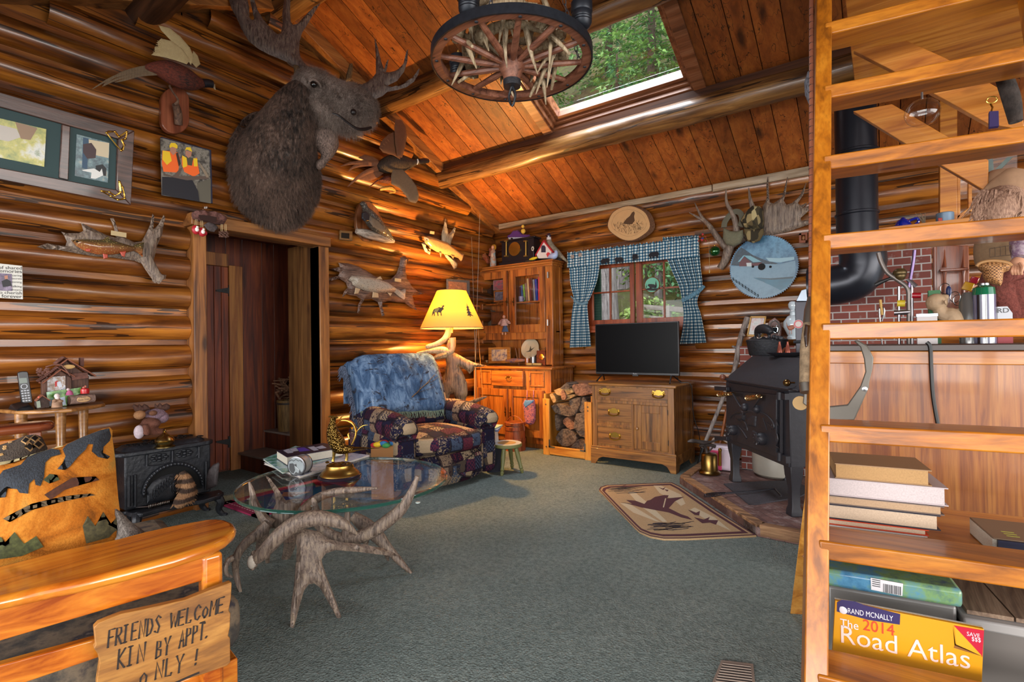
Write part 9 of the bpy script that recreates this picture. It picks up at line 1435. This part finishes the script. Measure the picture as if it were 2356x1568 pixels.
# wagon wheel chandelier
WZ=2.6;l_,r__,f_,k_=onz(987,140,WZ),onz(1368,130,WZ),onz(1178,240,WZ),onz(1178,48,WZ);WC=V(((l_.x+r__.x)/4+(f_.x+k_.x)/4,(l_.y+r__.y)/4+(f_.y+k_.y)/4,WZ));WR_=((r__-l_).length+(f_-k_).length)/4
chd=thing('chandelier','wagon wheel chandelier piled with deer antlers and oil lamp lights','chandelier',WC);WW=wood('4a281a','7a4a36','8e5c46','x','wheel_wood',2,.2,.5,None,tint=0,blotch=.2)
b=MB();b.lathe([(WR_-.045,0),(WR_-.004,0),(WR_-.004,.038),(WR_-.045,.038),(WR_-.045,0)],72,WC,cap=False);b.build('rim',WW,chd);b=MB();b.lathe([(WR_-.004,-.003),(WR_+.004,-.003),(WR_+.004,.042),(WR_-.004,.042)],72,WC,cap=False);b.build('iron_tyre',plain('2c3038',.45,.6,'tyre_iron',.2,40),chd)
hubp=onz(1180,170,WZ-.03);HC=V((WC.x,WC.y,WZ-.04))
b=MB();b.lathe([(0,-.05),(.04,-.05),(.045,-.02),(.065,.02),(.065,.09),(.045,.12),(0,.12)],24,HC);b.build('hub',WW,chd);b=MB();b.lathe([(.02,-.075),(.043,-.075),(.045,-.045),(.04,-.045)],20,HC);b.tube(smooth_path([HC+V((0,0,-.07)),HC+V((.02,0,-.12)),HC+V((.0,0,-.17)),HC+V((-.02,0,-.12)),HC+V((0,0,-.07))],4),.006,6);b.build('hub_band',IRON,chd)
for k in range(12):a=2*PI*k/12+.2;d=V((math.cos(a),math.sin(a),0));p0,p1=HC+d*.05+V((0,0,.03)),WC+d*(WR_-.03)+V((0,0,.025));MB().tube([p0,p0.lerp(p1,.3),p0.lerp(p1,.8),p1],[.012,.017,.014,.012],8).build('spoke',WW,chd);MB().ell(WC+d*(WR_-.025)+V((0,0,-.001)),(.009,.009,.005),8).build('bolt',IRON,chd)
def deer(M_,sd):
 r_=random.Random(sd);b=MB(M_);beam=smooth_path([(0,0,0),(.05,.01,.03),(.12,.05,.05),(.2,.12,.04),(.25,.2,.0)],4);n_=len(beam);b.tube(beam,[lerp(.021,.005,(i/(n_-1))**1.3)for i in range(n_)],9)
 for i,l_ in((2,.06),(6,.13),(9,.15),(12,.11)):p=V(beam[i]);q=V((r_.uniform(-.5,.3),r_.uniform(-.3,.9),r_.choice((-1.,-1.,.5)))).normalized();w=V((.25,.2,0));b.tube(smooth_path([p,p+q*l_*.5+w*.02,p+q*l_*1.0+w*.07],3),[.012,.011,.010,.008,.006,.004,.0015][:7],7)
 b.ell((0,0,0),(.026,.026,.016),8,noi=.3);return b
for k in range(13):a=2*PI*k/13+.1;rr_=(.28,.20,.31,.24)[k%4]*WR_/.42;deer(T(WC+V((rr_*math.cos(a),rr_*math.sin(a),.06+.02*(k%3))),a+(1.75,2.1,1.9)[k%3],(-.3,.2,.5)[k%3],(.05,-.1,.1)[k%3],1.35),k).build('antler',BONE,chd)
LB_=plain('20242c',.4,.4,'lamp_black')
for x,y in((1079,38),(1339,66),(1024,196),(1254,198)):
 p=onz(x,y,WZ+.055);d=V((p.x-WC.x,p.y-WC.y,0));d=d.normalized()*min(d.length,WR_-.02);p=WC+d+V((0,0,.052));b=MB();b.lathe([(0,0),(.022,0),(.038,.012),(.046,.03),(.044,.036),(.047,.042),(.044,.048),(.047,.054),(.046,.075),(.05,.08),(.05,.12),(.045,.12),(.045,.08),(0,.08)],20,p);lo_=b.build('lamp_base',LB_,chd);b=MB();b.lathe([(.04,.09),(.058,.15),(.06,.19),(.05,.26),(.036,.33),(.034,.38)],24,p,cap=False);b.build('glass_chimney',GLASS,lo_);b=MB();b.lathe([(.01,.08),(.012,.12),(.008,.15),(0,.165)],10,p);b.build('candle_bulb',plain('c89a4c',.2,coat=.5),lo_)
for k in range(3):
 a=2*PI*k/3+.9;p=WC+V(((WR_-.03)*math.cos(a),(WR_-.03)*math.sin(a),.055));q=V((WC.x,WC.y,ceil_z(WC.y)-.02));n_=int((q-p).length/.03);b=MB();d=(q-p).normalized();u_,v_,_w=basis(d)
 for i in range(n_):c=p.lerp(q,(i+.5)/n_);s1=u_ if i%2 else v_;b.tube([c+d*(.02*math.cos(t_))+s1*(.009*math.sin(t_))for t_ in(2*PI*j/8 for j in range(9))],.0025,5)
 b.build('chain',plain('6a6a70',.4,.8,'chain_steel'),chd)
# hall clutter and the world outside
je=thing('hanging_jeans','dark blue jeans hanging in the shadow beyond the hall boards','clothes',onx(662,780,XH-.1));zj=Tr((430,480),6.731,px_(XH-.06));b=MB();b.puff(zj([(1450,600),(1500,620),(1590,880),(1640,1050),(1665,1200),(1650,1500),(1600,2000),(1450,2000)]),XN,.04,.6,rim=.03);b.build('denim',plain('18203c',.9,0,'denim',.25,40),je)
bk2=thing('bushel_basket','slatted bushel basket with dark hoops standing on the upper hall step','basket',V((-4.93,s1.y+.45,s1.z)));zk2=Tr((440,480),2.528,px_(-5.0));q=zk2.p(565,1255);q.z=s1.z+.001;r_=rad(q,62/2.528);h_=zk2.p(565,1110).z-q.z;b=MB();b.lathe([(0,0),(r_*.85,0),(r_,h_),(r_*.96,h_),(r_*.8,.01),(0,.01)],28,q);b.build('staves',wood('4a3418','7a5c30','8e6e3e','z','basket_staves',3,0,.7,None,tint=0),bk2)
for f in(.2,.9):b=MB();b.lathe([(r_*(.855+.15*f),h_*f),(r_*(.875+.15*f),h_*f),(r_*(.885+.15*f),h_*f+.02),(r_*(.86+.15*f),h_*f+.02)],28,q,cap=False);b.build('hoop',plain('2a1c18',.6),bk2)
kd=MB();rr=random.Random(8)
for k in range(60):p=q+V((rr.uniform(-.7,.7)*r_,rr.uniform(-.7,.7)*r_,h_+rr.uniform(0,.22)));d=V((rr.uniform(-1,1),rr.uniform(-1,1),rr.uniform(-.3,.6))).normalized();kd.bar(p-d*.07,p+d*.07,.02,.012)
kd=kd.build('kindling',plain('6a4a34',.9,0,'kindling',.4,20));tag(kd,'split kindling heaped in the hall bushel basket','kindling',kind='stuff')
def hill(x,y):return.75+(.62*(y-7)if y<9.5 else 1.55+1.15*(y-9.5))+.25*noise.noise(V((x*.5,y*.5,0)))if y>7 else.3+.45*(y-6)
t=NT('hillside');n1=t.noise(3.,None,8,.75);n2=t.noise(.5,None,3);t.bump(n1,1.,.2);HILL=t.out(t.ramp(t.math('ADD',t.math('MULTIPLY',n1,.7),t.math('MULTIPLY',n2,.35)),[(.36,'3a3326'),(.48,'6a6040'),(.58,'6c7434'),(.68,'8e8870'),(.78,'a8a294')]),.95)
struct(MB().grid([[(x,y,hill(x,y))for y in[5.95+.3*j+.012*j*j for j in range(52)]]for x in[-22+.6*i for i in range(60)]]),'terrain',HILL)
def leafmat(d,m_,l):return photo([d,m_,l,m_],2.5,'foliage',.7)
def shrub(x,y,r_,h_,mat,sd,lab,n_=900,ls=.05):
 rr=random.Random(sd);o_=V((x,y,hill(x,y)-.05));s_=thing('shrub',lab,'shrub',o_,'shrubs on the bank outside');b=MB();st=MB()
 for k in range(14):d=V((rr.uniform(-1,1),rr.uniform(-1,1),rr.uniform(.5,1.6))).normalized();st.tube([o_,o_+V((d.x*r_,d.y*r_,d.z*h_))],[.012,.003],4)
 for k in range(n_):
  d=V((rr.gauss(0,1),rr.gauss(0,1),rr.gauss(0,1))).normalized()*rr.random()**.4;c=o_+V((d.x*r_,d.y*r_,h_*.55+d.z*h_*.5));u_=V((rr.gauss(0,1),rr.gauss(0,1),rr.gauss(0,1))).normalized()*ls;v_=u_.cross(V((rr.gauss(0,1),rr.gauss(0,1),1))).normalized()*ls*.5;b.add([c-u_,c+v_,c+u_,c-v_],[(0,1,2,3)])
 b.build('foliage',mat,s_);st.build('stems',plain('6a5c4c',.9),s_)
GM=[leafmat('2c4420','5a7a34','8aa04c'),leafmat('2a4830','4a7a50','7aa86a'),leafmat('4a4a24','7a7a3a','a09a50')]
for k,(x,y,r_,h_,g_)in enumerate(((-2.9,7.6,.45,.8,0),(-2.35,7.2,.4,.6,1),(-2.7,8.8,.8,1.2,1),(-1.5,8.3,.7,1.1,0),(-1.9,7.6,.5,.45,2),(-2.2,9.4,.9,1.3,2),(-3.6,9.2,.9,1.4,0),(-1.1,9.6,.9,1.4,1))):shrub(x,y,r_,h_,GM[g_],k,('low green','bluish green','tall green','bright green','mossy','yellowish','broad green','far green')[k]+' shrub on the bank seen through the window')
BK=wood('4c4644','8a8280','aaa29e','z','grey_bark',2.5,0,.95,None,bump=.8,tint=0)
for k,(px,y,r_,lab)in enumerate(((1391,8.3,.17,'thick grey trunk behind the left window panes'),(1442,9.5,.16,'second grey trunk behind the left sash top'),(1514,8.9,.05,'slim pale trunk behind the right window sash'))):
 x=ony(px,640,y).x;o_=V((x,y,hill(x,y)-.1));tr_=thing('tree_trunk',lab,'tree',o_);b=MB();b.tube([o_,o_+V((.02,0,1)),o_+V((0,0,2.0)),o_+V((.03,0,2.8))],[r_*1.5,r_*1.1,r_,r_*.9],14);b.build('trunk',BK,tr_)
bp_=ony(1545,710,7.3);bh_=thing('railing','weathered grey plank railing outside the right window','fence',bp_);b=MB()
for z_ in(.0,-.16):b.bar(bp_+V((-.5,-.05,z_+.06)),bp_+V((.5,.05,z_-.06)),.03,.07)
b.build('plank',plain('7a7268',.9,0,'grey_plank',.2,20),bh_);b=MB();b.box((bp_.x-.12,bp_.y-.03,.3),(bp_.x-.02,bp_.y+.05,bp_.z+.05));b.build('post',plain('8a8278',.9),bh_)
def conifer(x,y,h_,sd,lab,mat,lean=0):
 rr=random.Random(sd);o_=V((x,y,hill(x,y)-.2));tr_=thing('conifer',lab,'tree',o_,'evergreens on the hillside');MB().tube([o_,o_+V((lean,0,h_))],[.12+.012*h_,.02],8).build('trunk',plain('4a3e34',.95),tr_);b=MB();n_=int(h_*17)
 for k in range(n_):
  q=k/n_;z_=.35+(h_-.4)*q;L=(h_*.34)*(1-q)**.8+.15;a=k*2.4+rr.random();d=V((math.cos(a),math.sin(a),-.15));c0_=o_+V((lean*q,0,z_));b.use(1).tube([c0_,c0_+d*L*.9+V((0,0,-.1*L))],[.012,.003],3);b.use(0)
  for j in range(int(26*L)+6):
   s_=rr.random()**.7;p=c0_+d*(L*s_)+V((rr.gauss(0,.07)*L,rr.gauss(0,.07)*L,-.12*L*s_*s_+rr.gauss(0,.05)));u_=(d+V((rr.gauss(0,.5),rr.gauss(0,.5),rr.gauss(-.2,.3)))).normalized()*(.10+.05*rr.random());v_=u_.cross(V((rr.gauss(0,.4),rr.gauss(0,.4),1))).normalized()*.04;b.add([p-u_*.3,p+v_,p+u_,p-v_],[(0,1,2,3)])
 b.build('foliage',[mat,plain('6a5a50',.95)],tr_)
EG=[leafmat('264c2c','4c8048','86b056'),leafmat('2c5444','5a8c60','8cb066'),leafmat('4a6428','7a9a3c','aac058')]
CX=lambda px,py,y:ony(px,py,y).x
for k,(px,py,y,h_,g_,lab)in enumerate(((1500,120,13.5,6.,0,'large dark evergreen filling the upper right of the skylight'),(1420,190,12.0,3.6,1,'bluish evergreen low in the middle of the skylight'),(1310,235,11.2,2.2,2,'small yellow green evergreen at the skylight lower left'),(1400,60,16.,5.,1,'evergreen higher up the slope behind the chandelier'),(1560,150,14.8,5.,1,'evergreen at the right edge of the skylight'),(1250,130,14.,4.,0,'evergreen behind the wheel spokes at the skylight left'))):conifer(CX(px,py,y),y,h_,k,lab,EG[g_])
ba=MB();rr=random.Random(12)
for k in range(900):px,py,y=rr.uniform(1180,1600),rr.uniform(20,300),rr.uniform(9.6,15);x=CX(px,py,y);p=V((x,y,hill(x,y)));d=V((rr.gauss(0,.8),rr.gauss(0,.3),rr.uniform(.3,1)));ba.tube([p,p+d*rr.uniform(.3,.8)],[.012,.003],3)
tag(ba.build('undergrowth',plain('8a7e74',.95)),'bare grey twigs and dry brush covering the hillside','brush',kind='stuff')
point('lamp_bulb_light',LAMP_AT,230,(1,.54,.16),.05)
